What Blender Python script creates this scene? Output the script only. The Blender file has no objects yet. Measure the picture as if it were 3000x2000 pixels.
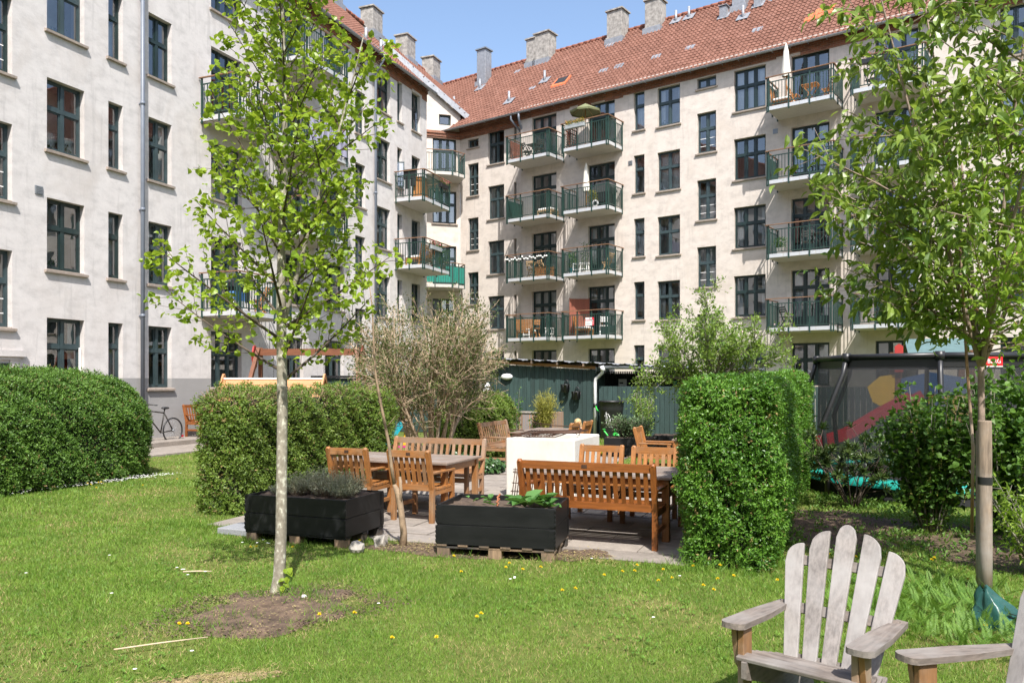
import bpy, bmesh, math, random
import numpy as np
from mathutils import Vector, Matrix, Quaternion

# ------------------------------------------------------------------ camera, sky, sun, exposure
SC = bpy.context.scene
COL = SC.collection
cam_d = bpy.data.cameras.new('camera'); cam = bpy.data.objects.new('camera', cam_d); COL.objects.link(cam)
cam.location = (0, 0, 1.75); cam.rotation_euler = (math.radians(90), 0, 0)
cam_d.sensor_width = 36; cam_d.sensor_fit = 'HORIZONTAL'; cam_d.lens = 27.84
cam_d.shift_y = 0.0383; cam_d.clip_start = 0.05; cam_d.clip_end = 2000
SC.camera = cam
SUN_EL = math.radians(53.0); SUN_H = Vector((0.173, -0.985, 0)).normalized()
SUN = Vector((SUN_H.x*math.cos(SUN_EL), SUN_H.y*math.cos(SUN_EL), math.sin(SUN_EL)))
world = bpy.data.worlds.new("World"); SC.world = world; world.use_nodes = True
_nt = world.node_tree; _bg = _nt.nodes['Background']; _sky = _nt.nodes.new('ShaderNodeTexSky')
_sky.sky_type = 'NISHITA'; _sky.sun_disc = False; _sky.sun_elevation = SUN_EL
_sky.sun_rotation = math.atan2(SUN_H.x, SUN_H.y); _sky.air_density = 1.0; _sky.dust_density = 2.0; _sky.ozone_density = 1.2
_nt.links.new(_sky.outputs[0], _bg.inputs[0]); _bg.inputs[1].default_value = 0.15
sun_d = bpy.data.lights.new('sun', 'SUN'); sun_o = bpy.data.objects.new('sun', sun_d); COL.objects.link(sun_o)
sun_d.energy = 4.4; sun_d.angle = math.radians(0.53); sun_d.color = (1.0, 0.965, 0.92)
sun_o.rotation_euler = SUN.to_track_quat('Z', 'Y').to_euler()
SC.view_settings.view_transform = 'Standard'; SC.view_settings.look = 'None'
SC.view_settings.exposure = 0.85; SC.view_settings.gamma = 1.0
SC.render.engine = 'CYCLES'
SC.cycles.max_bounces = 8; SC.cycles.transparent_max_bounces = 16; SC.cycles.use_denoising = True
SC.cycles.caustics_reflective = False; SC.cycles.caustics_refractive = False
SC.cycles.sample_clamp_indirect = 6

rnd = random.Random(11)
R = np.random.default_rng(7)
PI = math.pi

# ------------------------------------------------------------------ tagging
def tag(o, label=None, cat=None, group=None, kind=None):
    if label: o['label'] = label
    if cat: o['category'] = cat
    if group: o['group'] = group
    if kind: o['kind'] = kind
    return o
def thing(name, label, cat, loc=(0, 0, 0), rotz=0.0, group=None):
    o = bpy.data.objects.new(name, None); COL.objects.link(o)
    o.empty_display_size = 0.2; o.location = loc; o.rotation_euler = (0, 0, rotz)
    return tag(o, label, cat, group)
def copy_thing(root, loc, rotz, label, group=None):
    r = root.copy(); COL.objects.link(r); r.location = loc; r.rotation_euler = (0, 0, rotz)
    r['label'] = label
    if group: r['group'] = group
    for ch in list(root.children):
        c = ch.copy(); COL.objects.link(c); c.parent = r
        for g in list(ch.children):
            d = g.copy(); COL.objects.link(d); d.parent = c
    return r

# ------------------------------------------------------------------ mesh builder
class MB:
    def __init__(s): s.v = []; s.f = []; s.m = []; s.s = []
    def add(s, vs, fs, mat=0, smooth=False):
        b = len(s.v); s.v += [tuple(v) for v in vs]
        for f in fs: s.f.append(tuple(i+b for i in f)); s.m.append(mat); s.s.append(smooth)
        return s
    def box(s, c, d, mat=0, M=None):
        x, y, z = d[0]/2, d[1]/2, d[2]/2
        vs = [Vector((a*x, b*y, e*z)) for e in (-1, 1) for b in (-1, 1) for a in (-1, 1)]
        if M is not None: vs = [M @ v for v in vs]
        c = Vector(c); vs = [v+c for v in vs]
        return s.add(vs, [(0, 2, 3, 1), (4, 5, 7, 6), (0, 1, 5, 4), (2, 6, 7, 3), (0, 4, 6, 2), (1, 3, 7, 5)], mat)
    def bx(s, x0, x1, y0, y1, z0, z1, mat=0):
        return s.box(((x0+x1)/2, (y0+y1)/2, (z0+z1)/2), (abs(x1-x0), abs(y1-y0), abs(z1-z0)), mat)
    def beam(s, p0, p1, w, h, mat=0, up=(0, 0, 1)):
        p0 = Vector(p0); p1 = Vector(p1); d = p1-p0; L = d.length
        if L < 1e-6: return s
        d /= L; up = Vector(up)
        if abs(d.dot(up)) > 0.995: up = Vector((0, 1, 0))
        sd = d.cross(up).normalized(); u2 = sd.cross(d)
        M = Matrix((sd, d, u2)).transposed()
        return s.box((p0+p1)/2, (w, L, h), mat, M)
    def tube(s, pts, rad, n=8, mat=0, cap=True, smooth=True):
        pts = [Vector(p) for p in pts]; k = len(pts)
        if not hasattr(rad, '__len__'): rad = [rad]*k
        vs = []; ref = None
        for i, p in enumerate(pts):
            t = (pts[min(i+1, k-1)]-pts[max(i-1, 0)])
            if t.length < 1e-9: t = Vector((0, 0, 1))
            t.normalize()
            if ref is None:
                ref = t.orthogonal().normalized()
            else:
                ref = (ref-t*ref.dot(t))
                ref = ref.normalized() if ref.length > 1e-6 else t.orthogonal().normalized()
            b = t.cross(ref)
            for j in range(n):
                a = 2*PI*j/n; vs.append(p+(ref*math.cos(a)+b*math.sin(a))*rad[i])
        fs = []
        for i in range(k-1):
            for j in range(n):
                fs.append((i*n+j, i*n+(j+1) % n, (i+1)*n+(j+1) % n, (i+1)*n+j))
        s.add(vs, fs, mat, smooth)
        if cap:
            b = len(s.v)-n*k
            s.f.append(tuple(b+j for j in reversed(range(n)))); s.m.append(mat); s.s.append(False)
            s.f.append(tuple(b+(k-1)*n+j for j in range(n))); s.m.append(mat); s.s.append(False)
        return s
    def prism(s, poly, t, M=None, mat=0, smooth=False):
        """polygon in local xy extruded +-t/2 along z, placed by matrix M"""
        n = len(poly); M = M or Matrix.Identity(4)
        vs = [M @ Vector((p[0], p[1], -t/2)) for p in poly]+[M @ Vector((p[0], p[1], t/2)) for p in poly]
        s.add(vs, [tuple(reversed(range(n))), tuple(range(n, 2*n))], mat)
        return s.add(vs, [(i, (i+1) % n, n+(i+1) % n, n+i) for i in range(n)], mat, smooth)
    def lathe(s, prof, n=20, c=(0, 0, 0), mat=0, smooth=True, M=None):
        vs = []
        for r, z in prof:
            for j in range(n):
                a = 2*PI*j/n; v = Vector((r*math.cos(a), r*math.sin(a), z))
                if M is not None: v = M @ v
                vs.append(v+Vector(c))
        fs = [(i*n+j, i*n+(j+1) % n, (i+1)*n+(j+1) % n, (i+1)*n+j) for i in range(len(prof)-1) for j in range(n)]
        return s.add(vs, fs, mat, smooth)
    def ell(s, c, r, n=12, mat=0, M=None):
        pr = [(max(1e-4, math.sin(PI*i/n)), -math.cos(PI*i/n)) for i in range(n+1)]
        vs = []
        m = n*2
        for q, z in pr:
            for j in range(m):
                a = 2*PI*j/m; v = Vector((q*math.cos(a)*r[0], q*math.sin(a)*r[1], z*r[2]))
                if M is not None: v = M @ v
                vs.append(v+Vector(c))
        fs = [(i*m+j, i*m+(j+1) % m, (i+1)*m+(j+1) % m, (i+1)*m+j) for i in range(n) for j in range(m)]
        return s.add(vs, fs, mat, True)
    def build(s, name, mats, parent=None, bevel=0.0):
        me = bpy.data.meshes.new(name); me.from_pydata([tuple(v) for v in s.v], [], s.f)
        if not isinstance(mats, (list, tuple)): mats = [mats]
        for m in mats: me.materials.append(m)
        me.polygons.foreach_set('material_index', s.m); me.polygons.foreach_set('use_smooth', s.s)
        me.update()
        o = bpy.data.objects.new(name, me); COL.objects.link(o)
        if parent: o.parent = parent
        if bevel > 0:
            b = o.modifiers.new('bevel', 'BEVEL'); b.width = bevel; b.segments = 2; b.limit_method = 'ANGLE'
        return o

def np_mesh(name, V, F, mats, parent=None, matidx=None, smooth=False):
    """V (N,3), F (M,k) uniform polygons"""
    me = bpy.data.meshes.new(name); V = np.asarray(V, dtype=np.float32); F = np.asarray(F, dtype=np.int32)
    k = F.shape[1]; n = len(F)
    me.vertices.add(len(V)); me.vertices.foreach_set('co', V.ravel())
    me.loops.add(n*k); me.loops.foreach_set('vertex_index', F.ravel())
    me.polygons.add(n); me.polygons.foreach_set('loop_start', np.arange(0, n*k, k, dtype=np.int32))
    try: me.polygons.foreach_set('loop_total', np.full(n, k, dtype=np.int32))
    except Exception: pass
    if not isinstance(mats, (list, tuple)): mats = [mats]
    for m in mats: me.materials.append(m)
    if matidx is not None: me.polygons.foreach_set('material_index', np.asarray(matidx, dtype=np.int32))
    me.polygons.foreach_set('use_smooth', np.full(n, smooth, dtype=bool))
    me.update(calc_edges=True); me.validate()
    o = bpy.data.objects.new(name, me); COL.objects.link(o)
    if parent: o.parent = parent
    return o

# ------------------------------------------------------------------ leaves
T_DIAMOND = (np.array([[0, 0, 0], [.45, -.5, .12], [1, 0, 0], [.45, .5, .12]]), np.array([[0, 1, 2, 3]]))
T_FOLD = (np.array([[0, 0, 0], [.3, .42, .1], [.7, .38, .08], [1, 0, -.08], [.7, -.38, .08], [.3, -.42, .1], [.5, 0, 0]]),
          np.array([[0, 6, 2, 1], [6, 3, 3, 2], [0, 5, 4, 6], [6, 4, 3, 3]]))
T_ROUND = (np.array([[0, 0, 0], [.12, .40, .15], [.5, .52, .20], [.82, .30, .02], [1.05, 0, -.24],
                     [.82, -.30, .02], [.5, -.52, .20], [.12, -.40, .15], [.45, 0, -.02]]),
           np.array([[0, 8, 2, 1], [8, 4, 3, 2], [0, 7, 6, 8], [8, 6, 5, 4]]))
T_OVAL = (np.array([[0, 0, 0], [.22, .30, .12], [.55, .36, .14], [.82, .2, -.06], [1.05, 0, -.34],
                    [.82, -.2, -.06], [.55, -.36, .14], [.22, -.30, .12], [.5, 0, -.03]]),
          np.array([[0, 8, 2, 1], [8, 4, 3, 2], [0, 7, 6, 8], [8, 6, 5, 4]]))
T_BLADE = (np.array([[0, -.5, 0], [0, .5, 0], [1, 0, 0]]), np.array([[0, 1, 2]]))

def leaves(name, P, D, N, L, W, tmpl, mat, parent=None, bend=None):
    """one mesh of len(P) leaves: base P, direction D, face normal N, length L, width W"""
    P = np.asarray(P, float); D = np.asarray(D, float); N = np.asarray(N, float)
    n = len(P); L = np.broadcast_to(L, n).astype(float); W = np.broadcast_to(W, n).astype(float)
    D = D/np.maximum(np.linalg.norm(D, axis=1, keepdims=True), 1e-9)
    S = np.cross(N, D); S /= np.maximum(np.linalg.norm(S, axis=1, keepdims=True), 1e-9)
    N2 = np.cross(D, S)
    tv, tf = tmpl
    V = P[:, None, :]+tv[None, :, 0, None]*L[:, None, None]*D[:, None, :]+tv[None, :, 1, None]*W[:, None, None]*S[:, None, :] \
        + tv[None, :, 2, None]*W[:, None, None]*N2[:, None, :]
    F = (tf[None]+(np.arange(n)*len(tv))[:, None, None]).reshape(-1, tf.shape[1])
    if tf.shape[1] == 4:
        bad = F[:, 2] == F[:, 3]; bad |= F[:, 1] == F[:, 2]
    else: bad = None
    if bad is not None and bad.any():
        # split the degenerate quads into triangles through from a triangle-only mesh
        tris = []
        for q in tf:
            u = [q[0]]
            for x in q[1:]:
                if x != u[-1]: u.append(x)
            for i in range(1, len(u)-1): tris.append((u[0], u[i], u[i+1]))
        tf3 = np.array(tris); F = (tf3[None]+(np.arange(n)*len(tv))[:, None, None]).reshape(-1, 3)
    return np_mesh(name, V.reshape(-1, 3), F, mat, parent)

def unit(a): return a/np.maximum(np.linalg.norm(a, axis=-1, keepdims=True), 1e-9)
def rvec(n): return unit(R.normal(size=(n, 3)))

# ------------------------------------------------------------------ materials
def _mat(name):
    m = bpy.data.materials.new(name); m.use_nodes = True; nt = m.node_tree
    return m, nt, nt.nodes['Principled BSDF']
def N(nt, t, **kw):
    n = nt.nodes.new(t)
    for k, v in kw.items():
        if k == 'inp':
            for a, b in v.items(): n.inputs[a].default_value = b
        else: setattr(n, k, v)
    return n
def rgba(c): return (c[0], c[1], c[2], 1)
def ramp(nt, stops, fac):
    r = N(nt, 'ShaderNodeValToRGB'); e = r.color_ramp.elements
    while len(e) < len(stops): e.new(0.5)
    for el, (p, c) in zip(e, stops): el.position = p; el.color = rgba(c)
    nt.links.new(fac, r.inputs[0]); return r
def mixc(nt, a, b, fac, blend='MIX'):
    m = N(nt, 'ShaderNodeMix', data_type='RGBA', blend_type=blend)
    for s, x in ((6, a), (7, b)):
        if isinstance(x, (tuple, list)): m.inputs[s].default_value = rgba(x)
        else: nt.links.new(x, m.inputs[s])
    if isinstance(fac, (int, float)): m.inputs[0].default_value = fac
    else: nt.links.new(fac, m.inputs[0])
    return m.outputs[2]
def noise(nt, scale, detail=5, rough=.6, vec=None, stretch=None, dist=0.0):
    n = N(nt, 'ShaderNodeTexNoise'); n.inputs['Scale'].default_value = scale; n.inputs['Detail'].default_value = detail
    n.inputs['Roughness'].default_value = rough; n.inputs['Distortion'].default_value = dist
    if vec is None: vec = N(nt, 'ShaderNodeTexCoord').outputs['Object']
    if stretch:
        mp = N(nt, 'ShaderNodeMapping'); mp.inputs['Scale'].default_value = stretch
        nt.links.new(vec, mp.inputs[0]); vec = mp.outputs[0]
    nt.links.new(vec, n.inputs['Vector']); return n
def bump(nt, b, h, strength=.3, dist=.01):
    n = N(nt, 'ShaderNodeBump'); n.inputs['Strength'].default_value = strength; n.inputs['Distance'].default_value = dist
    nt.links.new(h, n.inputs['Height']); nt.links.new(n.outputs[0], b.inputs['Normal']); return n

def simple(name, c, rough=.6, var=.12, scale=6, metal=0.0, bmp=0.0, c2=None, spec=None, stretch=None):
    m, nt, b = _mat(name)
    n = noise(nt, scale, stretch=stretch)
    lo = tuple(x*(1-var) for x in c) if c2 is None else c2; hi = tuple(min(1, x*(1+var)) for x in c)
    r = ramp(nt, [(.3, lo), (.7, hi)], n.outputs[0])
    nt.links.new(r.outputs[0], b.inputs['Base Color']); b.inputs['Roughness'].default_value = rough; b.inputs['Metallic'].default_value = metal
    if spec is not None: b.inputs['Specular IOR Level'].default_value = spec
    if bmp: bump(nt, b, n.outputs[0], bmp, .02)
    return m
def wood(name, c, dark=.62, rough=.55, scale=1.0, grey=None, weather=0.35, axis='z'):
    """grain runs along the longest extent thanks to a random per-island offset and stretched noise in all three axes"""
    m, nt, b = _mat(name)
    geo = N(nt, 'ShaderNodeNewGeometry'); tc = N(nt, 'ShaderNodeTexCoord')
    addv = N(nt, 'ShaderNodeVectorMath', operation='ADD'); mul = N(nt, 'ShaderNodeMath', operation='MULTIPLY')
    nt.links.new(geo.outputs['Random Per Island'], mul.inputs[0]); mul.inputs[1].default_value = 37.0
    nt.links.new(tc.outputs['Object'], addv.inputs[0]); nt.links.new(mul.outputs[0], addv.inputs[1])
    n1 = noise(nt, 9*scale, 6, .65, addv.outputs[0], {'z': (3.5, 3.5, .35), 'x': (.35, 3.5, 3.5), 'y': (3.5, .35, 3.5)}[axis]); n2 = noise(nt, 2.2*scale, 4, .6, addv.outputs[0])
    lo = tuple(x*dark for x in c)
    r = ramp(nt, [(.32, lo), (.62, c)], n1.outputs[0])
    hsv = N(nt, 'ShaderNodeHueSaturation'); nt.links.new(r.outputs[0], hsv.inputs['Color'])
    mr = N(nt, 'ShaderNodeMapRange'); mr.inputs[3].default_value = .78; mr.inputs[4].default_value = 1.18
    nt.links.new(geo.outputs['Random Per Island'], mr.inputs[0]); nt.links.new(mr.outputs[0], hsv.inputs['Value'])
    out = hsv.outputs[0]
    if grey:
        r2 = ramp(nt, [(.45-.2*weather, (0, 0, 0)), (.75-.2*weather, (1, 1, 1))], n2.outputs[0])
        out = mixc(nt, out, grey, r2.outputs[0])
    nt.links.new(out, b.inputs['Base Color']); b.inputs['Roughness'].default_value = rough
    bump(nt, b, n1.outputs[0], .25, .004)
    return m
def leafmat(name, c, c2, trans=.35, rough=.45, hue=.03, val=.35, tcol=None):
    m, nt, b = _mat(name)
    geo = N(nt, 'ShaderNodeNewGeometry')
    pn = noise(nt, 2.3, 3, .6); mr = N(nt, 'ShaderNodeMapRange'); mr.inputs[1].default_value = .33; mr.inputs[2].default_value = .67; mr.inputs[3].default_value = -.22; mr.inputs[4].default_value = .38
    nt.links.new(pn.outputs[0], mr.inputs[0]); ml = N(nt, 'ShaderNodeMath', operation='MULTIPLY_ADD'); nt.links.new(geo.outputs['Random Per Island'], ml.inputs[0]); ml.inputs[1].default_value = .8; nt.links.new(mr.outputs[0], ml.inputs[2])
    r = ramp(nt, [(0, c), (.5, tuple((x+y)/2 for x, y in zip(c, c2))), (1, c2)], ml.outputs[0])
    nt.links.new(r.outputs[0], b.inputs['Base Color']); b.inputs['Roughness'].default_value = rough
    b.inputs['Specular IOR Level'].default_value = .35
    if trans > 0:
        t = N(nt, 'ShaderNodeBsdfTranslucent'); mx = N(nt, 'ShaderNodeMixShader'); mx.inputs[0].default_value = trans
        tc = tcol or tuple(min(1, x*k) for x, k in zip(c2, (1.5, 1.45, .7)))
        g = N(nt, 'ShaderNodeMix', data_type='RGBA'); g.inputs[0].default_value = .6
        nt.links.new(r.outputs[0], g.inputs[6]); g.inputs[7].default_value = rgba(tc)
        nt.links.new(g.outputs[2], t.inputs[0])
        out = nt.nodes['Material Output']
        nt.links.new(b.outputs[0], mx.inputs[1]); nt.links.new(t.outputs[0], mx.inputs[2]); nt.links.new(mx.outputs[0], out.inputs[0])
    return m

def wallmat(name, c, brickbump=.15, plinth=None, stain=(.42, .33, .24)):
    m, nt, b = _mat(name); tc = N(nt, 'ShaderNodeTexCoord'); obj = tc.outputs['Object']
    big = noise(nt, .55, 6, .65, obj, (1, 1, .8), 1.2); mid = noise(nt, 2.2, 7, .66, obj, (1, 1, 1.6), .15); fine = noise(nt, 22, 5, .65, obj)
    r = ramp(nt, [(.28, tuple(x*.78 for x in c)), (.50, c), (.72, tuple(min(1, x*1.12) for x in c))], mid.outputs[0])
    st = ramp(nt, [(.50, (0, 0, 0)), (.74, (.85, .85, .85))], big.outputs[0])
    col = mixc(nt, r.outputs[0], tuple(x*(.72+.35*y) for x, y in zip(c, stain)), st.outputs[0])
    streak = noise(nt, 2.0, 5, .7, obj, (2.6, 1, .22), .3)
    sr = ramp(nt, [(.56, (0, 0, 0)), (.72, (.55, .55, .55))], streak.outputs[0])
    col = mixc(nt, col, tuple(x*.66 for x in c), sr.outputs[0])
    if plinth:
        sx = N(nt, 'ShaderNodeSeparateXYZ'); nt.links.new(obj, sx.inputs[0])
        lt = N(nt, 'ShaderNodeMath', operation='LESS_THAN'); lt.inputs[1].default_value = plinth[0]
        nt.links.new(sx.outputs[2], lt.inputs[0])
        col = mixc(nt, col, mixc(nt, plinth[1], tuple(x*.8 for x in plinth[1]), mid.outputs[0]), lt.outputs[0])
    nt.links.new(col, b.inputs['Base Color']); b.inputs['Roughness'].default_value = .92; b.inputs['Specular IOR Level'].default_value = .15
    h = mixc(nt, mid.outputs[0], fine.outputs[0], .35)
    if brickbump:
        comb = N(nt, 'ShaderNodeSeparateXYZ'); nt.links.new(obj, comb.inputs[0]); cc = N(nt, 'ShaderNodeCombineXYZ')
        nt.links.new(comb.outputs[0], cc.inputs[0]); nt.links.new(comb.outputs[2], cc.inputs[1])
        br = N(nt, 'ShaderNodeTexBrick'); nt.links.new(cc.outputs[0], br.inputs['Vector'])
        br.inputs['Scale'].default_value = 1.0; br.inputs['Brick Width'].default_value = .24; br.inputs['Row Height'].default_value = .075
        br.inputs['Mortar Size'].default_value = .012; br.inputs['Mortar Smooth'].default_value = .6
        br.inputs['Color1'].default_value = (1, 1, 1, 1); br.inputs['Color2'].default_value = (.75, .75, .75, 1); br.inputs['Mortar'].default_value = (0, 0, 0, 1)
        h = mixc(nt, h, br.outputs[0], brickbump)
    bump(nt, b, h, .42, .022)
    return m
def brickmat(name):
    m, nt, b = _mat(name); tc = N(nt, 'ShaderNodeTexCoord')
    sp = N(nt, 'ShaderNodeSeparateXYZ'); nt.links.new(tc.outputs['Object'], sp.inputs[0]); cc = N(nt, 'ShaderNodeCombineXYZ')
    nt.links.new(sp.outputs[0], cc.inputs[0]); nt.links.new(sp.outputs[2], cc.inputs[1])
    br = N(nt, 'ShaderNodeTexBrick'); nt.links.new(cc.outputs[0], br.inputs['Vector'])
    br.inputs['Scale'].default_value = 1.0; br.inputs['Brick Width'].default_value = .24; br.inputs['Row Height'].default_value = .075
    br.inputs['Mortar Size'].default_value = .010; br.inputs['Mortar Smooth'].default_value = .3; br.inputs['Bias'].default_value = -.1
    br.inputs['Color1'].default_value = (.30, .105, .055, 1); br.inputs['Color2'].default_value = (.15, .058, .036, 1); br.inputs['Mortar'].default_value = (.27, .19, .14, 1)
    n = noise(nt, 1.6, 6, .7); r = ramp(nt, [(.35, (.7, .7, .7)), (.6, (1.1, 1.05, 1))], n.outputs[0])
    nt.links.new(mixc(nt, br.outputs[0], r.outputs[0], .8, 'MULTIPLY'), b.inputs['Base Color']); b.inputs['Roughness'].default_value = .9
    bump(nt, b, br.outputs[1], -.4, .015)
    return m
def glassmat(name):
    m, nt, b = _mat(name); nt.nodes.remove(b); out = nt.nodes['Material Output']
    tr = N(nt, 'ShaderNodeBsdfTransparent'); tr.inputs[0].default_value = (.86, .9, .9, 1)
    gl = N(nt, 'ShaderNodeBsdfGlossy'); gl.inputs['Roughness'].default_value = .012; gl.inputs[0].default_value = (.95, .97, 1, 1)
    fr = N(nt, 'ShaderNodeFresnel'); fr.inputs[0].default_value = 1.52
    mr = N(nt, 'ShaderNodeMapRange'); mr.inputs[1].default_value = 0; mr.inputs[2].default_value = 1; mr.inputs[3].default_value = .15; mr.inputs[4].default_value = 1.0
    nt.links.new(fr.outputs[0], mr.inputs[0])
    n = noise(nt, 1.3, 2, .5); bp = N(nt, 'ShaderNodeBump'); bp.inputs['Strength'].default_value = .045; bp.inputs['Distance'].default_value = .05
    nt.links.new(n.outputs[0], bp.inputs['Height']); nt.links.new(bp.outputs[0], gl.inputs['Normal'])
    mx = N(nt, 'ShaderNodeMixShader'); nt.links.new(mr.outputs[0], mx.inputs[0])
    nt.links.new(tr.outputs[0], mx.inputs[1]); nt.links.new(gl.outputs[0], mx.inputs[2]); nt.links.new(mx.outputs[0], out.inputs[0])
    return m

M = {}
M['wallA'] = wallmat('pale_render', (.585, .552, .53), 0, (1.82, (.34, .33, .32)))
M['wallB'] = wallmat('beige_render', (.60, .535, .475), .07, None)
M['brick'] = brickmat('brick')
M['frame'] = simple('green_window_paint', (.014, .030, .029), .4, .3, 3)
M['frame2'] = simple('grey_green_window_paint', (.036, .058, .062), .45, .25, 3)
M['white'] = simple('white_paint', (.78, .77, .74), .45, .04)
M['glass'] = glassmat('window_glass')
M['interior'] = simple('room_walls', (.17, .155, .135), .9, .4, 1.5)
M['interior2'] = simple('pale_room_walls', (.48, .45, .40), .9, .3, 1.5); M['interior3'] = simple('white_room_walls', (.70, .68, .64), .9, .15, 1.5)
M['curtain'] = simple('white_curtain', (.72, .71, .68), .85, .08, 9)
M['blind'] = simple('blind_fabric', (.50, .46, .40), .85, .08, 9)
M['sill'] = simple('sill_render', (.33, .275, .23), .9, .2, 9, bmp=.3)
M['potleaf'] = simple('pot_plant_leaf', (.05, .13, .03), .6, .4, 20)
M['zinc'] = simple('zinc', (.30, .32, .34), .45, .12, 5, metal=.55)
M['pipe'] = simple('grey_painted_pipe', (.15, .17, .205), .45, .08, 4)
M['slab'] = simple('balcony_plate', (.50, .47, .43), .7, .06, 8)
M['fascia'] = simple('balcony_edge_steel', (.55, .56, .57), .5, .05, 8, metal=.25)
M['rail'] = simple('green_railing_paint', (.016, .045, .035), .45, .2, 6)
M['handrail'] = simple('oiled_handrail', (.24, .13, .07), .55, .25, 12)
M['chimney'] = simple('chimney_render', (.30, .28, .255), .95, .45, 5, bmp=.5)
M['ridge'] = simple('ridge_tile', (.24, .085, .05), .85, .3, 7)
M['teal'] = simple('teal_fabric', (.012, .20, .15), .8, .12, 10)
M['dark'] = simple('dark_opening', (.02, .02, .022), .9, .2)
M['black'] = simple('black_plastic', (.018, .018, .019), .4, .2)
def woods(key, name, *a, **k):
    for ax in 'zxy':
        M[key+('' if ax == 'z' else ax)] = wood(name+{'z': '', 'x': '_lengthwise', 'y': '_crosswise'}[ax], *a, axis=ax, **k)
woods('teak', 'teak_oiled', (.27, .088, .020), .55, .42)
woods('teak2', 'teak_mid', (.33,.15,.05), .58, .5, grey=(.30, .235, .17), weather=.1)
woods('teak3', 'teak_weathered', (.34, .165, .068), .6, .62, grey=(.27, .20, .145), weather=.2)
woods('teakbr', 'teak_bright', (.36, .148, .040), .58, .5, grey=(.28, .19, .115), weather=-.2)
woods('teaktop', 'table_top_weathered', (.21, .15, .11), .65, .68, grey=(.265, .225, .195), weather=.3)
woods('cedar', 'orange_stained_wood', (.50, .235, .10), .75, .55)
woods('swing', 'swing_timber', (.20, .075, .035), .6, .5)
woods('adir', 'silvered_wood', (.32, .285, .262), .52, .7, scale=1.4, grey=(.365, .345, .33), weather=.2)
woods('adir2', 'silvered_wood_dark', (.20, .165, .14), .45, .72, scale=1.5, grey=(.26, .24, .22), weather=.05)
woods('adirleg', 'armchair_leg_wood', (.29, .15, .06), .6, .6, grey=(.36, .30, .24), weather=.25)
woods('post', 'stake_wood', (.30, .225, .16), .42, .75, scale=1.3, grey=(.33, .295, .26), weather=.25)
# ------------------------------------------------------------------ facades
UA = Vector((.3700, .9290, 0)); NA = Vector((.9290, -.3700, 0)); PA = Vector((-9.678, 22.23, 0))
UB = Vector((.8072, -.5903, 0)); NB = Vector((-.5903, -.8072, 0)); PB = Vector((6.775, 34.93, 0))
ANG_A = math.atan2(UA.y, UA.x); ANG_B = math.atan2(UB.y, UB.x)
EAVE = 15.2; RIDGE_W = 5.0; RIDGE_Z = 20.0

class Facade:
    """a wall plane with its own frame: local x runs along the wall, -y points outward, z up"""
    def __init__(s, root, P, ang):
        s.root = root; s.P = Vector(P); s.ang = ang
        s.u = Vector((math.cos(ang), math.sin(ang), 0)); s.n = Vector((math.sin(ang), -math.cos(ang), 0))
    def put(s, o, u=0, off=0, z=0, parent=None):
        if parent is None:
            w = s.P+s.u*u+s.n*off-Vector(s.root.location)
            o.parent = s.root; o.location = (w.x, w.y, z); o.rotation_euler = (0, 0, s.ang)
        else:
            o.parent = parent
        return o
    def world(s, u, off, z): return s.P+s.u*u+s.n*off+Vector((0, 0, z))

def wall(fc, name, u0, u1, z0, z1, ops, mat, depth=.225):
    us = sorted({u0, u1, *[min(max(o['u0'], u0), u1) for o in ops], *[min(max(o['u1'], u0), u1) for o in ops]})
    zs = sorted({z0, z1, *[min(max(o['z0'], z0), z1) for o in ops], *[min(max(o['z1'], z0), z1) for o in ops]})
    mb = MB()
    for i in range(len(us)-1):
        for j in range(len(zs)-1):
            cu = (us[i]+us[i+1])/2; cz = (zs[j]+zs[j+1])/2
            if us[i+1]-us[i] < 1e-6 or zs[j+1]-zs[j] < 1e-6: continue
            if any(o['u0'] < cu < o['u1'] and o['z0'] < cz < o['z1'] for o in ops): continue
            mb.add([(us[i], 0, zs[j]), (us[i+1], 0, zs[j]), (us[i+1], 0, zs[j+1]), (us[i], 0, zs[j+1])], [(0, 1, 2, 3)])
    for o in ops:
        a, b, c, d, y = o['u0'], o['u1'], o['z0'], o['z1'], depth
        mb.add([(a, 0, c), (a, y, c), (a, y, d), (a, 0, d)], [(0, 1, 2, 3)])
        mb.add([(b, 0, c), (b, y, c), (b, y, d), (b, 0, d)], [(3, 2, 1, 0)])
        mb.add([(a, 0, d), (a, y, d), (b, y, d), (b, 0, d)], [(0, 1, 2, 3)])
        mb.add([(a, 0, c), (a, y, c), (b, y, c), (b, 0, c)], [(3, 2, 1, 0)])
    # thin return at both ends so the wall has thickness
    for u, fl in ((u0, 1), (u1, 0)):
        q = [(u, 0, z0), (u, .45, z0), (u, .45, z1), (u, 0, z1)]
        mb.add(q, [(3, 2, 1, 0) if fl else (0, 1, 2, 3)])
    return fc.put(mb.build(name, mat))

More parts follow.
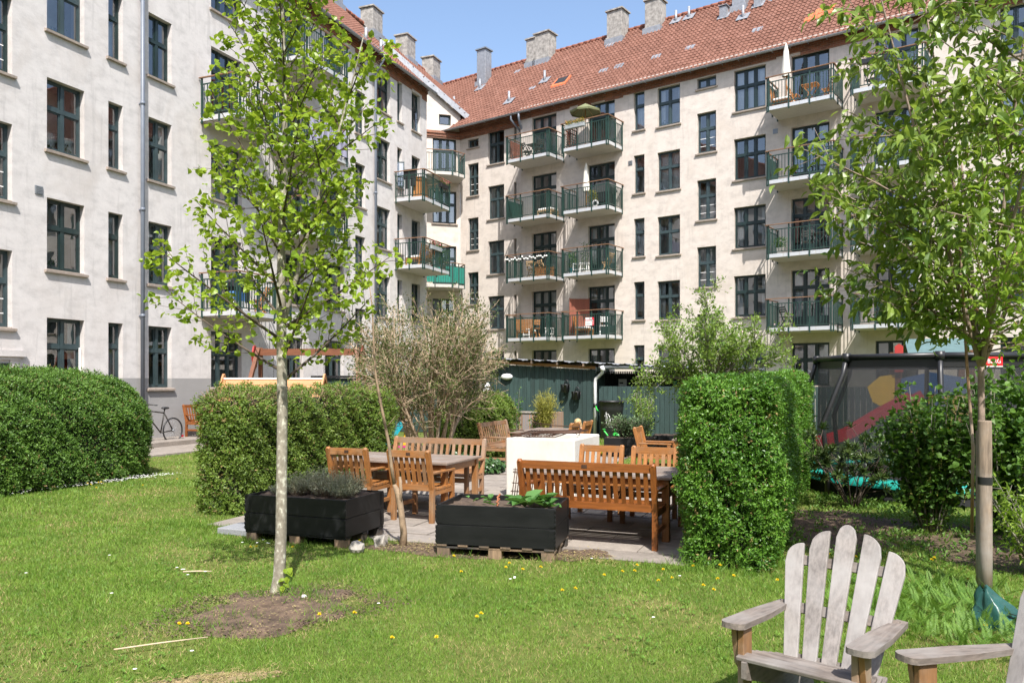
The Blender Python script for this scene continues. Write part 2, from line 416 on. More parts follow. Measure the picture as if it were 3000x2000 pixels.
DEP = .225
def window(fc, op, fmat, rg):
    """op: u0 u1 z0 z1 kind; the frame is the part, pane / sill / interior / curtain its pieces"""
    w = op['u1']-op['u0']; h = op['z1']-op['z0']; k = op['kind']
    cols = {'std': 2, 'narrow': 1, 'triple': 3, 'stair': 2, 'half': 2, 'door': 3, 'slit': 1, 'vent': 1}[k]
    y0, y1 = DEP-.075, DEP-.015
    mb = MB(); e = .055; m = .05
    g = .004
    mb.bx(g, e, y0, y1, g, h-g); mb.bx(w-e, w-g, y0, y1, g, h-g); mb.bx(e, w-e, y0, y1, h-e, h-g); mb.bx(e, w-e, y0, y1, g, e+.01)
    tr = None
    if k in ('std', 'narrow', 'triple', 'stair', 'door'):
        tr = h*(.60 if k in ('std', 'triple', 'stair') else (.64 if k == 'narrow' else .70))
        mb.bx(e, w-e, y0-.018, y1, tr-.045, tr+.045)
    cs = [e+(w-2*e)*i/cols for i in range(cols+1)]
    for i in range(1, cols):
        lo = e+.01; mb.bx(cs[i]-m, cs[i]+m, y0-.012, y1-.002, lo, (tr-.045) if tr else h-e)
        if tr: mb.bx(cs[i]-m*.8, cs[i]+m*.8, y0-.012, y1-.002, tr+.045, h-e)
    # sash rails
    sr = .032
    for i in range(cols):
        a = cs[i]+(m if i else 0); b = cs[i+1]-(m if i < cols-1 else 0)
        for (lo, hi) in (([(e+.01, tr-.045), (tr+.045, h-e)]) if tr else [(e+.01, h-e)]):
            if hi-lo < .12: continue
            ys, ye = y0+.012, y1-.006
            mb.bx(a, a+sr, ys, ye, lo, hi); mb.bx(b-sr, b, ys, ye, lo, hi)
            mb.bx(a+sr, b-sr, ys, ye, lo, lo+sr*1.3); mb.bx(a+sr, b-sr, ys, ye, hi-sr, hi)
            if k == 'door' and lo < .1: mb.bx(a+sr, b-sr, ys+.004, ye, lo+sr*1.3, lo+.42)
    fr = fc.put(mb.build('balcony_door' if k == 'door' else 'window', fmat), op['u0'], 0, op['z0'])
    if k == 'stair':
        b2 = MB()
        for i in range(cols):
            a = cs[i]+(m if i else 0)+sr; b = cs[i+1]-(m if i < cols-1 else 0)-sr
            for t in (.33, .66): b2.bx(a, b, y0+.02, y0+.03, (tr-.05)*t-.012, (tr-.05)*t+.012)
        b2.build('glazing_bar', M['white'], fr)
    p = MB(); p.add([(e, y1-.03, e), (w-e, y1-.03, e), (w-e, y1-.03, h-e), (e, y1-.03, h-e)], [(0, 1, 2, 3)])
    p.build('pane', M['glass'], fr)
    d0, d1 = DEP+.004, DEP+(1.0 if k == 'door' else .60)
    it = MB(); x0, x1, zb, zt = -.03, w+.03, -.03, h+.03
    it.add([(x0, d0, zb), (x1, d0, zb), (x1, d1, zb), (x0, d1, zb), (x0, d0, zt), (x1, d0, zt), (x1, d1, zt), (x0, d1, zt)],
           [(0, 3, 2, 1), (4, 5, 6, 7), (3, 7, 6, 2), (0, 4, 7, 3), (1, 2, 6, 5)])
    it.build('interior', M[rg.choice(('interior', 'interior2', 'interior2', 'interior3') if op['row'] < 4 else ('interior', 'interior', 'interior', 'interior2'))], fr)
    # white window reveals on the room side
    if k not in ('vent', 'slit') and rg.random() < .55:
        rv = MB(); rv.bx(w-.03, w+.026, d0+.01, d0+.20, 0, h); rv.bx(-.026, .03, d0+.01, d0+.20, 0, h); rv.build('inner_reveal', M['white'], fr)
    c = rg.random()
    def drape(xa, xb, za, zb2, mat, name):
        n = max(6, int((xb-xa)/.03)); cu = MB()
        vs = []
        for i in range(n+1):
            x = xa+(xb-xa)*i/n; y = DEP+.10+.018*math.sin(i*1.9+rg.random())
            vs += [(x, y, za), (x, y, zb2)]
        cu.add(vs, [(2*i, 2*i+2, 2*i+3, 2*i+1) for i in range(n)], 0, True); cu.build(name, mat, fr)
    sp = op.get('curtain')
    if sp == 'half': drape(.03, w-.03, .02, h*.30, M['curtain'], 'half_curtain')
    elif sp == 'none': pass
    elif k in ('std', 'triple', 'door'):
        if c < .24: drape(.02, w*.22, .03, h-.03, M['curtain'], 'curtain'); drape(w*.80, w-.02, .03, h-.03, M['curtain'], 'curtain')
        elif c < .40: drape(.02, w-.02, h*.72, h-.03, M['blind'], 'roller_blind')
        elif c < .58: drape(w*rg.choice((.55, .02)), w*.98, .03, h-.03, M['curtain'], 'curtain')
    elif k == 'narrow' and c < .45: drape(.02, w-.02, .03, h*rg.choice((.6, .98)), M['curtain'], 'frosted_curtain')
    if k in ('std', 'triple') and rg.random() < .5:
        pots = MB()
        for _ in range(rg.randint(1, 3)):
            x = rg.uniform(.15, w-.15); r = rg.uniform(.035, .06); hh = rg.uniform(.08, .16)
            pots.lathe([(0.001, .0), (r*.75, .0), (r, hh), (r*.8, hh)], 10, (x, DEP+.09, .0), rg.randint(0, 1))
            if rg.random() < .7:
                for _ in range(14):
                    q = Vector((rg.gauss(0, .05), rg.gauss(0, .03), hh+abs(rg.gauss(.07, .06)))); pots.ell((x+q.x, DEP+.09+q.y, q.z), (.022, .014, .03), 3, 2)
        pots.build('pot_plant', [M['white'], M['sill'], M['potleaf']], fr)
    if k not in ('door', 'vent', 'slit') and not op.get('nosill'):
        s = MB()
        s.add([(-.07, -.075, -.075), (w+.07, -.075, -.075), (w+.07, -.003, -.085), (-.07, -.003, -.085),
               (-.07, -.08, -.02), (w+.07, -.08, -.02), (w+.07, -.003, -.004), (-.07, -.003, -.004)],
              [(0, 3, 2, 1), (4, 5, 6, 7), (0, 1, 5, 4), (2, 3, 7, 6), (0, 4, 7, 3), (1, 2, 6, 5)])
        s.bx(g, w-g, -.003, y0, -.002, .012)
        s.build('sill', M['sill'], fr)
    return fr

def sash_leaf(fc, op, u_h, z0, z1, width, swing, fmat, name='open_sash'):
    """an opened casement hinged at u_h; swing in degrees outward, sign gives the side"""
    mb = MB(); t = .04; e = .045
    mb.bx(0, width, -t, 0, 0, e); mb.bx(0, width, -t, 0, z1-z0-e, z1-z0); mb.bx(0, e, -t, 0, e, z1-z0-e); mb.bx(width-e, width, -t, 0, e, z1-z0-e)
    o = mb.build(name, fmat); fc.put(o, u_h, -.10, z0)
    o.rotation_euler = (0, 0, fc.ang+math.radians(swing))
    p = MB(); p.add([(e, -.02, e), (width-e, -.02, e), (width-e, -.02, z1-z0-e), (e, -.02, z1-z0-e)], [(0, 1, 2, 3)]); p.build('pane', M['glass'], o)
    return o

def balcony(fc, u0, u1, zb, dep=1.4, screen=None):
    """slab underside at zb; railing and handrail are its pieces"""
    t = .15; s = MB()
    s.bx(u0, u1, -dep, -.004, zb, zb+t)
    for i in range(9):                       # planked soffit
        y = -dep+.08+(dep-.16)*i/9
        s.bx(u0+.05, u1-.05, y+.006, y+(dep-.16)/9-.006, zb-.014, zb-.001)
    o = fc.put(s.build('balcony', [M['slab']]))
    f = MB()
    for i in range(4):
        a = u0+(u1-u0)*i/4; b = u0+(u1-u0)*(i+1)/4; f.bx(a+.012, b-.012, -dep-.008, -dep, zb+.005, zb+t-.004)
    for (u, sg) in ((u0, -1), (u1, 1)): f.bx(u if sg > 0 else u-.008, u+.008 if sg > 0 else u, -dep+.01, -.05, zb+.005, zb+t-.004)
    f.build('edge_plate', M['fascia'], o)
    r = MB(); zt = zb+t; b = .012
    x0, x1, yf = u0-.02, u1+.02, -dep-.02
    H1 = .93
    def run(p, q):
        p = Vector(p); q = Vector(q); L = (q-p).length; n = int(L/.115)
        for zz, hh in ((.07, .03), (H1, .035)): r.beam(p+Vector((0, 0, zt+zz)), q+Vector((0, 0, zt+zz)), .03, hh)
        for i in range(1, n):
            c = p+(q-p)*i/n; r.box((c.x, c.y, zt+.5), (.021, .021, .83))
        for i in range(0, 4 if L > 2 else 3):
            c = p+(q-p)*(i/(3 if L > 2 else 2)*.94+.03); r.box((c.x, c.y, zt+.44), (.045, .045, 1.22+.1))
    run((x0, yf, 0), (x1, yf, 0)); run((x0, -.05, 0), (x0, yf, 0)); run((x1, yf, 0), (x1, -.05, 0))
    r.build('railing', M['rail'], o)
    h = MB()
    h.beam((x0-.04, yf-.03, zt+1.12), (x1+.04, yf-.03, zt+1.12), .075, .028); h.beam((x0-.02, yf+.01, zt+1.12), (x0-.02, -.02, zt+1.12), .07, .027); h.beam((x1+.02, yf+.01, zt+1.12), (x1+.02, -.02, zt+1.12), .07, .027)
    h.build('handrail', M['handrail'], o)
    if screen:
        c = MB()
        for side in screen:
            if side == 'left': c.bx(x0+.02, x0+.03, yf+.05, -.1, zt+.1, zt+.9)
            if side == 'right': c.bx(x1-.03, x1-.02, yf+.05, -.1, zt+.1, zt+.9)
            if side == 'front': c.bx(x0+.05, x1-.05, yf+.02, yf+.03, zt+.1, zt+.9)
        c.build('wind_screen', M['rail'] if 'front' not in screen else M['teal'], o)
    return o

def tiled_roof(fc, name, u0, u1, over=.38, cut=None):
    """pantiles as real relief: an S wave across, a step at every course"""
    slope = math.atan2(RIDGE_Z-EAVE, RIDGE_W); Ls = (RIDGE_W+over)/math.cos(slope)
    tw, tl = .20, .30; ns = 6
    nu = int((u1-u0)/tw*ns); nc = int(Ls/tl)
    us = u0+np.arange(nu+1)*tw/ns; ph = (np.arange(nu+1) % ns)/ns
    wave = .028*np.cos(2*PI*ph)+.012*np.cos(4*PI*ph+.6)
    V = []; rows = 0
    for c in range(nc+1):
        v0 = c*tl; v1 = min((c+1)*tl, Ls)
        for v, lift in ((v0, .034), (v1, .006)):
            jit = R.normal(0, .0025, len(us)//ns+2).repeat(ns)[:len(us)]
            hgt = wave+lift+jit
            y = -over+v*math.cos(slope); z = EAVE-over*math.tan(slope)+v*math.sin(slope)+.10
            V.append(np.stack([us, y-hgt*math.sin(slope), z+hgt*math.cos(slope)], 1)); rows += 1
    V = np.concatenate(V); n = nu+1
    i = np.arange(rows-1)[:, None]; j = np.arange(nu)[None]
    F = np.stack([i*n+j, i*n+j+1, (i+1)*n+j+1, (i+1)*n+j], -1).reshape(-1, 4)
    if cut is not None: F = F[cut(V[F].mean(1))]
    o = np_mesh(name, V, F, M['tile']); fc.put(o)
    return o, slope, Ls

def rz(w): return EAVE+(RIDGE_Z-EAVE)*w/RIDGE_W+.10

# roof tile material: one tint per tile, lichen and weather patches
def tilemat():
    m, nt, b = _mat('clay_pantile'); tc = N(nt, 'ShaderNodeTexCoord')
    sp = N(nt, 'ShaderNodeSeparateXYZ'); nt.links.new(tc.outputs['Object'], sp.inputs[0]); cc = N(nt, 'ShaderNodeCombineXYZ')
    for idx, src, sz in ((0, 0, .20), (1, 2, .208)):
        d = N(nt, 'ShaderNodeMath', operation='DIVIDE'); d.inputs[1].default_value = sz; nt.links.new(sp.outputs[src], d.inputs[0])
        f = N(nt, 'ShaderNodeMath', operation='FLOOR'); nt.links.new(d.outputs[0], f.inputs[0]); nt.links.new(f.outputs[0], cc.inputs[idx])
    wn = N(nt, 'ShaderNodeTexWhiteNoise', noise_dimensions='2D'); nt.links.new(cc.outputs[0], wn.inputs['Vector'])
    r = ramp(nt, [(0, (.158, .073, .051)), (.5, (.182, .086, .061)), (.92, (.198, .096, .069)), (1, (.215, .108, .080))], wn.outputs[0])
    n = noise(nt, .8, 5, .65); r2 = ramp(nt, [(.35, (.88, .87, .86)), (.65, (1.05, 1.04, 1.03))], n.outputs[0])
    col = mixc(nt, r.outputs[0], r2.outputs[0], 1.0, 'MULTIPLY')
    sp2 = noise(nt, 9, 2, .5); r3 = ramp(nt, [(.76, (0, 0, 0)), (.79, (.7, .7, .7))], sp2.outputs[0])
    col = mixc(nt, col, (.50, .44, .38), r3.outputs[0])
    nt.links.new(col, b.inputs['Base Color']); b.inputs['Roughness'].default_value = .85; b.inputs['Specular IOR Level'].default_value = .25
    return m
M['tile'] = tilemat(); M['tileback'] = simple('roof_back', (.26, .10, .06), .9)
M['newtile'] = simple('new_orange_tile', (.62, .15, .055), .8, .12, 12)
M['zincl'] = simple('light_zinc_flashing', (.29, .30, .32), .55, .2, 7, metal=.35)

def S(k): return 1.55+2.85*(k-1)      # window sill of storey k
def Hd(k): return 3.25+2.855*(k-1)    # window head
def FL(k): return 3.65+2.87*(k-2)     # balcony plate underside of storey k
def ops_col(a, b, kind, rows, dz=0.0, **kw):
    return [dict(u0=a, u1=b, z0=S(k)+dz, z1=Hd(k)+dz, kind=kind, row=k, **kw) for k in rows]
def ops_stair(a, b, ks, base=2.9, h=1.72):
    return [dict(u0=a, u1=b, z0=base+2.87*k, z1=base+h+2.87*k, kind='stair', row=k) for k in ks]
def ops_door(a, b, rows, dz=0.0):
    return [dict(u0=a, u1=b, z0=FL(k)+.19, z1=Hd(k)+dz, kind='door', row=k) for k in rows]

def gutter(fc, u0, u1, z, name='gutter', y=-.42):
    pr = []
    for i in range(9):
        a = PI+PI*i/8; pr.append((.075*math.cos(a), .075*math.sin(a)))
    pr += [(.066*math.cos(PI+PI*i/8), .066*math.sin(PI+PI*i/8)) for i in reversed(range(9))]
    g = MB(); n = len(pr)
    g.add([(u0, y+p[0], z+p[1]) for p in pr]+[(u1, y+p[0], z+p[1]) for p in pr],
          [(i, (i+1) % n, n+(i+1) % n, n+i) for i in range(n)]+[tuple(range(n)), tuple(reversed(range(n, 2*n)))], 0, False)
    o = fc.put(g.build(name, M['zinc']))
    b = MB()
    k = int((u1-u0)/.7)
    for i in range(k): b.bx(u0+.3+i*.7, u0+.33+i*.7, y-.082, y+.16, z-.085, z-.078)
    b.build('gutter_bracket', M['zinc'], o)
    return o

def chimney(fc, u, w, su, sw, z0, z1, mat='chimney', parent=None, step=None):
    c = MB(); lo = z0
    if step: c.bx(u-su/2-.05, u+su/2+.05, w-sw/2-.05, w+sw/2+.05, lo, lo+step); lo += step
    c.bx(u-su/2, u+su/2, w-sw/2, w+sw/2, lo, z1)
    o = fc.put(c.build('chimney', M[mat], bevel=.015))
    k = MB(); k.bx(u-su/2-.07, u+su/2+.07, w-sw/2-.07, w+sw/2+.07, z1+.002, z1+.075); k.bx(u-su/2+.05, u+su/2-.05, w-sw/2+.05, w+sw/2-.05, z1+.075, z1+.11)
    k.build('chimney_cap', M['zinc'] if mat == 'zincl' else M['chimney'], o)
    f = MB(); f.bx(u-su/2-.09, u+su/2+.09, w-sw/2-.10, w+sw/2+.02, z0-.1, rz(w-sw/2)+.22)
    f.build('flashing', M['zincl'], o)
    return o
def vent_pipe(fc, u, w, h=.55, r=.065, box=False):
    v = MB(); z = rz(w)-.05
    if box:
        v.bx(u-.16, u+.16, w-.16, w+.16, z-.1, z+h); v.bx(u-.21, u+.21, w-.21, w+.21, z+h+.03, z+h+.06)
    else: v.tube([(u, w, z-.1), (u, w, z+h)], r, 10)
    o = fc.put(v.build('roof_vent', M['zincl']))
    sl = (RIDGE_Z-EAVE)/RIDGE_W
    f = MB(); q = []
    for du, dw in ((-.28, -.22), (.28, -.22), (.28, .22), (-.28, .22)): q.append((u+du, w+dw, rz(w+dw)+.085))
    f.add(q, [(0, 1, 2, 3)]); f.build('flashing', M['zincl'], o)
    return o
def roof_patch(fc, name, u, w, su, sw, mat, lift=.09, thick=.03):
    f = MB()
    q = [(u+du, w+dw, rz(w+dw)+lift) for du, dw in ((-su/2, -sw/2), (su/2, -sw/2), (su/2, sw/2), (-su/2, sw/2))]
    f.add(q+[(x, y, z-thick-lift) for x, y, z in q], [(0, 1, 2, 3), (0, 4, 5, 1), (1, 5, 6, 2), (2, 6, 7, 3), (3, 7, 4, 0)])
    return fc.put(f.build(name, mat))
def ridge_line(fc, u0, u1):
    g = MB(); n = int((u1-u0)/.38)
    for i in range(n):
        a = u0+(u1-u0)*i/n; b = u0+(u1-u0)*(i+1)/n
        g.tube([(a, RIDGE_W, RIDGE_Z+.12), (b+.02, RIDGE_W, RIDGE_Z+.115)], [.125, .105], 8)
    return fc.put(g.build('ridge_tiles', M['ridge']))
def back_slope(fc, u0, u1):
    g = MB(); g.add([(u0, RIDGE_W, RIDGE_Z+.08), (u1, RIDGE_W, RIDGE_Z+.08), (u1, 2*RIDGE_W+.4, EAVE-.3), (u0, 2*RIDGE_W+.4, EAVE-.3)], [(0, 1, 2, 3)])
    return fc.put(g.build('rear_roof_slope', M['tileback']))
def downpipe(fc, u, z0, z1, off=.12, swan=None):
    p = MB(); pts = [(u, -off, z0), (u, -off, z1)]
    if swan: pts += [(u+swan*.4, -off-.1, z1+.22), (u+swan, -.42, z1+.55), (u+swan, -.42, z1+.78)]
    p.tube(pts, .055, 10)
    z = z0+.6
    while z < z1: p.tube([(u, -off, z), (u, -off, z+.09)], .066, 10); p.bx(u-.012, u+.012, -off, -.002, z+.03, z+.06); z += 2.85
    return fc.put(p.build('downpipe', M['pipe']))
def brick_band(fc, name, u0, u1, z0, z1, heads, out=.022):
    """brick frieze under the eave with a ragged lower edge and two corbelled courses"""
    g = MB(); u = u0
    while u < u1-.01:
        b = min(u1, u+rnd.choice((.72, .96, .48, 1.2))); low = z0+rnd.choice((-.075, 0, .0, .075))
        g.bx(u, b, -out, -.001, low, z1); u = b
    for i, (a, c) in enumerate(((z1-.30, .045), (z1-.15, .085))): g.bx(u0, u1, -out-c, -out, a, z1)
    return fc.put(g.build(name, M['brick']))
def grille(fc, u, z, s=.22, col='zinc'):
    g = MB(); g.bx(u-s/2, u+s/2, -.02, -.001, z-s/2, z+s/2)
    for i in range(5): g.bx(u-s/2+.02, u+s/2-.02, -.034, -.02, z-s/2+.03+i*.036, z-s/2+.048+i*.036)
    return fc.put(g.build('wall_vent', M[col]))

# ------------------------------------------------------------------ left building
bA = thing('apartment_building', 'pale grey rendered apartment block along the left edge, seen steeply from the side', 'building', PA)
fA = Facade(bA, PA, ANG_A)
AE = 15.49
opsA = []
opsA += ops_stair(-5.85, -4.55, range(0, 4), 2.95, 1.75)
opsA += ops_col(-3.69, -2.67, 'std', (1, 2, 3, 4, 5)); opsA += ops_col(-1.96, -1.51, 'narrow', (1, 2, 3, 4, 5)); opsA += ops_col(-.66, .16, 'std', (1, 2, 3, 4, 5))
opsA += ops_col(1.70, 3.04, 'triple', (1, 3, 5)); opsA += ops_door(1.70, 3.04, (2, 4))
opsA += ops_col(4.92, 6.22, 'triple', (1, 2)); opsA += ops_door(4.92, 6.22, (3, 4, 5))
opsA += ops_col(7.51, 8.73, 'std', (1, 2, 3, 4, 5))
opsA += ops_stair(9.53, 10.25, range(0, 4), 2.9, 1.70); opsA.append(dict(u0=9.53, u1=10.25, z0=14.23, z1=14.62, kind='half', row=9))
opsA += ops_col(11.16, 12.2, 'std', (1, 2, 3, 4, 5)); opsA += ops_col(12.80, 13.22, 'narrow', (1, 2, 3, 4, 5)); opsA += ops_col(14.07, 14.86, 'std', (1, 2, 5)); opsA += ops_door(14.07, 14.86, (3, 4))
for a in (-20.2, -17.3, -14.2, -11, -8.2): opsA += ops_col(a, a+1.1, 'std', (1, 2, 3, 4, 5))
for o in opsA:
    if abs(o['u0']+3.69) < .01 and o['row'] == 3: o['curtain'] = 'half'
wall(fA, 'wall', -26, AE, -.5, 15.35, opsA, M['wallA'])
rgA = random.Random(5)
for o in opsA: window(fA, o, M['frame'] if o['row'] in (2, 4, 5) and rgA.random() < .7 else M['frame2'], rgA)
# end return and rear so the block is solid
g = MB(); g.bx(AE-.001, AE, .02, 10, -.5, 15.3); g.bx(-26, AE, 9.9, 10, -.5, 15.3); g.bx(-26.01, -26, 0.02, 9.9, -.5, 15.3); fA.put(g.build('rear_wall', M['wallA']))
CL = Vector((-2.76, 42.33, 0)); ND = Vector((.288, -.957, 0)); UD = Vector((.957, .288, 0))
def _cut(c):       # the eave stops at the end of this block; past it the roof is trimmed along the canted wall
    w = np.array(PA)[None, :2]+c[:, :1]*np.array(UA)[None, :2]-c[:, 1:2]*np.array(NA)[None, :2]
    d = (w-np.array(CL)[None, :2]) @ np.array(ND)[:2]
    return (c[:, 0] < AE+.12) | (d < .22)
roofA, _, _ = tiled_roof(fA, 'roof', -26, 27.5, cut=_cut); ridge_line(fA, -26, 27.0); back_slope(fA, -26, 27.5)
brick_band(fA, 'brick_frieze', -26, AE, 14.70, 15.25, None)
gutter(fA, -26, AE+.15, 15.02)
g = MB()
def _zd(t):
    w = CL+UD*t+ND*.22; return EAVE+.10+(RIDGE_Z-EAVE)/RIDGE_W*(-(w-PA).dot(NA))
for (lo, hi, off) in ((-.26, .05, .23), ):
    p = [CL+UD*t+ND*.24+Vector((0, 0, _zd(t)-.10)) for t in (-4.3, .0, .35)]
    for a, b in zip(p[:-1], p[1:]): g.beam(a-PA, b-PA, .035, .30)
o = g.build('zinc_verge', M['zincl'], bA)
for u0, u1, zt in ((17.6, 19.2, 20.9), (21.2, 22.7, 20.9), (24.4, 25.7, 20.85)):
    chimney(fA, (u0+u1)/2, 4.75, .95, .75, 18.9, zt, step=.75)
chimney(fA, 14.9, 4.75, .75, .7, 18.9, 20.9, 'zincl')
for u, w in ((11.5, .75), (12.45, .6), (15.8, 2.2)): vent_pipe(fA, u, w, .55)
downpipe(fA, -.98, .0, 15.4, .13); downpipe(fA, 10.84, .2, 14.25, .13, .12)
for u, z in ((-3.9, 6.22), (3.95, 6.3)): grille(fA, u, z, .2)
for k in (2, 4): balcony(fA, 1.25, 3.68, FL(k))
for k in (3, 4, 5): balcony(fA, 4.42, 6.85, FL(k))
for k in (3, 4): balcony(fA, 12.55, 15.05, FL(k))
# opened casements
sash_leaf(fA, None, -2.74, S(1)+.03, S(1)+1.02, .46, 68, M['white'])
sash_leaf(fA, None, 14.80, S(5)+.03, S(5)+1.1, .38, 130, M['frame2'])
sash_leaf(fA, None, 11.24, S(5)+.03, S(5)+1.1, .48, -150, M['frame2'])
sash_leaf(fA, None, 12.86, S(4)+.03, S(4)+1.1, .36, -60, M['frame2'])
# stair door with hood mould at the far left
g = MB(); g.bx(-6.2, -4.28, -.10, -.002, 2.30, 2.44); g.bx(-6.1, -4.4, -.05, -.002, 2.22, 2.30); g.bx(-4.62, -4.42, -.03, -.002, -.2, 2.22); g.bx(-6.0, -5.8, -.03, -.002, -.2, 2.22); fA.put(g.build('door_surround', M['wallA']))
g = MB(); g.bx(-5.8, -4.62, -.012, -.002, 0, 2.15); g.bx(-5.8, -4.62, -.03, -.012, 1.95, 2.05); g.bx(-5.25, -5.17, -.03, -.012, 0, 1.95); fA.put(g.build('door', M['frame']))
# ------------------------------------------------------------------ right building with the canted corner
bB = thing('apartment_building', 'beige rendered apartment block with stacked green balconies across the back of the courtyard', 'building', PB)
fB = Facade(bB, PB, ANG_B)
PCc = PB-NB*.35
fC = Facade(bB, PCc, ANG_B)
ANG_D = math.atan2(.288, .957)
fD = Facade(bB, CL, ANG_D)      # canted wall: its u runs negative from the corner
BE = 34.0; BL = -7.86
opsB = []
opsB += ops_door(-7.18, -5.73, (2, 3, 4, 5), .05) + ops_col(-7.18, -5.73, 'triple', (1,), 0, nosill=True)
opsB += ops_door(-3.97, -2.54, (2, 3, 4, 5), .05) + ops_col(-3.97, -2.54, 'triple', (1,), 0, nosill=True)
opsB += ops_col(-1.56, -1.03, 'narrow', (1, 2, 3, 4, 5), .1); opsB += ops_col(-.39, .68, 'std', (1, 2, 3, 4, 5), .04)
opsB += ops_stair(1.47, 2.32, range(0, 4), 2.88, 1.72); opsB.append(dict(u0=1.47, u1=2.32, z0=14.26, z1=14.70, kind='half', row=9))
opsB += ops_col(3.10, 4.43, 'triple', (1, 2, 3, 4, 5), .0)
opsB += ops_door(5.46, 6.92, (2, 3, 4, 5), .05) + ops_col(5.46, 6.92, 'triple', (1,))
opsB += ops_door(8.58, 10.04, (2, 3, 4, 5), .05) + ops_col(8.58, 10.04, 'triple', (1,))
opsB += ops_col(12.60, 13.9, 'triple', (1, 2, 3, 4, 5)); opsB += ops_stair(15.2, 16.05, range(0, 4), 2.88)
for a in (17.4, 20.5, 24, 27.5, 31): opsB += ops_col(a, a+1.1, 'std', (1, 2, 3, 4, 5))
wall(fB, 'wall', BL, BE, -.5, 15.35, opsB, M['wallB'])
opsC = ops_col(-10.19, -9.15, 'std', (1, 2, 3, 4, 5), .02)+ops_stair(-11.55, -10.83, range(0, 4), 2.9, 1.7)
opsC.append(dict(u0=-11.55, u1=-10.83, z0=14.05, z1=14.5, kind='half', row=9))
opsC += [dict(u0=-8.52, u1=-8.37, z0=S(k)-.15, z1=Hd(k), kind='slit', row=k) for k in (1, 2, 3, 4, 5)]
cl = (CL-PCc).dot(UB)
wall(fC, 'set_back_wall', cl, BL+.3, -.5, 15.35, opsC, M['wallB'])
opsD = [dict(u0=-1.50, u1=-.22, z0=S(k), z1=Hd(k), kind='triple', row=k, nosill=(k in (3, 5))) for k in (2, 4)] \
    + [dict(u0=-1.50, u1=-.22, z0=FL(k)+.19, z1=Hd(k)-.05, kind='door', row=k) for k in (3, 5)]+[dict(u0=-1.16, u1=-.52, z0=15.32, z1=15.88, kind='vent', row=9)]
wall(fD, 'canted_wall', -4.2, 0, -.5, 16.2, opsD, M['wallB'])
rgB = random.Random(21)
# the part of the canted wall above the eave follows the roof slope
g = MB(); q = [(-4.2, 0, 16.2), (0, 0, 16.2)]
zt = lambda t: EAVE+(RIDGE_Z-EAVE)/RIDGE_W*(-((CL+UD*t)-PA).dot(NA))-.02
ts = [-4.2, -3, -2, -1, 0]
for a, b in zip(ts[:-1], ts[1:]): g.add([(a, 0, 16.2), (b, 0, 16.2), (b, 0, max(16.2, zt(b))), (a, 0, max(16.2, zt(a)))], [(0, 1, 2, 3)])
fD.put(g.build('canted_gable', M['wallB']))
for o in opsB: window(fB, o, M['frame'] if o['kind'] in ('door', 'triple') else M['frame2'], rgB)
for o in opsC: window(fC, o, M['frame2'], rgB)
for o in opsD: window(fD, o, M['frame'], rgB)
g = MB(); g.bx(cl-4, BE, 9.9, 10, -.5, 15.3); g.bx(BE, BE+.01, .02, 9.9, -.5, 15.3); g.bx(BL+.001, BL+.01, .01, .4, -.5, 15.3); fB.put(g.build('rear_wall', M['wallB']))
roofB, _, _ = tiled_roof(fB, 'roof', -21.5, BE); ridge_line(fB, -18.2, BE); back_slope(fB, -21.5, BE)
brick_band(fB, 'brick_frieze', BL, BE, 14.75, 15.25, None)
brick_band(fC, 'brick_frieze', cl, BL+.05, 15.02, 15.22, None, .03)
g = MB()
for z0, z1, y in ((14.60, 14.68, .05), (14.68, 14.83, .09), (14.83, 14.90, .14), (14.90, 14.97, .10)): g.bx(cl, BL+.0, -y, -.001, z0, z1)
fC.put(g.build('brick_moulding', M['brick']))
g = MB()
for z0, z1, y in ((14.60, 14.68, .05), (14.68, 14.83, .09), (14.83, 14.90, .14), (14.90, 14.97, .10)): g.bx(-4.0, 0.02, -y, -.001, z0, z1)
fD.put(g.build('brick_moulding', M['brick']))
gutter(fB, -13.0, BE, 15.02)
for u, wd, zt, st in ((-9.45, .95, 21.0, .8), (-10.2, .55, 20.85, .8), (-4.88, .88, 21.0, .75), (-2.72, .80, 20.95, .7)):
    chimney(fB, u, 4.6, wd, .8, 18.9, zt, step=st)
chimney(fB, -13.28, 3.95, .62, .6, 18.1, 20.85, 'zincl'); chimney(fB, 1.85, 4.2, .62, .6, 18.4, 20.3, 'zincl')
for u, w in ((-7.82, 2.1), (-9.28, .95), (-13.92, 2.0), (-1.56, 4.5), (-.87, 4.5), (2.4, 3.0), (-13.0, 3.2)): vent_pipe(fB, u, w, .62)
for u, w in ((1.27, 3.6), (2.85, 3.75)): vent_pipe(fB, u, w, .5, box=True)
for u, w in ((-10.9, 3.98), (-8.33, 1.7), (-4.04, 1.6), (-3.21, 1.66), (-5.02, 4.0), (.45, 1.62), (-1.23, 1.6), (3.53, 1.62), (-3.19, 1.6), (3.48, 3.96)):
    roof_patch(fB, 'glass_tiles', u, w, .44, .20, M['zincl'], .06)
sk = roof_patch(fB, 'skylight', -6.47, 1.55, .85, .62, M['newtile'], .10, .12); roof_patch(fB, 'skylight_glass', -6.47, 1.60, .66, .46, M['dark'], .112, .005)
for du, w, su in ((0, 1.55, .95), (.1, 1.78, .75), (-.15, 1.33, .9)): roof_patch(fB, 'new_tiles', 6.2+du, w, su, .22, M['newtile'], .072)
roof_patch(fB, 'new_tiles', 9.9, 2.9, .8, .22, M['newtile'], .072)
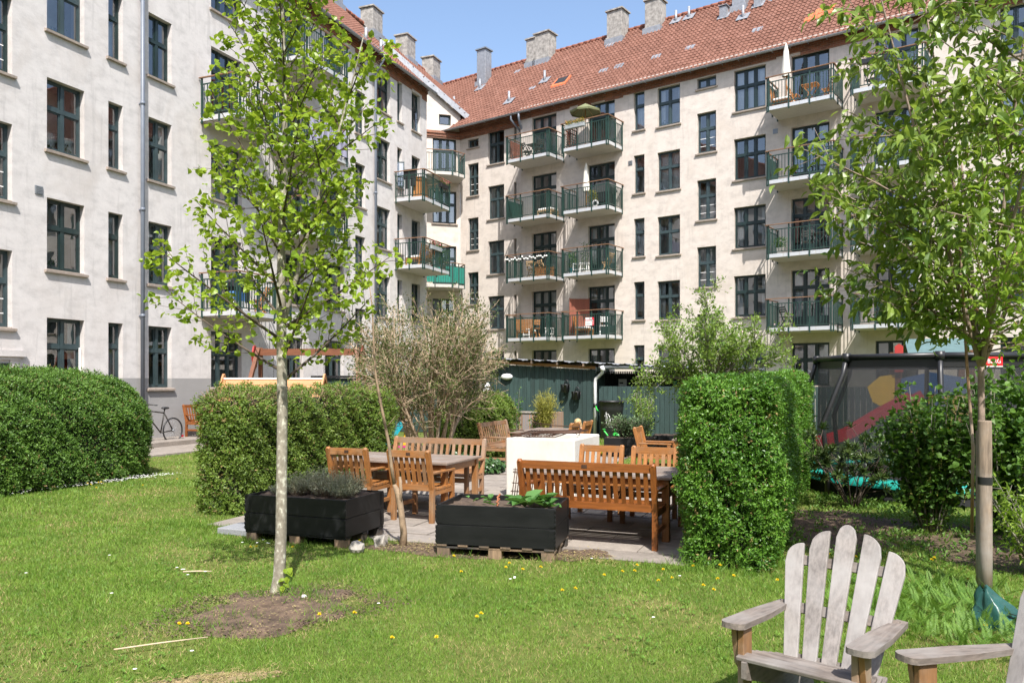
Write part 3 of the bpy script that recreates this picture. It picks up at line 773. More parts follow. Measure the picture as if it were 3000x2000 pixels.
g = MB(); g.tube([(BL+.18, -.42, 14.95), (BL+.18, -.42, 14.72), (BL+.12, -.25, 14.5), (BL+.0, .20, 14.2), (BL-.05, .24, 13.9), (BL-.05, .24, .2)], .055, 10); g.tube([(BL-.30, -.40, 15.0), (BL-.32, -.40, 14.75), (BL-.05, .18, 14.15)], .05, 10); fB.put(g.build('downpipe', M['pipe']))
for u, z in ((4.83, 11.84), (-1.73, 11.62)): grille(fB, u, z, .2)
for k in (2, 3, 4, 5):
    balcony(fB, -7.68, -5.27, FL(k), screen={3: None, 4: ('left',)}.get(k)); balcony(fB, -4.50, -2.12, FL(k))
    balcony(fB, 4.96, 7.40, FL(k), screen=('left',) if k == 4 else None); balcony(fB, 8.05, 10.45, FL(k))
# corner balconies on the canted wall
def corner_balcony(zb, screen=False):
    s = MB(); t = .15
    poly = [(-.06, -.02), (-.06, -1.25), (-.80, -1.72), (-2.6, -1.55), (-2.6, -.02)]
    s.prism(poly, t, Matrix.Translation((0, 0, zb+t/2)))
    o = fD.put(s.build('balcony', M['slab']))
    r = MB(); h = MB(); sc = MB()
    for p, q in zip(poly[:-1], poly[1:]):
        p = Vector((*p, 0)); q = Vector((*q, 0)); L = (q-p).length; n = int(L/.115)
        zt = zb+t
        for zz in (.07, .93): r.beam(p+Vector((0, 0, zt+zz)), q+Vector((0, 0, zt+zz)), .03, .03)
        for i in range(1, n): c = p+(q-p)*i/n; r.box((c.x, c.y, zt+.5), (.021, .021, .83))
        for i in (0.02, .5, .98): c = p+(q-p)*i; r.box((c.x, c.y, zt+.46), (.045, .045, 1.25))
        h.beam(p+Vector((0, 0, zt+1.1)), q+Vector((0, 0, zt+1.1)), .07, .028)
        if screen: sc.beam(p+Vector((0, 0, zt+.5)), q+Vector((0, 0, zt+.5)), .012, .8)
    r.build('railing', M['rail'], o); h.build('handrail', M['handrail'], o)
    if screen: sc.build('wind_screen', M['teal'], o)
corner_balcony(FL(5)); corner_balcony(FL(3), True)
sash_leaf(fB, None, -5.80, FL(5)+.22, Hd(5)-.02, .42, 105, M['frame'], 'open_door_leaf')
sash_leaf(fB, None, -1.10, S(4)+.12, S(4)+1.2, .40, 35, M['frame2'])
sash_leaf(fB, None, 5.52, FL(3)+.22, Hd(3)-.55, .42, -75, M['frame'], 'open_door_leaf')
# the block that closes the courtyard behind the viewer: only its reflection shows
bK = thing('apartment_building', 'cream apartment block mirrored in the window panes', 'building', (0, -17, 0))
fK = Facade(bK, (0, -17, 0), PI)
opsK = []
for i in range(14): opsK += ops_col(-24+i*3.4, -22.8+i*3.4, 'std', (1, 2, 3, 4, 5))
wall(fK, 'wall', -28, 26, -.5, 15.35, opsK, M['wallB'])
g = MB()
for o in opsK: g.bx(o['u0'], o['u1'], .12, .14, o['z0'], o['z1'])
fK.put(g.build('window', M['frame'])); 
g = MB(); g.add([(-28, -.4, EAVE-.2), (26, -.4, EAVE-.2), (26, 5, 20), (-28, 5, 20), (-28, 10, EAVE-.2), (26, 10, EAVE-.2)], [(0, 1, 2, 3), (3, 2, 5, 4)]); fK.put(g.build('roof', M['tileback']))
# ------------------------------------------------------------------ yard frame: a runs to the right along the patio, b away from the viewer
E1 = Vector((.929, -.37, 0)); E2 = Vector((.37, .929, 0)); ANG = math.atan2(-.37, .929)
def AB(a, b, z=0): v = E1*a+E2*b; return Vector((v.x, v.y, z))

def boardmat(name, c, period=.145, axis=0):
    m, nt, b = _mat(name); tc = N(nt, 'ShaderNodeTexCoord'); sp = N(nt, 'ShaderNodeSeparateXYZ'); nt.links.new(tc.outputs['Object'], sp.inputs[0])
    geo = N(nt, 'ShaderNodeNewGeometry'); n1 = noise(nt, 5, 6, .7, tc.outputs['Object'], (2, 2, .3)); n2 = noise(nt, 16, 4, .7)
    r = ramp(nt, [(0, tuple(x*.80 for x in c)), (1, tuple(x*1.2 for x in c))], geo.outputs['Random Per Island'])
    r2 = ramp(nt, [(.35, (.75, .75, .75)), (.65, (1.15, 1.15, 1.15))], n1.outputs[0])
    col = mixc(nt, r.outputs[0], r2.outputs[0], 1, 'MULTIPLY')
    r3 = ramp(nt, [(.70, (0, 0, 0)), (.78, (.35, .35, .35))], n2.outputs[0]); col = mixc(nt, col, (.10, .12, .11), r3.outputs[0])
    nt.links.new(col, b.inputs['Base Color']); b.inputs['Roughness'].default_value = .7; bump(nt, b, n1.outputs[0], .2, .006); return m
M['board'] = boardmat('dark_green_boards', (.025, .051, .046))
M['slabs'] = None
def plaster():
    m, nt, b = _mat('white_plaster'); n = noise(nt, 2.2, 6, .7, None, (1, 1, .6)); n2 = noise(nt, 5, 5, .7, None, (1, 1, .35)); n3 = noise(nt, 30, 4, .6)
    r = ramp(nt, [(.3, (.53, .50, .44)), (.55, (.63, .605, .54))], n.outputs[0]); r2 = ramp(nt, [(.56, (0, 0, 0)), (.70, (.5, .5, .5))], n2.outputs[0])
    nt.links.new(mixc(nt, r.outputs[0], (.46, .43, .37), r2.outputs[0]), b.inputs['Base Color']); b.inputs['Roughness'].default_value = .92; bump(nt, b, n3.outputs[0], .25, .006); return m
M['plaster'] = plaster()
M['ash'] = simple('ash_and_grit', (.20, .165, .13), 1, .4, 18, bmp=.5)
M['rust'] = simple('rusty_iron', (.07, .035, .02), .7, .5, 30, metal=.3)
M['iron'] = simple('dark_iron', (.05, .045, .04), .55, .3, 20, metal=.4)
M['soil'] = simple('dark_soil', (.085, .058, .040), 1, .4, 16, bmp=.8)
M['stone'] = simple('pale_stone', (.33, .30, .26), .9, .2, 7, bmp=.4)
M['granite'] = simple('granite', (.25, .255, .265), .85, .25, 60, bmp=.2)
M['pvc'] = simple('white_pvc', (.74, .74, .73), .35, .04)
M['gplastic'] = simple('bright_green_plastic', (.05, .50, .075), .4, .08)
M['red'] = simple('red_plastic', (.42, .015, .03), .4, .08)
M['redwood'] = simple('red_painted_board', (.36, .03, .025), .5, .12)
M['yellow'] = simple('yellow_panel', (.66, .42, .02), .5, .08)
M['blue'] = simple('blue_panel', (.05, .13, .30), .5, .1)
M['tealp'] = simple('teal_plastic', (.01, .30, .36), .4, .08)
M['padteal'] = simple('trampoline_pad', (.012, .30, .24), .5, .12, 4)
M['blackpaint'] = None
def blackwood():
    m, nt, b = _mat('black_painted_boards'); n = noise(nt, 3, 6, .7, None, (.7, .7, 2.5)); n2 = noise(nt, 7, 6, .75, None, (2.2, 2.2, .5))
    r = ramp(nt, [(.3, (.006, .0065, .007)), (.7, (.015, .0155, .016))], n.outputs[0])
    r2 = ramp(nt, [(.70, (0, 0, 0)), (.735, (1, 1, 1))], n2.outputs[0]); col = mixc(nt, r.outputs[0], (.20, .21, .21), r2.outputs[0])
    nt.links.new(col, b.inputs['Base Color']); b.inputs['Roughness'].default_value = .45; b.inputs['Specular IOR Level'].default_value = .3; bump(nt, b, n.outputs[0], .25, .006); return m
M['blackpaint'] = blackwood()
M['rawwood'] = wood('raw_pallet_wood', (.30, .20, .12), .5, .8, grey=(.05, .045, .04), weather=.5)
M['birch'] = simple('white_birdhouse', (.75, .74, .72), .6, .05)

# ------------------------------------------------------------------ fence and shed at the back
def boards(mb, a0, a1, b, ztop, w=.145, th=.022, z0=.02, ztop2=None):
    n = int(round((a1-a0)/w)); w = (a1-a0)/n
    for i in range(n):
        x = a0+(i+.5)*w; zt = ztop if ztop2 is None else ztop+(ztop2-ztop)*(i+.5)/n
        mb.box((x, b+rnd.uniform(-.003, .003), (zt+z0)/2), (w-.009, th, zt-z0))
def yard_thing(name, label, cat, a, b, rot=0, group=None, z=0):
    p = AB(a, b, z); return thing(name, label, cat, p, ANG+rot, group)
ff = yard_thing('board_fence', 'dark green board fence with a black capping running to the left wall', 'fence', -14.7, 23.8)
m = MB(); boards(m, -2.5, 2.45, 0, 1.84); m.build('board_panel', M['board'], ff)
m = MB(); m.bx(-2.5, 2.45, -.10, .16, 1.85, 1.93); m.build('capping', M['black'], ff)
m = MB(); m.bx(-2.5, 2.45, .02, .06, .4, .5); m.bx(-2.5, 2.45, .02, .06, 1.4, 1.5); m.build('rail', M['board'], ff)
fr = yard_thing('board_fence', 'low dark green fence of vertical boards between the shed and the trampoline', 'fence', -6.6, 23.8)
m = MB(); boards(m, .02, 14.0, 0, 1.58); m.build('board_panel', M['board'], fr)
m = MB(); m.bx(.02, 14, .02, .06, .4, .5); m.bx(.02, 14, .02, .06, 1.25, 1.35); m.build('rail', M['board'], fr)

sh = yard_thing('garden_shed', 'dark green boarded shed with a corrugated sheet roof and white corner pipe', 'shed', -6.68, 23.8)
m = MB(); boards(m, -5.6, 0, 0, 2.42, ztop2=2.08); m.bx(-5.6, -.02, .02, .05, .1, 2.05); m.build('front_wall', M['board'], sh)
m = MB(); m.bx(-5.6, -5.57, .05, 3.0, 0, 2.2); m.bx(-5.6, 2.9, 2.98, 3.0, 0, 2.0); m.bx(.0, .03, .05, 1.0, 0, 2.05); m.bx(2.87, 2.9, 1.0, 3.0, 0, 2.05); m.build('side_wall', M['board'], sh)
m = MB()
m.bx(.03, 2.87, 1.0, 1.02, 0, 1.0)
for i in range(48): m.bx(.05+i*.059, .05+i*.059+.034, .96, 1.0, .1, 2.05)
m.build('slatted_front', M['dark'], sh)
m = MB(); m.beam((-5.6, -.03, 2.50), (0.0, -.03, 2.15), .03, .09); m.build('verge_board', M['cedar'], sh)
V = []; nx = 190; ny = 12
for j in range(ny+1):
    for i in range(nx+1):
        x = -5.75+(3.05+5.75)*i/nx; y = -.38+3.6*j/ny
        V.append((x, y, 2.60-.062*(x+5.75)*(1 if x < 0 else 1)*.85+.02*math.cos(2*PI*(x*1.0)/.09*.18+y*0)+.013*math.sin(2*PI*y/.076)*0+.0))
V = np.array(V); V[:, 2] += .012*np.sin(2*PI*V[:, 0]/.14)
i = np.arange(ny)[:, None]; j = np.arange(nx)[None]; n = nx+1
np_mesh('sheet_roof', V, np.stack([i*n+j, i*n+j+1, (i+1)*n+j+1, (i+1)*n+j], -1).reshape(-1, 4), M['zincl'], sh)
m = MB()
for k in range(7): x = -5.4+k*.85; m.beam((x, -.36, 2.53-.053*(x+5.75)), (x, 3, 2.53-.053*(x+5.75)), .05, .09)
m.build('rafter', M['rawwood'], sh)
m = MB(); z0 = 2.20-.02
m.tube([(0.18, -.28, 2.17), (3.0, -.28, 2.13)], .06, 10); m.build('gutter', M['zinc'], sh)
m = MB(); m.tube([(.30, -.30, 2.14), (.28, -.26, 2.0), (.16, -.12, 1.92), (0.02, -.08, 1.80), (.0, -.07, 1.66), (0, -.07, .05)], .052, 10)
m.tube([(0, -.07, 1.05), (0, -.07, .93)], .062, 10, 1); m.tube([(0.28, -.3, 2.20), (.32, -.3, 2.05)], .075, 10); m.build('drainpipe', [M['pvc'], M['black']], sh)

def on_shed(o, x, y, z): p = AB(-6.68, 23.8)+E1*x+E2*y; o.location = (p.x, p.y, z); o.rotation_euler = (0, 0, ANG); return o
m = MB(); m.ell((0, -.06, 0), (.205, .10, .105), 8); m.bx(-.13, .13, -.03, 0, -.08, .06, 1)
tag(on_shed(m.build('wall_lamp', [M['pvc'], M['dark']]), -2.95, -.015, 1.88), 'oval white bulkhead lamp on the dark green shed wall', 'wall lamp')
def hanging_pot(x, z, label):
    t = thing('hanging_pot', label, 'hanging pot', (0, 0, 0), 0, 'black metal pots hung on the shed wall'); on_shed(t, x, -.02, z)
    m = MB(); m.lathe([(.10, -.20), (.115, -.19), (.135, .03), (.15, .04), (.15, .06), (.12, .06), (.10, -.15)], 14, (0, -.16, 0))
    for k in range(7): a = 2*PI*k/7; m.tube([(.12*math.cos(a), -.16+.12*math.sin(a), -.19), (.148*math.cos(a), -.16+.148*math.sin(a), .05)], .008, 5)
    m.build('pot', M['black'], t)
    m = MB(); m.tube([(.07*math.cos(q), -.05, .06+.13*math.sin(q)) for q in np.linspace(0, PI, 9)], .014, 6); m.tube([(0, -.05, .18), (0, 0, .22)], .01, 5); m.build('hanger', M['black'], t)
hanging_pot(-.93, 1.58, 'black metal pot hung on the shed wall, higher of the two'); hanging_pot(-.58, 1.36, 'black metal pot hung on the shed wall, lower and nearer the white pipe')
# sorting signs showing above the fence in the open front of the shed
for x, w, c, lb in ((.62, .26, (.62, .63, .64), 'pale grey notice with rounded white panel in the open shed front'), (1.35, .13, (.72, .72, .70), 'narrow white notice on the shed post'),
                    (1.78, .11, (.05, .22, .50), 'small blue label in the open shed front'), (2.28, .10, (.08, .36, .14), 'small green label in the open shed front'), (2.5, .09, (.50, .03, .04), 'small red label in the open shed front')):
    h = .40 if w > .2 else .30
    m = MB(); m.bx(-w/2, w/2, -.012, 0, -h/2, h/2)
    if w > .2:
        m.ell((0, -.014, -.11), (.125, .004, .10), 6, 1); m.bx(-.10, .02, -.016, -.012, .06, .10, 2)
        for k in range(6): m.bx(-.09+k*.034, -.07+k*.034, -.022, -.018, -.13, -.10, 2)
    elif c[0] > .7:
        for k in range(4): m.bx(-.045, .045, -.016, -.012, .02+k*.03, .035+k*.03, 2)
    tag(on_shed(m.build('sign', [simple('sign_'+lb.split()[1], c, .4, .05), M['white'], M['dark']]), x, .94, 1.60), lb, 'sign')

# post with birdhouse
p = AB(-10.3, 23.3); t = thing('timber_post', 'tall timber post in front of the shed wall, rising through the bare shrub', 'post', p, ANG)
m = MB(); m.bx(-.085, .085, -.085, .085, 0, 2.75); m.build('shaft', M['post'], t)
p = AB(-10.17, 23.25, 1.42); t = thing('birdhouse', 'small white birdhouse fixed to the timber post by the shed', 'birdhouse', p, ANG-.5)
m = MB(); m.prism([(-.08, 0), (.08, 0), (.08, .15), (0, .24), (-.08, .15)], .16, Matrix.Translation((0, 0, 0)) @ Matrix.Rotation(PI/2, 4, 'X')); m.build('box', M['birch'], t)
m = MB(); m.beam((-.11, 0, .14), (.005, 0, .265), .22, .012); m.beam((.11, 0, .14), (-.005, 0, .265), .22, .012); m.bx(-.05, .05, -.16, -.08, -.0, .012); m.build('roof', M['birch'], t)
m = MB(); m.tube([(0, -.078, .12), (0, -.0815, .12)], .024, 12); m.build('entrance_hole', M['dark'], t)

# barrel, can, planters near the shed
p = AB(-6.05, 23.25); t = thing('water_butt', 'black plastic water barrel with chalky scribble beside the white drainpipe', 'barrel', p)
m = MB(); m.lathe([(.0, .0), (.30, .0), (.31, .04), (.355, .85), (.37, .87), (.365, .90), (.375, .92), (.37, .95), (.38, .97), (.385, 1.10), (.41, 1.11), (.41, 1.15), (.37, 1.15), (.36, 1.0), (0, .98)], 28); m.build('body', M['black'], t)
m = MB(); vx = Vector((-p.x, -p.y, 0)).normalized(); sd = Vector((vx.y, -vx.x, 0))
def scr(pts):
    out = []
    for x, z in pts:
        r = .308+.055*z; a = x/r; d = vx*math.cos(a)-sd*math.sin(a); out.append(d*(r+.006)+Vector((0, 0, z)))
    m.tube(out, .006, 5)
scr([(-.17+.03*math.sin(q*1.3), .78-.02*q) for q in range(6)]); scr([(-.10+.08*math.cos(q)*.6, .60+.17*math.sin(q)) for q in np.linspace(0, 5.5, 16)])
scr([(.02+.07*math.cos(q), .50+.13*math.sin(q)) for q in np.linspace(.4, 6.4, 16)]); scr([(-.15+.012*q, .82-.05*q) for q in range(10)]); scr([(-.05, .72), (-.02, .55), (.01, .40), (-.04, .36)])
m.build('scribble', M['white'], t)
m = MB(); q0 = AB(-6.66, 23.7)-p; m.tube([Vector((q0.x, q0.y, .98)), Vector((q0.x*.9, q0.y*.9, .86)), Vector((q0.x*.75, q0.y*.72, .80)), Vector((q0.x*.55, q0.y*.5, .80))], .022, 8); m.build('hose', M['gplastic'], t)
p = Vector((3.02, 22.6, 0)); t = thing('watering_can', 'bright green plastic watering can in front of the black barrel', 'watering can', p, .1)
m = MB(); m.lathe([(0, 0), (.15, 0), (.16, .02), (.14, .24), (.10, .27), (0, .27)], 16, (0, 0, 0)); m.build('body', M['gplastic'], t)
m = MB(); m.tube([(-.12, 0, .06), (-.28, 0, .17), (-.40, 0, .33)], [.035, .022, .02], 8); m.lathe([(.02, 0), (.055, .05)], 10, (-.40, 0, .33)); m.build('spout', M['gplastic'], t)
m = MB(); m.tube([(-.10, 0, .26), (-.08, 0, .40), (.08, 0, .42), (.20, 0, .32), (.15, 0, .12)], .018, 8); m.build('handle', M['gplastic'], t)

def pallet_box(name, label, a, b, rot, w, d, rows, z0=.13, raw=True, soil=.06, group='black pallet collar planters'):
    """black pallet collars stacked on a pallet; origin at the front left corner on the ground"""
    t = thing(name, label, 'planter', AB(a, b), ANG+rot, group)
    for k in range(rows):
        m = MB(); za = z0+k*.198; zb = za+.193; dz = .006*k
        m.bx(.0, w, 0+dz, .022+dz, za, zb); m.bx(.0, w, d-.022, d, za, zb); m.bx(0, .022, .022+dz, d-.022, za, zb); m.bx(w-.022, w, .022+dz, d-.022, za, zb)
        for (x, y) in ((-.006, .04), (w-.064, -.006), (w-.004, .0)):
            pass
        h = m
        for x0, x1, y0, y1 in ((-.005, .06, -.004+dz, dz), (w-.06, w+.005, -.004+dz, dz), (w, w+.005, .0, .06), (w, w+.005, d-.06, d), (-.005, 0, 0, .06)):
            h.bx(x0, x1, y0, y1, za+.012, zb-.012)
        for q in range(4): h.tube([(w+.002, -.002+dz, za+.02+q*.045), (w+.002, -.002+dz, za+.052+q*.045)], .009, 6)
        for q in range(4): h.tube([(-.002, -.002+dz, za+.02+q*.045), (-.002, -.002+dz, za+.052+q*.045)], .009, 6)
        m.build('collar', M['blackpaint'], t, bevel=.004)
    m = MB(); mt = 1 if raw else 0
    for x in (0.0, w/2-.07, w-.14):
        for y in (0.01, d/2-.05, d-.11): m.bx(x+.005, x+.135, y, y+.10, 0, .085, 1)
    for y in (.01, d/2-.05, d-.11): m.bx(-.004, w+.004, y, y+.10, .088, .105, mt)
    for k in range(6): x = .005+k*(w-.11)/5; m.bx(x, x+.10, .0, d, .107, .126, mt)
    m.build('pallet', [M['blackpaint'], M['rawwood']], t)
    m = MB(); nn = 14; vs = []; zt = z0+rows*.198-soil
    for j in range(nn+1):
        for i in range(nn+1): vs.append((.023+(w-.046)*i/nn, .03+(d-.054)*j/nn, zt+rnd.uniform(-.02, .02)))
    m.add(vs, [(j*(nn+1)+i, j*(nn+1)+i+1, (j+1)*(nn+1)+i+1, (j+1)*(nn+1)+i) for j in range(nn) for i in range(nn)], 0, True); m.build('soil', M['soil'], t)
    return t
def ab_of(x, y): v = Vector((x, y, 0)); return v.dot(E1), v.dot(E2)
a0, b0 = ab_of(-.755, 7.90); pallet_box('planter_box', 'black planter of two stacked pallet collars standing nearest the viewer, young leaf vegetables in it', a0, b0, .14, 1.20, .80, 2, .125)
a0, b0 = ab_of(-2.93, 8.70); pallet_box('planter_box', 'black planter of pallet collars filled with lavender behind the young lime tree', a0, b0, .02, 1.27, .80, 2, .11, raw=False, soil=.03)
a0, b0 = ab_of(2.12, 18.2); pallet_box('planter_box', 'far black planter overflowing with grey green foliage near the water barrel', a0, b0, .15, 1.15, .8, 2, .05, raw=False, soil=.02)
a0, b0 = ab_of(3.45, 19.4); t = pallet_box('planter_box', 'low black box with bare soil right of the far foliage planter', a0, b0, .15, .85, .6, 2, .02, raw=False, soil=.01)
# striped low wall planter and bamboo tub
def stripemat():
    m, nt, b = _mat('striped_panels'); tc = N(nt, 'ShaderNodeTexCoord'); sp = N(nt, 'ShaderNodeSeparateXYZ'); nt.links.new(tc.outputs['Object'], sp.inputs[0])
    ad = N(nt, 'ShaderNodeMath', operation='ADD'); nt.links.new(sp.outputs[0], ad.inputs[0]); nt.links.new(sp.outputs[1], ad.inputs[1])
    d = N(nt, 'ShaderNodeMath', operation='MULTIPLY'); d.inputs[1].default_value = 26; nt.links.new(ad.outputs[0], d.inputs[0]); f = N(nt, 'ShaderNodeMath', operation='FLOOR'); nt.links.new(d.outputs[0], f.inputs[0])
    w = N(nt, 'ShaderNodeTexWhiteNoise', noise_dimensions='1D'); nt.links.new(f.outputs[0], w.inputs['W'])
    r = ramp(nt, [(0, (.34, .20, .12)), (.35, (.25, .20, .18)), (.55, (.40, .24, .14)), (.75, (.22, .20, .20)), (1, (.31, .22, .17))], w.outputs[0]); r.color_ramp.interpolation = 'CONSTANT'
    nt.links.new(r.outputs[0], b.inputs['Base Color']); b.inputs['Roughness'].default_value = .8; return m
M['stripe'] = stripemat()
t = yard_thing('raised_bed', 'low raised bed faced with striped brown and grey panels before the shed', 'raised bed', -8.35, 20.5)
m = MB(); m.bx(0, .47, 0, .04, .1, .86); m.bx(.49, .96, 0, .04, .1, .86); m.bx(.98, 1.30, .10, .14, .1, .86); m.bx(1.26, 1.30, .14, 1.2, .1, .86); m.bx(0, .04, .04, 1.2, .1, .86); m.bx(.04, 1.26, 1.16, 1.2, .1, .86); m.build('panel', M['stripe'], t)
m = MB(); m.bx(-.02, 1.0, -.03, .06, .862, .90); m.build('capping', M['stone'], t)
m = MB(); m.bx(.04, 1.26, .15, 1.16, .1, .78); m.build('soil', M['soil'], t)
t = yard_thing('plant_tub', 'low dark wooden tub holding the yellow bamboo', 'tub', -7.0, 20.0)
m = MB(); m.bx(-.42, .42, -.3, .3, 0, .42); m.build('box', M['swingx'], t, bevel=.01); m = MB(); m.bx(-.38, .38, -.26, .26, .421, .44); m.build('soil', M['soil'], t)

# ------------------------------------------------------------------ garden furniture
def bench(name, label, cat, a, b, rot, w, nsl, key, group=None, h=.905, d=.60, sh=.42, badge=False):
    t = thing(name, label, cat, AB(a, b), ANG+rot, group)
    mz, mx, my = M[key], M[key+'x'], M[key+'y']; q = .058
    rake = lambda z: .06-.11*max(0, z-.38)/.5
    for s in (-1, 1):
        x = s*(w/2-q/2)
        m = MB(); m.beam((x, .05, 0), (x, .06, sh), q, q); 
        m.beam((x, .06, sh-.002), (x, rake(h), h-.015), q, q); m.tube([(x, rake(h), h-.018), (x, rake(h)-.004, h+.004)], [q*.62, q*.4], 8); m.build('leg', mz, t, bevel=.005)
        m = MB(); m.bx(x-q/2, x+q/2, d-q, d, 0, .60); m.build('leg', mz, t, bevel=.005)
        m = MB(); m.bx(x-.032, x+.032, .02, d+.02, .602, .632); m.build('armrest', my, t, bevel=.008)
        m = MB(); m.bx(x-.018, x+.018, .08, d-q, .17, .215); m.bx(x-.02, x+.02, .08, d-q, sh-.075, sh-.02); m.build('side_rail', my, t)
    m = MB(); iw = w-2*q
    m.bx(-iw/2, iw/2, d-.04, d-.012, sh-.085, sh-.02)
    for k in range(7): y = .10+k*(d-.13)/6; m.bx(-w/2+.004, w/2-.004, y-.028, y+.028, sh-.018+.012*abs(k-2.5)/3, sh+.006+.012*abs(k-2.5)/3)
    m.build('seat', mx, t)
    m = MB(); zt = h-.05; zl = sh+.02
    m.beam((-iw/2, rake(zt), zt), (iw/2, rake(zt), zt), .032, .085, 0, (0, 0, 1)); m.beam((-iw/2, rake(zl), zl), (iw/2, rake(zl), zl), .034, .075)
    if badge: m.bx(-.03, .03, rake(zt)-.019, rake(zt)-.016, zt-.018, zt+.018, 2)
    for k in range(nsl):
        x = -iw/2+iw*(k+.65)/(nsl+.3); m.beam((x, rake(zl+.03), zl+.036), (x, rake(zt-.04), zt-.042), .045, .014, 1, (0, 1, 0))
    m.build('backrest', [mx, mz, M['rust']], t)
    return t
def table(label, a, b, w, d, h, key='teaktop', lkey='teakbr', group='weathered garden tables'):
    t = thing('garden_table', label, 'table', AB(a, b), ANG, group)
    m = MB(); n = 9
    for k in range(n): y = -d/2+.09+(d-.18)*k/n; m.bx(-w/2+.09, w/2-.09, y+.003, y+(d-.18)/n-.003, h-.026, h-.002)
    for y in (-d/2+.045, d/2-.045): m.bx(-w/2, w/2, y-.044, y+.044, h-.028, h)
    for x in (-w/2+.045, w/2-.045): m.bx(x-.044, x+.044, -d/2+.09, d/2-.09, h-.027, h-.001)
    m.build('tabletop', M[key+'x'], t, bevel=.004)
    m = MB()
    for y in (-d/2+.06, d/2-.06): m.bx(-w/2+.1, w/2-.1, y-.012, y+.012, h-.12, h-.03)
    for x in (-w/2+.06, w/2-.06): m.bx(x-.012, x+.012, -d/2+.1, d/2-.1, h-.12, h-.03)
    m.build('apron', M[lkey+'x'], t)
    for x in (-1, 1):
        for y in (-1, 1):
            m = MB(); cx, cy = x*(w/2-.07), y*(d/2-.07); m.bx(cx-.037, cx+.037, cy-.037, cy+.037, 0, h-.03); m.build('leg', M[lkey], t, bevel=.004)
    return t
GT = 'teak chairs around the garden tables'
bench('garden_bench', 'dark orange teak bench with its back to the viewer beside the front planter', 'bench', -2.36, 8.02, 0, 1.50, 17, 'teak', badge=True)
table('long weathered table in front of the orange teak bench, beside the square hedge', -2.45, 9.06, 1.80, 1.10, .71)
bench('garden_chair', 'bright teak armchair facing the viewer behind the right table, nearer the white fire pit', 'chair', -2.77, 10.12, PI, .60, 6, 'teakbr', GT)
bench('garden_chair', 'paler teak armchair facing the viewer behind the right table, beside the hedge', 'chair', -2.06, 10.08, PI, .60, 6, 'teakbr', GT)
table('long weathered table between the two left chairs and the brown bench', -5.35, 9.50, 1.80, 1.08, .71)
bench('garden_chair', 'teak armchair with its back to the viewer, half hidden behind the lavender planter', 'chair', -5.66, 8.60, 0.02, .60, 6, 'teakbr', GT, badge=True)
bench('garden_chair', 'teak armchair with its back to the viewer between the two near planters', 'chair', -4.76, 8.58, -.03, .60, 6, 'teakbr', GT, badge=True)
bench('garden_bench', 'faded brown bench facing the viewer behind the left table', 'bench', -5.37, 10.52, PI, 1.52, 14, 'teak3')
bench('garden_bench', 'upright grey brown bench standing sideways left of the white fire pit', 'bench', -6.48, 15.3, -PI/2, 1.5, 13, 'teak3')
table('far weathered table seen over the rim of the white fire pit', -5.55, 15.75, .85, 1.7, .71)
bench('garden_chair', 'far teak chair seen edge on by the fire pit, nearer the far table', 'chair', -4.78, 15.32, PI/2, .58, 6, 'teakbr', GT)
bench('garden_chair', 'far teak chair seen edge on beside the crouching child', 'chair', -4.74, 16.12, PI/2, .58, 6, 'teakbr', GT)
bench('garden_chair', 'teak armchair facing right in front of the far black planter', 'chair', -3.2, 14.45, -PI/2, .60, 6, 'teakbr', GT)
table('far weathered table cut off by the left edge of the square hedge', -1.95, 14.9, 1.25, 1.5, .71)
# bench and step by the left wall
stepA = AB(0, 0)
bw = thing('garden_bench', 'orange teak bench against the pale left wall, between two hedges', 'bench', (0, 0, 0), 0)
tmp = bench('garden_bench', '', 'bench', 0, 0, 0, 1.5, 14, 'teak')
for ch in list(tmp.children): ch.parent = bw
bpy.data.objects.remove(tmp)
pw = PA+UA*1.02+NA*.35; bw.location = (pw.x, pw.y, .17); bw.rotation_euler = (0, 0, ANG_A+PI)

# ------------------------------------------------------------------ fire pit with grill racks
t = thing('fire_pit', 'square white plastered fire pit in the middle of the patio', 'fire pit', AB(-4.45, 10.93), ANG)
m = MB(); w, d, h, k = 1.07, 1.34, .90, .16
for x0, x1, y0, y1 in ((0, w, 0, k), (0, w, d-k, d), (0, k, k, d-k), (w-k, w, k, d-k)): m.bx(x0, x1, y0, y1, 0, h)
pit = [(0, 0), (w, 0), (w, d), (0, d)]; ins = [(k, k), (w-k, k), (w-k, d-k), (k, d-k)]
m = MB(); vs = [(*p, z) for z in (0, h) for p in pit]+[(*p, h) for p in ins]+[(*p, .5) for p in ins]
fs = [(i, (i+1) % 4, 4+(i+1) % 4, 4+i) for i in range(4)]+[(4+i, 4+(i+1) % 4, 8+(i+1) % 4, 8+i) for i in range(4)]+[(8+i, 8+(i+1) % 4, 12+(i+1) % 4, 12+i) for i in range(4)]
m.add(vs, fs); m.build('plaster_wall', M['plaster'], t, bevel=.02)
m = MB(); m.bx(k, w-k, k, d-k, .4, .74); m.build('ash_bed', M['ash'], t)
pit_o = AB(-4.45, 10.93)
def rack(label, parts):
    t = thing('grill_rack', label, 'grill rack', pit_o, ANG, 'iron grill racks of the fire pit')
    m = MB(); parts(m); m.build('bars', M['rust'], t)
def r1(m):
    z = .93
    for i in range(15): x = .05+i*.045; m.tube([(x, .12, z+.004*math.sin(i)), (x, .98, z+.03)], .006, 5)
    m.tube([(.03, .12, z-.01), (.72, .12, z-.01), (.72, .98, z+.02), (.03, .98, z+.02), (.03, .12, z-.01)], .009, 6)
    m.tube([(-.10, .35, z+.02), (-.13, .40, z+.07), (.1, .5, z+.05)], .008, 5)
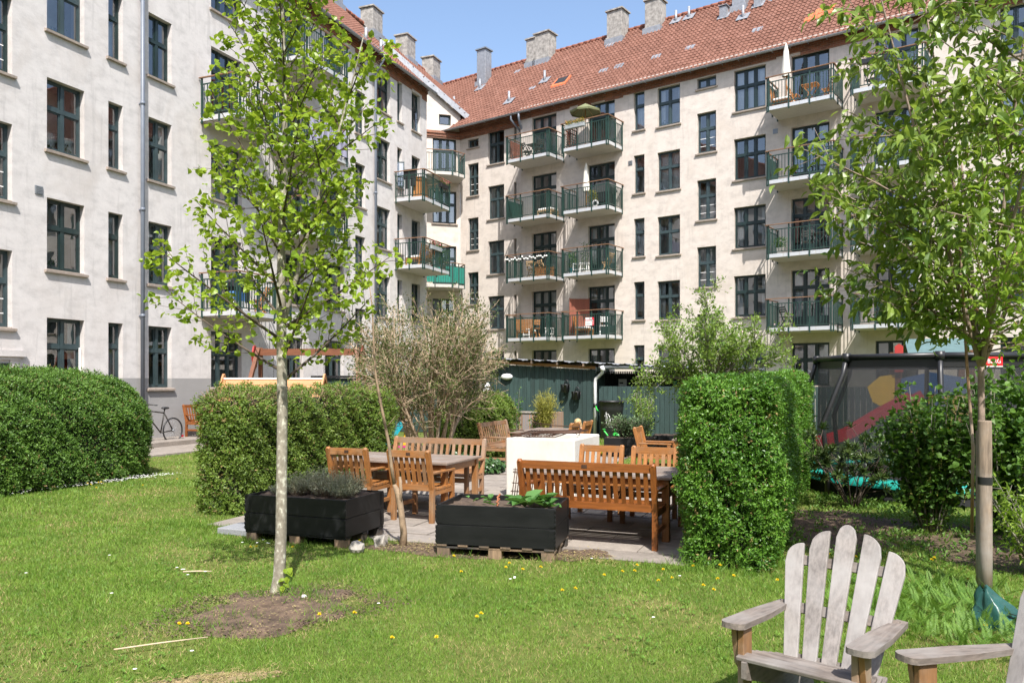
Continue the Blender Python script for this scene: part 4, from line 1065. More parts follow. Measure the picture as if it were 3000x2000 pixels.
def r2(m):
    z = .955
    for i in range(12): y = .30+i*.055; m.tube([(.28, y, z), (.98, y-.04, z+.02)], .006, 5)
    m.tube([(.28, .28, z), (.98, .26, z+.02), (1.0, .92, z+.03), (.28, .95, z), (.28, .28, z)], .009, 6)
    m.tube([(.98, .3, z+.02), (1.05, .28, z-.01), (1.06, .30, z+.12), (.98, .5, z+.13)], .008, 5); m.tube([(.2, .62, z+.15), (.55, .6, z+.11), (1.0, .5, z+.10)], .007, 5)
def r3(m, x0=.40, dx=.34, tilt=.10):
    for i in range(9): x = x0+i*dx/8; m.tube([(x, -.02-tilt*1.5, .02), (x, -.02, .46)], .006, 5)
    for z in (.05, .25, .44): y = -.02-tilt*1.5*(1-z/.46); m.tube([(x0-.03, y, z), (x0+dx+.03, y, z)], .007, 5)
rack('rusty grill rack lying flat over the left half of the fire pit', r1); rack('rusty grill rack lying across the right half of the fire pit', r2)
rack('grill rack leaning on the fire pit, seen left of the bench end', lambda m: r3(m, .16, .30)); rack('grill rack leaning on the fire pit behind the bench slats', lambda m: r3(m, .62, .34, .13))

# ------------------------------------------------------------------ weathered armchairs in the foreground
def adirondack(label, loc, rot):
    t = thing('slatted_armchair', label, 'armchair', loc, rot, 'weathered slatted armchairs')
    aw = .30
    for s in (-1, 1):
        m = MB(); x = s*aw
        # arm outline: rounded front, narrowing to the rear
        pts = [(x-.062, -.035), (x-.045, -.010), (x-.015, 0), (x+.025, 0), (x+.050, -.012), (x+.064, -.04), (x+.060, -.32), (x+.030, -.70), (x-.030, -.72), (x-.062, -.35)]
        if s < 0: pts = [(2*x-p, q) for p, q in reversed(pts)]
        Mx = Matrix.Translation((0, 0, .545)) @ Matrix.Rotation(math.radians(2.5), 4, 'X')
        m.prism(pts, .028, Mx); m.build('armrest', M['adir2y'], t, bevel=.006)
        m = MB(); m.bx(x-s*.028-.016, x-s*.028+.016, -.155, -.055, 0, .530); m.build('leg', M['adirleg'], t, bevel=.004)
        m = MB(); pb = [(-.15, .53), (-.045, .53), (-.06, .44), (-.085, .34), (-.125, .30), (-.14, .31)]
        m.prism([(p, q) for p, q in pb], .026, Matrix(((0, 0, 1, x+s*.004), (1, 0, 0, 0), (0, 1, 0, 0), (0, 0, 0, 1)))); m.build('arm_bracket', M['adirleg'], t, bevel=.004)
        m = MB(); ps = [(-.02, .375), (-.02, .29), (-.12, .26), (-.84, .0), (-.92, .0), (-.90, .06), (-.52, .205), (-.12, .372)]
        m.prism(ps, .028, Matrix(((0, 0, 1, x-s*.062), (1, 0, 0, 0), (0, 1, 0, 0), (0, 0, 0, 1)))); m.build('side_rail', M['adir2y'], t, bevel=.004)
    m = MB()
    for k in range(6):
        y = -.065-k*.083; z = .386-.016*max(0, k-.3)*1.55
        m.beam((-.285, y, z), (.285, y, z), .074, .022, 0, (0, .38 if k else .1, 1))
    m.build('seat', M['adir2x'], t, bevel=.005)
    lean = math.radians(24)
    base = Vector((0, -.50, .265)); up = Vector((0, -math.sin(lean), math.cos(lean))); nrm = Vector((0, math.cos(lean), math.sin(lean)))
    tops = [.650, .725, .765, .720, .635]; Ls = tops
    m = MB()
    for k in range(5):
        q = k-2; x0 = q*.098; x1 = q*.142; L = Ls[k]; w0, w1 = .037, .053
        ax = Vector(((x1-x0)/.74, 0, 0))
        def P(s, v):     # s in -1..1 across, v along
            f = v/.74; ww = w0+(w1-w0)*min(1, f*1.15); c = base+up*v+Vector((x0+(x1-x0)*f, 0, 0)); return c+Vector((s*ww, 0, 0))
        out = [P(-1, 0), P(1, 0)]
        n = 8
        arc = []
        for i in range(n+1):
            s = 1-2*i/n
            if q == 0: v = L-.075*(1-math.sqrt(max(0, 1-s*s)))
            else:
                e = s*(1 if q > 0 else -1)      # e=1 on the outer edge
                v = L-.115*(1-math.sqrt(max(0, 1-((e+1)/2)**2)))
            arc.append(P(s, v))
        out += arc; nn = len(out); th = nrm*.011
        m.add([p-th for p in out]+[p+th for p in out], [tuple(reversed(range(nn))), tuple(range(nn, 2*nn))]+[(i, (i+1) % nn, nn+(i+1) % nn, nn+i) for i in range(nn)])
    m.build('back_slats', M['adir'], t, bevel=.004)
    m = MB()
    for v, hw in ((.02, .23), (.285, .305), (.545, .30)):
        c = base+up*v-nrm*.024; m.beam(c-Vector((hw, 0, 0)), c+Vector((hw, 0, 0)), .024, .055, 0, up)
    m.build('back_rail', M['adir2x'], t, bevel=.003)
    return t
adirondack('silvery wooden armchair with fan shaped slatted back, facing the lower left', (1.30, 3.70, 0), math.radians(139))
adirondack('silvery wooden armchair cut by the right edge, only one arm and a slat showing', (1.79, 3.16, 0), math.radians(108.6))

# ------------------------------------------------------------------ swing, playhouse roof, toys, trampoline, play tower
t = thing('swing_set', 'brown timber swing frame with red end plates behind the middle hedge', 'swing', (-5.55, 21.6, 0), -.06)
m = MB(); m.bx(-1.42, 1.42, -.06, .06, 2.44, 2.62); m.build('beam', M['swingx'], t)
for s in (-1, 1):
    for y in (-1, 1):
        m = MB(); m.beam((s*1.42+s*(.30), y*1.0, 0), (s*1.36, y*.07, 2.64), .10, .10, 0, (1, 0, 0)); m.build('leg', M['swing'], t)
    m = MB(); m.prism([(-.13, .1), (-.2, .32), (-.1, .55), (0, .6), (.12, .52), (.2, .25), (.12, .03), (0, -.08)], .04, Matrix.Translation((s*1.50, 0, 2.12)) @ Matrix.Rotation(PI/2, 4, 'Z') @ Matrix.Rotation(PI/2, 4, 'X')); m.build('end_plate', M['redwood'], t)
m = MB()
for i in range(64): x = -1.35+i*2.7/63; m.tube([(x, rnd.uniform(-.01, .01), 2.62), (x+rnd.uniform(-.03, .03), rnd.uniform(-.04, .04), 2.80)], .004, 4)
m.build('bird_spikes', M['iron'], t)
for x0 in (-.75, .65):
    m = MB()
    for dx in (-.22, .22):
        for k in range(48): z = 2.40-k*.04; m.tube([(x0+dx, 0, z), (x0+dx+.006*(-1)**k, .006*(-1)**k, z-.034)], .009, 5)
    m.bx(x0-.25, x0+.25, -.09, .09, .44, .48); m.build('swing_seat', M['iron'], t)
t = thing('playhouse', 'long orange timber playhouse roof with a white ridge, showing over the middle hedge', 'playhouse', (-6.1, 20.3, 0), -.03)
m = MB()
for s in (-1, 1):
    for k in range(5): 
        z1 = 1.78-.16*k; z0 = z1-.155; y1 = s*(.02+.13*k); y0 = s*(.02+.13*(k+1)); m.add([(-1.3, y1, z1), (1.3, y1, z1), (1.3, y0, z0), (-1.3, y0, z0), (-1.3, y1, z1+.02), (1.3, y1, z1+.02), (1.3, y0, z0+.03), (-1.3, y0, z0+.03)], [(0, 1, 2, 3), (4, 7, 6, 5), (0, 4, 5, 1), (3, 2, 6, 7), (0, 3, 7, 4), (1, 5, 6, 2)])
m.build('roof', M['cedarx'], t); m = MB(); m.bx(-1.32, 1.32, -.06, .06, 1.79, 1.825); m.build('ridge_cap', M['white'], t)
m = MB()
for x in (-1.28, 1.28):
    for s in (-1, 1): m.beam((x*1.02, 0, 1.90), (x*1.02, s*.75, .95), .04, .09)
    m.bx(x-.03, x+.03, -.6, .6, 0, 1.0)
m.bx(-1.25, 1.25, -.58, -.55, 0, 1.0); m.bx(-1.25, 1.25, .55, .58, 0, 1.0); m.build('wall', M['cedar'], t)
t = thing('toy_slide', 'small turquoise toy slide with yellow side by the bare shrub', 'toy slide', (-2.55, 18.9, 0), .35)
m = MB(); m.beam((-.55, .02, .02), (0, .02, .80), .05, .16, 0, (0, 1, 0)); m.beam((-.55, .32, .02), (0, .32, .80), .05, .16, 0, (0, 1, 0)); m.tube([(0, .02, .80), (.04, .02, .86), (.1, .02, .8), (.3, .02, 0)], .035, 8); m.tube([(0, .32, .80), (.04, .32, .86), (.1, .32, .8), (.3, .32, 0)], .035, 8); m.build('frame', M['tealp'], t)
m = MB(); m.prism([(-.02, .2), (.22, .2), (.16, .62), (.02, .62)], .03, Matrix(((1, 0, 0, 0), (0, 0, 1, .17), (0, 1, 0, 0), (0, 0, 0, 1)))); m.build('side_panel', M['yellow'], t)
m = MB(); m.bx(-.30, .1, .02, .32, .15, .19); m.build('step', simple('pink_plastic', (.5, .03, .2), .4), t)
m = MB(); m.bx(-.18, .18, -.07, .07, .03, .10); m.bx(.08, .20, -.075, .075, .10, .13, 1)
for x in (-.11, .11): m.lathe([(0, -.08), (.05, -.08), (.05, .08), (0, .08)], 10, (x, 0, .05), 1, True, Matrix.Rotation(PI/2, 3, 'X'))
o = m.build('toy_truck', [M['yellow'], M['red']]); o.location = (1.92, 18.6, 0); tag(o, 'flat yellow and red toy on the grass behind the fire pit', 'toy')

# trampoline with its safety net
TC = Vector((6.80, 12.8, 0)); TR = 2.0
t = thing('trampoline', 'round trampoline with black safety net and turquoise edge pad', 'trampoline', TC)
def ringpts(r, z, n=8, off=.349): return [Vector((r*math.cos(2*PI*i/n+off), r*math.sin(2*PI*i/n+off), z)) for i in range(n)]
top = ringpts(1.75, 2.11); low = ringpts(TR*1.02, .25)
m = MB()
for p, q, l in zip(top, top[1:]+top[:1], low): m.tube([p, q], .045, 8)
m.build('top_ring', M['black'], t)
for p, l in zip(top, low):
    m = MB(); o_ = l*1.04; m.tube([Vector((o_.x, o_.y, 0)), Vector((o_.x, o_.y, .5)), Vector((o_.x*1.04, o_.y*1.04, 1.1)), Vector((p.x*1.04, p.y*1.04, 1.85)), Vector((p.x*1.0, p.y*1.0, 2.13))], .04, 8); m.tube([Vector((p.x, p.y, 2.04)), Vector((p.x, p.y, 2.17))], .065, 10); m.build('pole', M['black'], t)
def netmat():
    m, nt, b = _mat('safety_net'); b.inputs['Base Color'].default_value = (.03, .03, .032, 1); b.inputs['Roughness'].default_value = .7
    tr = N(nt, 'ShaderNodeBsdfTransparent'); mx = N(nt, 'ShaderNodeMixShader'); mx.inputs[0].default_value = .62; out = nt.nodes['Material Output']
    nt.links.new(tr.outputs[0], mx.inputs[1]); nt.links.new(b.outputs[0], mx.inputs[2]); nt.links.new(mx.outputs[0], out.inputs[0]); return m
M['net'] = netmat()
m = MB(); n = 8
a_ = [p*.985 for p in ringpts(1.75, 2.11)]; b_ = ringpts(1.76, .30); a_ = [Vector((p.x, p.y, 2.07)) for p in a_]
m.add(a_+b_, [(i, (i+1) % n, n+(i+1) % n, n+i) for i in range(n)]); m.build('safety_net', M['net'], t)
m = MB(); b2 = [Vector((p.x*1.006, p.y*1.006, z)) for z in (2.08, 1.95) for p in a_]; m.add(b2, [(i, (i+1) % n, n+(i+1) % n, n+i) for i in range(n)]); m.build('net_band', M['black'], t)
m = MB(); k = 40; rr = [(TR*1.03, .20), (TR*1.03, .28), (TR*.98, .31), (TR*.86, .30), (TR*.86, .26)]
m.lathe(rr, k); m.build('edge_pad', M['padteal'], t)
m = MB(); m.lathe([(0, .25), (TR*.87, .25)], k); m.build('mat', M['black'], t)
m = MB(); m.lathe([(TR*1.0, .20), (TR*1.0, .02)], k); m.build('shade_skirt', M['dark'], t)  # dark wall below the pad standing in for the shade under it
# play tower
t = thing('play_tower', 'timber play tower with yellow panels and a green grey roof behind the trampoline', 'play tower', (10.15, 18.8, 0), -.35)
for x in (-.95, .55):
    for y in (-.6, .6):
        m = MB(); m.bx(x-.07, x+.07, y-.07, y+.07, 0, 2.45); m.build('post', M['swing'], t)
m = MB(); m.bx(-.9, .5, -.68, -.64, .55, 1.75); m.build('panel', M['yellow'], t)
m = MB(); m.tube([(-.15, -.70, 1.10), (-.15, -.69, 1.10)], .20, 20); m.prism([(-.9, 1.45), (.5, 1.45), (.5, 1.8), (-.3, 1.95), (-.9, 1.8)], .02, Matrix(((1, 0, 0, 0), (0, 0, 1, -.70), (0, 1, 0, 0), (0, 0, 0, 1)))); m.build('blue_shape', M['blue'], t)
m = MB(); m.prism([(-1.5, 1.25), (-1.05, 1.0), (-1.02, 1.9), (-1.35, 1.85), (-1.62, 1.6)], .03, Matrix(((1, 0, 0, 0), (0, 0, 1, -.66), (0, 1, 0, 0), (0, 0, 0, 1)))); m.build('cloud_panel', M['yellow'], t)
m = MB(); m.bx(-.9, .5, -.6, .6, .95, 1.0); m.build('platform', M['swingx'], t)
m = MB()
for s in (-1, 1): m.add([(-.75, s*.7, 2.38), (.75, s*.7, 2.38), (.75, 0, 2.75), (-.75, 0, 2.75), (-.75, s*.7, 2.34), (.75, s*.7, 2.34), (.75, 0, 2.71), (-.75, 0, 2.71)], [(0, 1, 2, 3), (4, 7, 6, 5), (0, 4, 5, 1), (0, 3, 7, 4), (1, 5, 6, 2)])
m.build('roof', simple('grey_green_roof', (.09, .15, .15), .6), t)
m = MB(); m.prism([(-.09, 0), (.09, 0), (.09, .6), (0, .66), (-.09, .6)], .03, Matrix(((1, 0, 0, -.95), (0, 0, 1, -.75), (0, 1, 0, 1.95), (0, 0, 0, 1)))); m.build('red_board', M['redwood'], t)
t = thing('slide', 'dark pink play slide descending to the left behind the trampoline net', 'slide', (8.75, 18.2, 0), -.1)
m = MB(); pts = [Vector((.55, 0, 1.35)), Vector((-.2, 0, .95)), Vector((-1.0, 0, .45)), Vector((-1.5, 0, .28)), Vector((-2.0, 0, .26))]
for p, q in zip(pts[:-1], pts[1:]): m.beam(p, q, .5, .03)
for y in (-.25, .25):
    for p, q in zip(pts[:-1], pts[1:]): m.beam(p+Vector((0, y, .09)), q+Vector((0, y, .09)), .03, .2)
m.build('chute', M['red'], t); m = MB(); m.bx(-1.95, -1.85, -.2, .2, 0, .25); m.build('foot', M['red'], t)

# bicycle against the left wall
def bicycle(loc, rot):
    t = thing('bicycle', 'dark bicycle parked by the left wall, mostly hidden by the rounded hedge', 'bicycle', loc, rot)
    for x in (0, 1.05):
        w = thing('wheel', None, None); w.parent = t
        m = MB(); m.tube([(x+.33*math.cos(q), 0, .34+.33*math.sin(q)) for q in np.linspace(0, 2*PI, 30)], .021, 7, cap=False); o = m.build('wheel', M['black'], t)
        bpy.data.objects.remove(w)
        m = MB()
        for q in np.linspace(0, 2*PI, 19)[:-1]: m.tube([(x, 0, .34), (x+.31*math.cos(q), 0, .34+.31*math.sin(q))], .0025, 4)
        m.tube([(x, -.04, .34), (x, .04, .34)], .03, 8); m.build('spokes', M['zinc'], o)
    m = MB()
    for p, q in (((0, 0, .34), (.42, 0, .30)), ((0, 0, .34), (.30, 0, .82)), ((.42, 0, .30), (.28, 0, .92)), ((.42, 0, .30), (.90, 0, .82)), ((.30, 0, .82), (.88, 0, .90)), ((1.05, 0, .34), (.86, 0, 1.0))): m.tube([p, q], .018, 7)
    m.build('frame', M['iron'], t)
    m = MB(); m.ell((.26, 0, .95), (.13, .07, .035), 6); m.build('saddle', M['black'], t)
    m = MB(); m.tube([(.80, -.28, 1.04), (.87, -.1, 1.06), (.87, .1, 1.06), (.80, .28, 1.04)], .014, 6); m.build('handlebar', M['black'], t)
    m = MB(); m.bx(-.36, -.30, -.03, .03, .14, .20); m.build('reflector', M['red'], t)
pb = PA+UA*(-.55)+NA*.75; bicycle((pb.x, pb.y, .07), ANG_A+PI)

# ------------------------------------------------------------------ crouching child
def child(loc, rot):
    t = thing('person', 'small fair haired child in a dark top crouching by the white drainpipe', 'person', loc, rot)
    def skin(name, vs, es, rs, mat, sub=1):
        me = bpy.data.meshes.new(name); me.from_pydata(vs, es, []); o = bpy.data.objects.new(name, me); COL.objects.link(o); o.parent = t
        sk = o.modifiers.new('skin', 'SKIN'); sk.use_smooth_shade = True
        me.skin_vertices.new() if not me.skin_vertices else None
        for i, r in enumerate(rs): me.skin_vertices[0].data[i].radius = (r, r)
        me.skin_vertices[0].data[0].use_root = True
        sb = o.modifiers.new('sub', 'SUBSURF'); sb.levels = sub; sb.render_levels = sub; me.materials.append(mat); return o
    sk = simple('skin', (.55, .33, .24), .55, .06); top = simple('dark_clothing', (.018, .018, .026), .85, .2); hair = simple('blond_hair', (.42, .29, .14), .6, .4, 40, stretch=(1, 1, .2))
    # crouched: x forward, z up
    vs = [(0, 0, .22), (.06, 0, .36), (.14, 0, .47), (.19, 0, .54), (.22, 0, .60), (.25, 0, .66),
          (.02, .09, .22), (.22, .10, .30), (.10, .10, .06), (.19, .10, .025), (.02, -.09, .22), (.22, -.10, .30), (.10, -.10, .06), (.19, -.10, .025),
          (.15, .11, .46), (.25, .13, .34), (.36, .09, .27), (.41, .08, .25), (.15, -.11, .46), (.25, -.13, .34), (.36, -.09, .27), (.41, -.08, .25)]
    es = [(0, 1), (1, 2), (2, 3), (3, 4), (4, 5), (0, 6), (6, 7), (7, 8), (8, 9), (0, 10), (10, 11), (11, 12), (12, 13), (2, 14), (14, 15), (15, 16), (16, 17), (2, 18), (18, 19), (19, 20), (20, 21)]
    rs = [.095, .09, .085, .04, .085, .08, .075, .058, .042, .034, .075, .058, .042, .034, .042, .034, .026, .022, .042, .034, .026, .022]
    skin('body', vs, es, rs, sk)
    cv = [vs[i] for i in (0, 1, 2, 6, 7, 8, 10, 11, 12, 14, 15, 16, 18, 19, 20)]
    ce = [(0, 1), (1, 2), (0, 3), (3, 4), (4, 5), (0, 6), (6, 7), (7, 8), (2, 9), (9, 10), (10, 11), (2, 12), (12, 13), (13, 14)]
    skin('clothing', cv, ce, [.112, .108, .102, .09, .073, .055, .09, .073, .055, .056, .047, .037, .056, .047, .037], top)
    m = MB(); m.ell((.205, 0, .66), (.10, .095, .10), 9); m.ell((.15, 0, .57), (.06, .085, .12), 8); m.build('hair', hair, t)
    m = MB()
    for y in (-.03, .03): m.ell((.318, y, .65), (.010, .014, .010), 5)
    m.build('eyes', M['dark'], t); m = MB(); m.ell((.335, 0, .628), (.016, .012, .014), 5); m.build('nose', sk, t)
child((1.93, 21.0, 0), math.radians(200))

# ------------------------------------------------------------------ small things on the ground
def rock(name, label, cat, loc, r, mat, seed, group=None):
    rr = random.Random(seed); bm = bmesh.new(); bmesh.ops.create_icosphere(bm, subdivisions=2, radius=1)
    for v in bm.verts: v.co *= 1+rr.uniform(-.14, .14); v.co.x *= r[0]; v.co.y *= r[1]; v.co.z *= r[2]
    me = bpy.data.meshes.new(name); bm.to_mesh(me); bm.free(); me.materials.append(mat); o = bpy.data.objects.new(name, me); COL.objects.link(o); o.location = loc; o.rotation_euler = (0, 0, rr.uniform(0, 3)); return tag(o, label, cat, group)
rock('stone', 'angular pale stone at the corner of the lavender planter, left of the pair', 'stone', (-1.58, 8.08, .05), (.115, .08, .075), M['stone'], 3)
rock('stone', 'pale block stone beside the base of the thin dead sapling', 'stone', (-1.38, 8.33, .055), (.09, .07, .08), M['stone'], 5)
rock('stone', 'small white egg shaped stone on the bare soil by the lime tree', 'stone', (-1.66, 6.32, .03), (.022, .02, .018), M['birch'], 9)
m = MB(); m.bx(-.27, .27, -.2, .2, 0, .075); o = m.build('stone_step', M['granite'], bevel=.01); o.location = (-3.04, 9.12, 0); o.rotation_euler = (0, 0, ANG); tag(o, 'grey granite step at the left end of the lavender planter', 'stone step')
def stick(label, p, q, r):
    m = MB(); p = Vector(p); q = Vector(q); mid = (p+q)/2+Vector((0, .006, .001)); m.tube([p, mid, q], [r, r*1.1, r*.6], 6); tag(m.build('twig', simple('dry_twig', (.50, .40, .27), .8, .2, 20)), label, 'twig')
stick('long pale dry twig on the grass at lower left', (-2.53, 5.03, .045), (-2.02, 5.26, .05), .0055); stick('short dry twig on the grass behind the bare soil', (-2.95, 7.1, .04), (-2.7, 7.12, .04), .007)
# watering bag at the stake
t = thing('watering_bag', 'crumpled green tree watering bag at the foot of the stakes', 'watering bag', (3.45, 5.62, 0), -.1)
t.scale = (.82, .82, .8)
m = MB(); n = 30; rows = [(0.0, .20, .15, 0), (.05, .215, .16, 0), (.12, .19, .14, -.01), (.19, .14, .10, -.035), (.25, .10, .065, -.07), (.31, .055, .04, -.10), (.355, .012, .01, -.115)]
vs = []
for z, rx, ry, sx in rows:
    for i in range(n):
        a = 2*PI*i/n; k = 1+.13*math.sin(4*a+z*14)+.09*math.sin(9*a-z*9)+rnd.uniform(-.03, .03); vs.append((rx*k*math.cos(a)+sx+.06*z*math.sin(a*2), ry*k*math.sin(a), z+.025*math.sin(3*a+1)*min(1, z*6)))
m.add(vs, [(i*n+j, i*n+(j+1) % n, (i+1)*n+(j+1) % n, (i+1)*n+j) for i in range(len(rows)-1) for j in range(n)], 0, True)
m.build('bag', simple('green_tarpaulin', (.018, .075, .062), .35, .25, 9, bmp=.3), t); m = MB(); m.bx(.10, .145, -.17, -.155, .03, .13); m.beam((.02, -.15, .17), (.24, -.06, .09), .04, .008); m.build('strap', M['black'], t)
# badge on the trampoline ring
t = thing('badge', 'red badge with white letters on the trampoline ring', 'badge', (6.70, 11.02, 2.00), .1); m = MB(); m.bx(-.13, .13, -.012, 0, -.06, .085); m.build('plate', simple('badge_red', (.60, .015, .02), .4, .03), t)
m = MB()
m.bx(-.13, .13, -.016, -.012, -.057, -.045); m.build('stripe', M['white'], t)
# low bird / dandelion heads come with the plants
# ------------------------------------------------------------------ plant materials
M['hedgeA'] = leafmat('dark_privet_leaf', (.050, .115, .018), (.15, .27, .042), .22, .42)
M['hedgeB'] = leafmat('yellowish_privet_leaf', (.070, .125, .018), (.20, .29, .045), .25, .45)
M['hedgeC'] = leafmat('glossy_hedge_leaf', (.045, .125, .015), (.15, .30, .036), .25, .36)
M['brownleaf'] = leafmat('browned_leaf', (.16, .10, .04), (.34, .26, .10), .2, .6)
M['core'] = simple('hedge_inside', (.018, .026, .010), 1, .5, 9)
M['twigs'] = simple('hedge_twig', (.30, .215, .13), .9, .3, 14)
M['lime'] = leafmat('young_lime_leaf', (.135, .235, .018), (.34, .46, .045), .45, .38, tcol=(.50, .62, .05))
M['cherry'] = leafmat('cherry_leaf', (.075, .15, .024), (.26, .35, .065), .40, .35, tcol=(.36, .48, .05))
M['cherry2'] = leafmat('fresh_cherry_leaf', (.14, .25, .028), (.32, .45, .065), .46, .36, tcol=(.42, .58, .06))
M['apple'] = leafmat('apple_leaf', (.085, .175, .024), (.26, .37, .07), .38, .45, tcol=(.40, .52, .08))
M['olive'] = leafmat('small_olive_leaf', (.045, .075, .018), (.13, .17, .04), .25, .5)
M['currant'] = leafmat('currant_leaf', (.045, .115, .018), (.14, .26, .04), .35, .5)
M['raceme'] = leafmat('yellow_green_raceme', (.22, .24, .05), (.36, .34, .09), .3, .6)
M['rhodo'] = leafmat('leathery_leaf', (.025, .06, .014), (.085, .12, .03), .15, .35)
M['tansy'] = leafmat('feathery_leaf', (.075, .17, .022), (.18, .31, .05), .35, .5)
M['lav'] = leafmat('lavender_leaf', (.19, .215, .125), (.40, .40, .28), .15, .7)
M['lavstem'] = simple('lavender_stem', (.22, .17, .12), .9, .3, 30)
M['veg'] = leafmat('vegetable_leaf', (.06, .16, .035), (.12, .26, .07), .3, .5)
M['bamboo'] = leafmat('bamboo_leaf', (.21, .22, .035), (.36, .33, .07), .3, .5)
M['greyleaf'] = leafmat('grey_green_leaf', (.08, .14, .06), (.17, .25, .11), .2, .6)
M['ivy'] = leafmat('ivy_leaf', (.022, .060, .020), (.06, .12, .035), .1, .3)
M['bark'] = simple('grey_green_bark', (.19, .175, .135), .9, .35, 9, bmp=.5, stretch=(1, 1, .3))
def limebark():
    m, nt, b = _mat('smooth_spotted_bark'); n = noise(nt, 26, 4, .6, None, (1, 1, .7)); n2 = noise(nt, 3, 4, .6)
    r = ramp(nt, [(.35, (.20, .175, .135)), (.55, (.30, .27, .22)), (.64, (.55, .54, .45))], n.outputs[0]); r2 = ramp(nt, [(.3, (.75, .75, .72)), (.7, (1.15, 1.15, 1.1))], n2.outputs[0])
    nt.links.new(mixc(nt, r.outputs[0], r2.outputs[0], 1, 'MULTIPLY'), b.inputs['Base Color']); b.inputs['Roughness'].default_value = .85; bump(nt, b, n.outputs[0], .3, .004); return m
M['limebark'] = limebark()
M['lilacbark'] = simple('pale_tan_bark', (.46, .34, .225), .9, .3, 18, bmp=.4)
M['darkbark'] = simple('brown_young_bark', (.085, .062, .045), .8, .4, 20)
M['cherrybark'] = simple('cherry_bark', (.27, .20, .155), .7, .3, 12, bmp=.3)
M['deadwood'] = simple('dead_sapling_bark', (.27, .19, .12), .85, .3, 14, bmp=.4)

# ------------------------------------------------------------------ hedges
def rbox_pts(n, x0, x1, y0, y1, z1, r, lump, seed, ztaper=0.0):
    """points and normals on the sides and top of a rounded box"""
    g = np.random.default_rng(seed); w, d, h = x1-x0, y1-y0, z1
    areas = np.array([w*h, w*h, d*h, d*h, w*d]); f = g.choice(5, n, p=areas/areas.sum()); u, v = g.random(n), g.random(n)
    X = np.where(f < 2, x0+u*w, np.where(f == 2, x0, np.where(f == 3, x1, x0+u*w)))
    Y = np.where(f == 0, y0, np.where(f == 1, y1, np.where(f < 4, y0+u*d, y0+v*d))); Z = np.where(f < 4, v*h, h)
    P = np.stack([X, Y, Z], 1)
    q = np.stack([np.clip(X, x0+r, x1-r), np.clip(Y, y0+r, y1-r), np.minimum(Z, z1-r)], 1)
    dlt = P-q; nn = unit(dlt); P2 = q+nn*r
    s = P2*1.0
    lum = (np.sin(s[:, 0]*3.1+1.3+seed)*np.sin(s[:, 1]*2.7+.4)+np.sin(s[:, 2]*3.9+s[:, 0]*2.3)*.7+np.sin(s[:, 0]*8.3+s[:, 2]*7.1)*.35+np.sin(s[:, 1]*9.1+s[:, 2]*6.3+2)*.35)
    P2 = P2+nn*(lum*lump)[:, None]
    P2[:, :2] += nn[:, :2]*(-ztaper*np.maximum(0, .35-P2[:, 2]))[:, None]
    return P2, nn
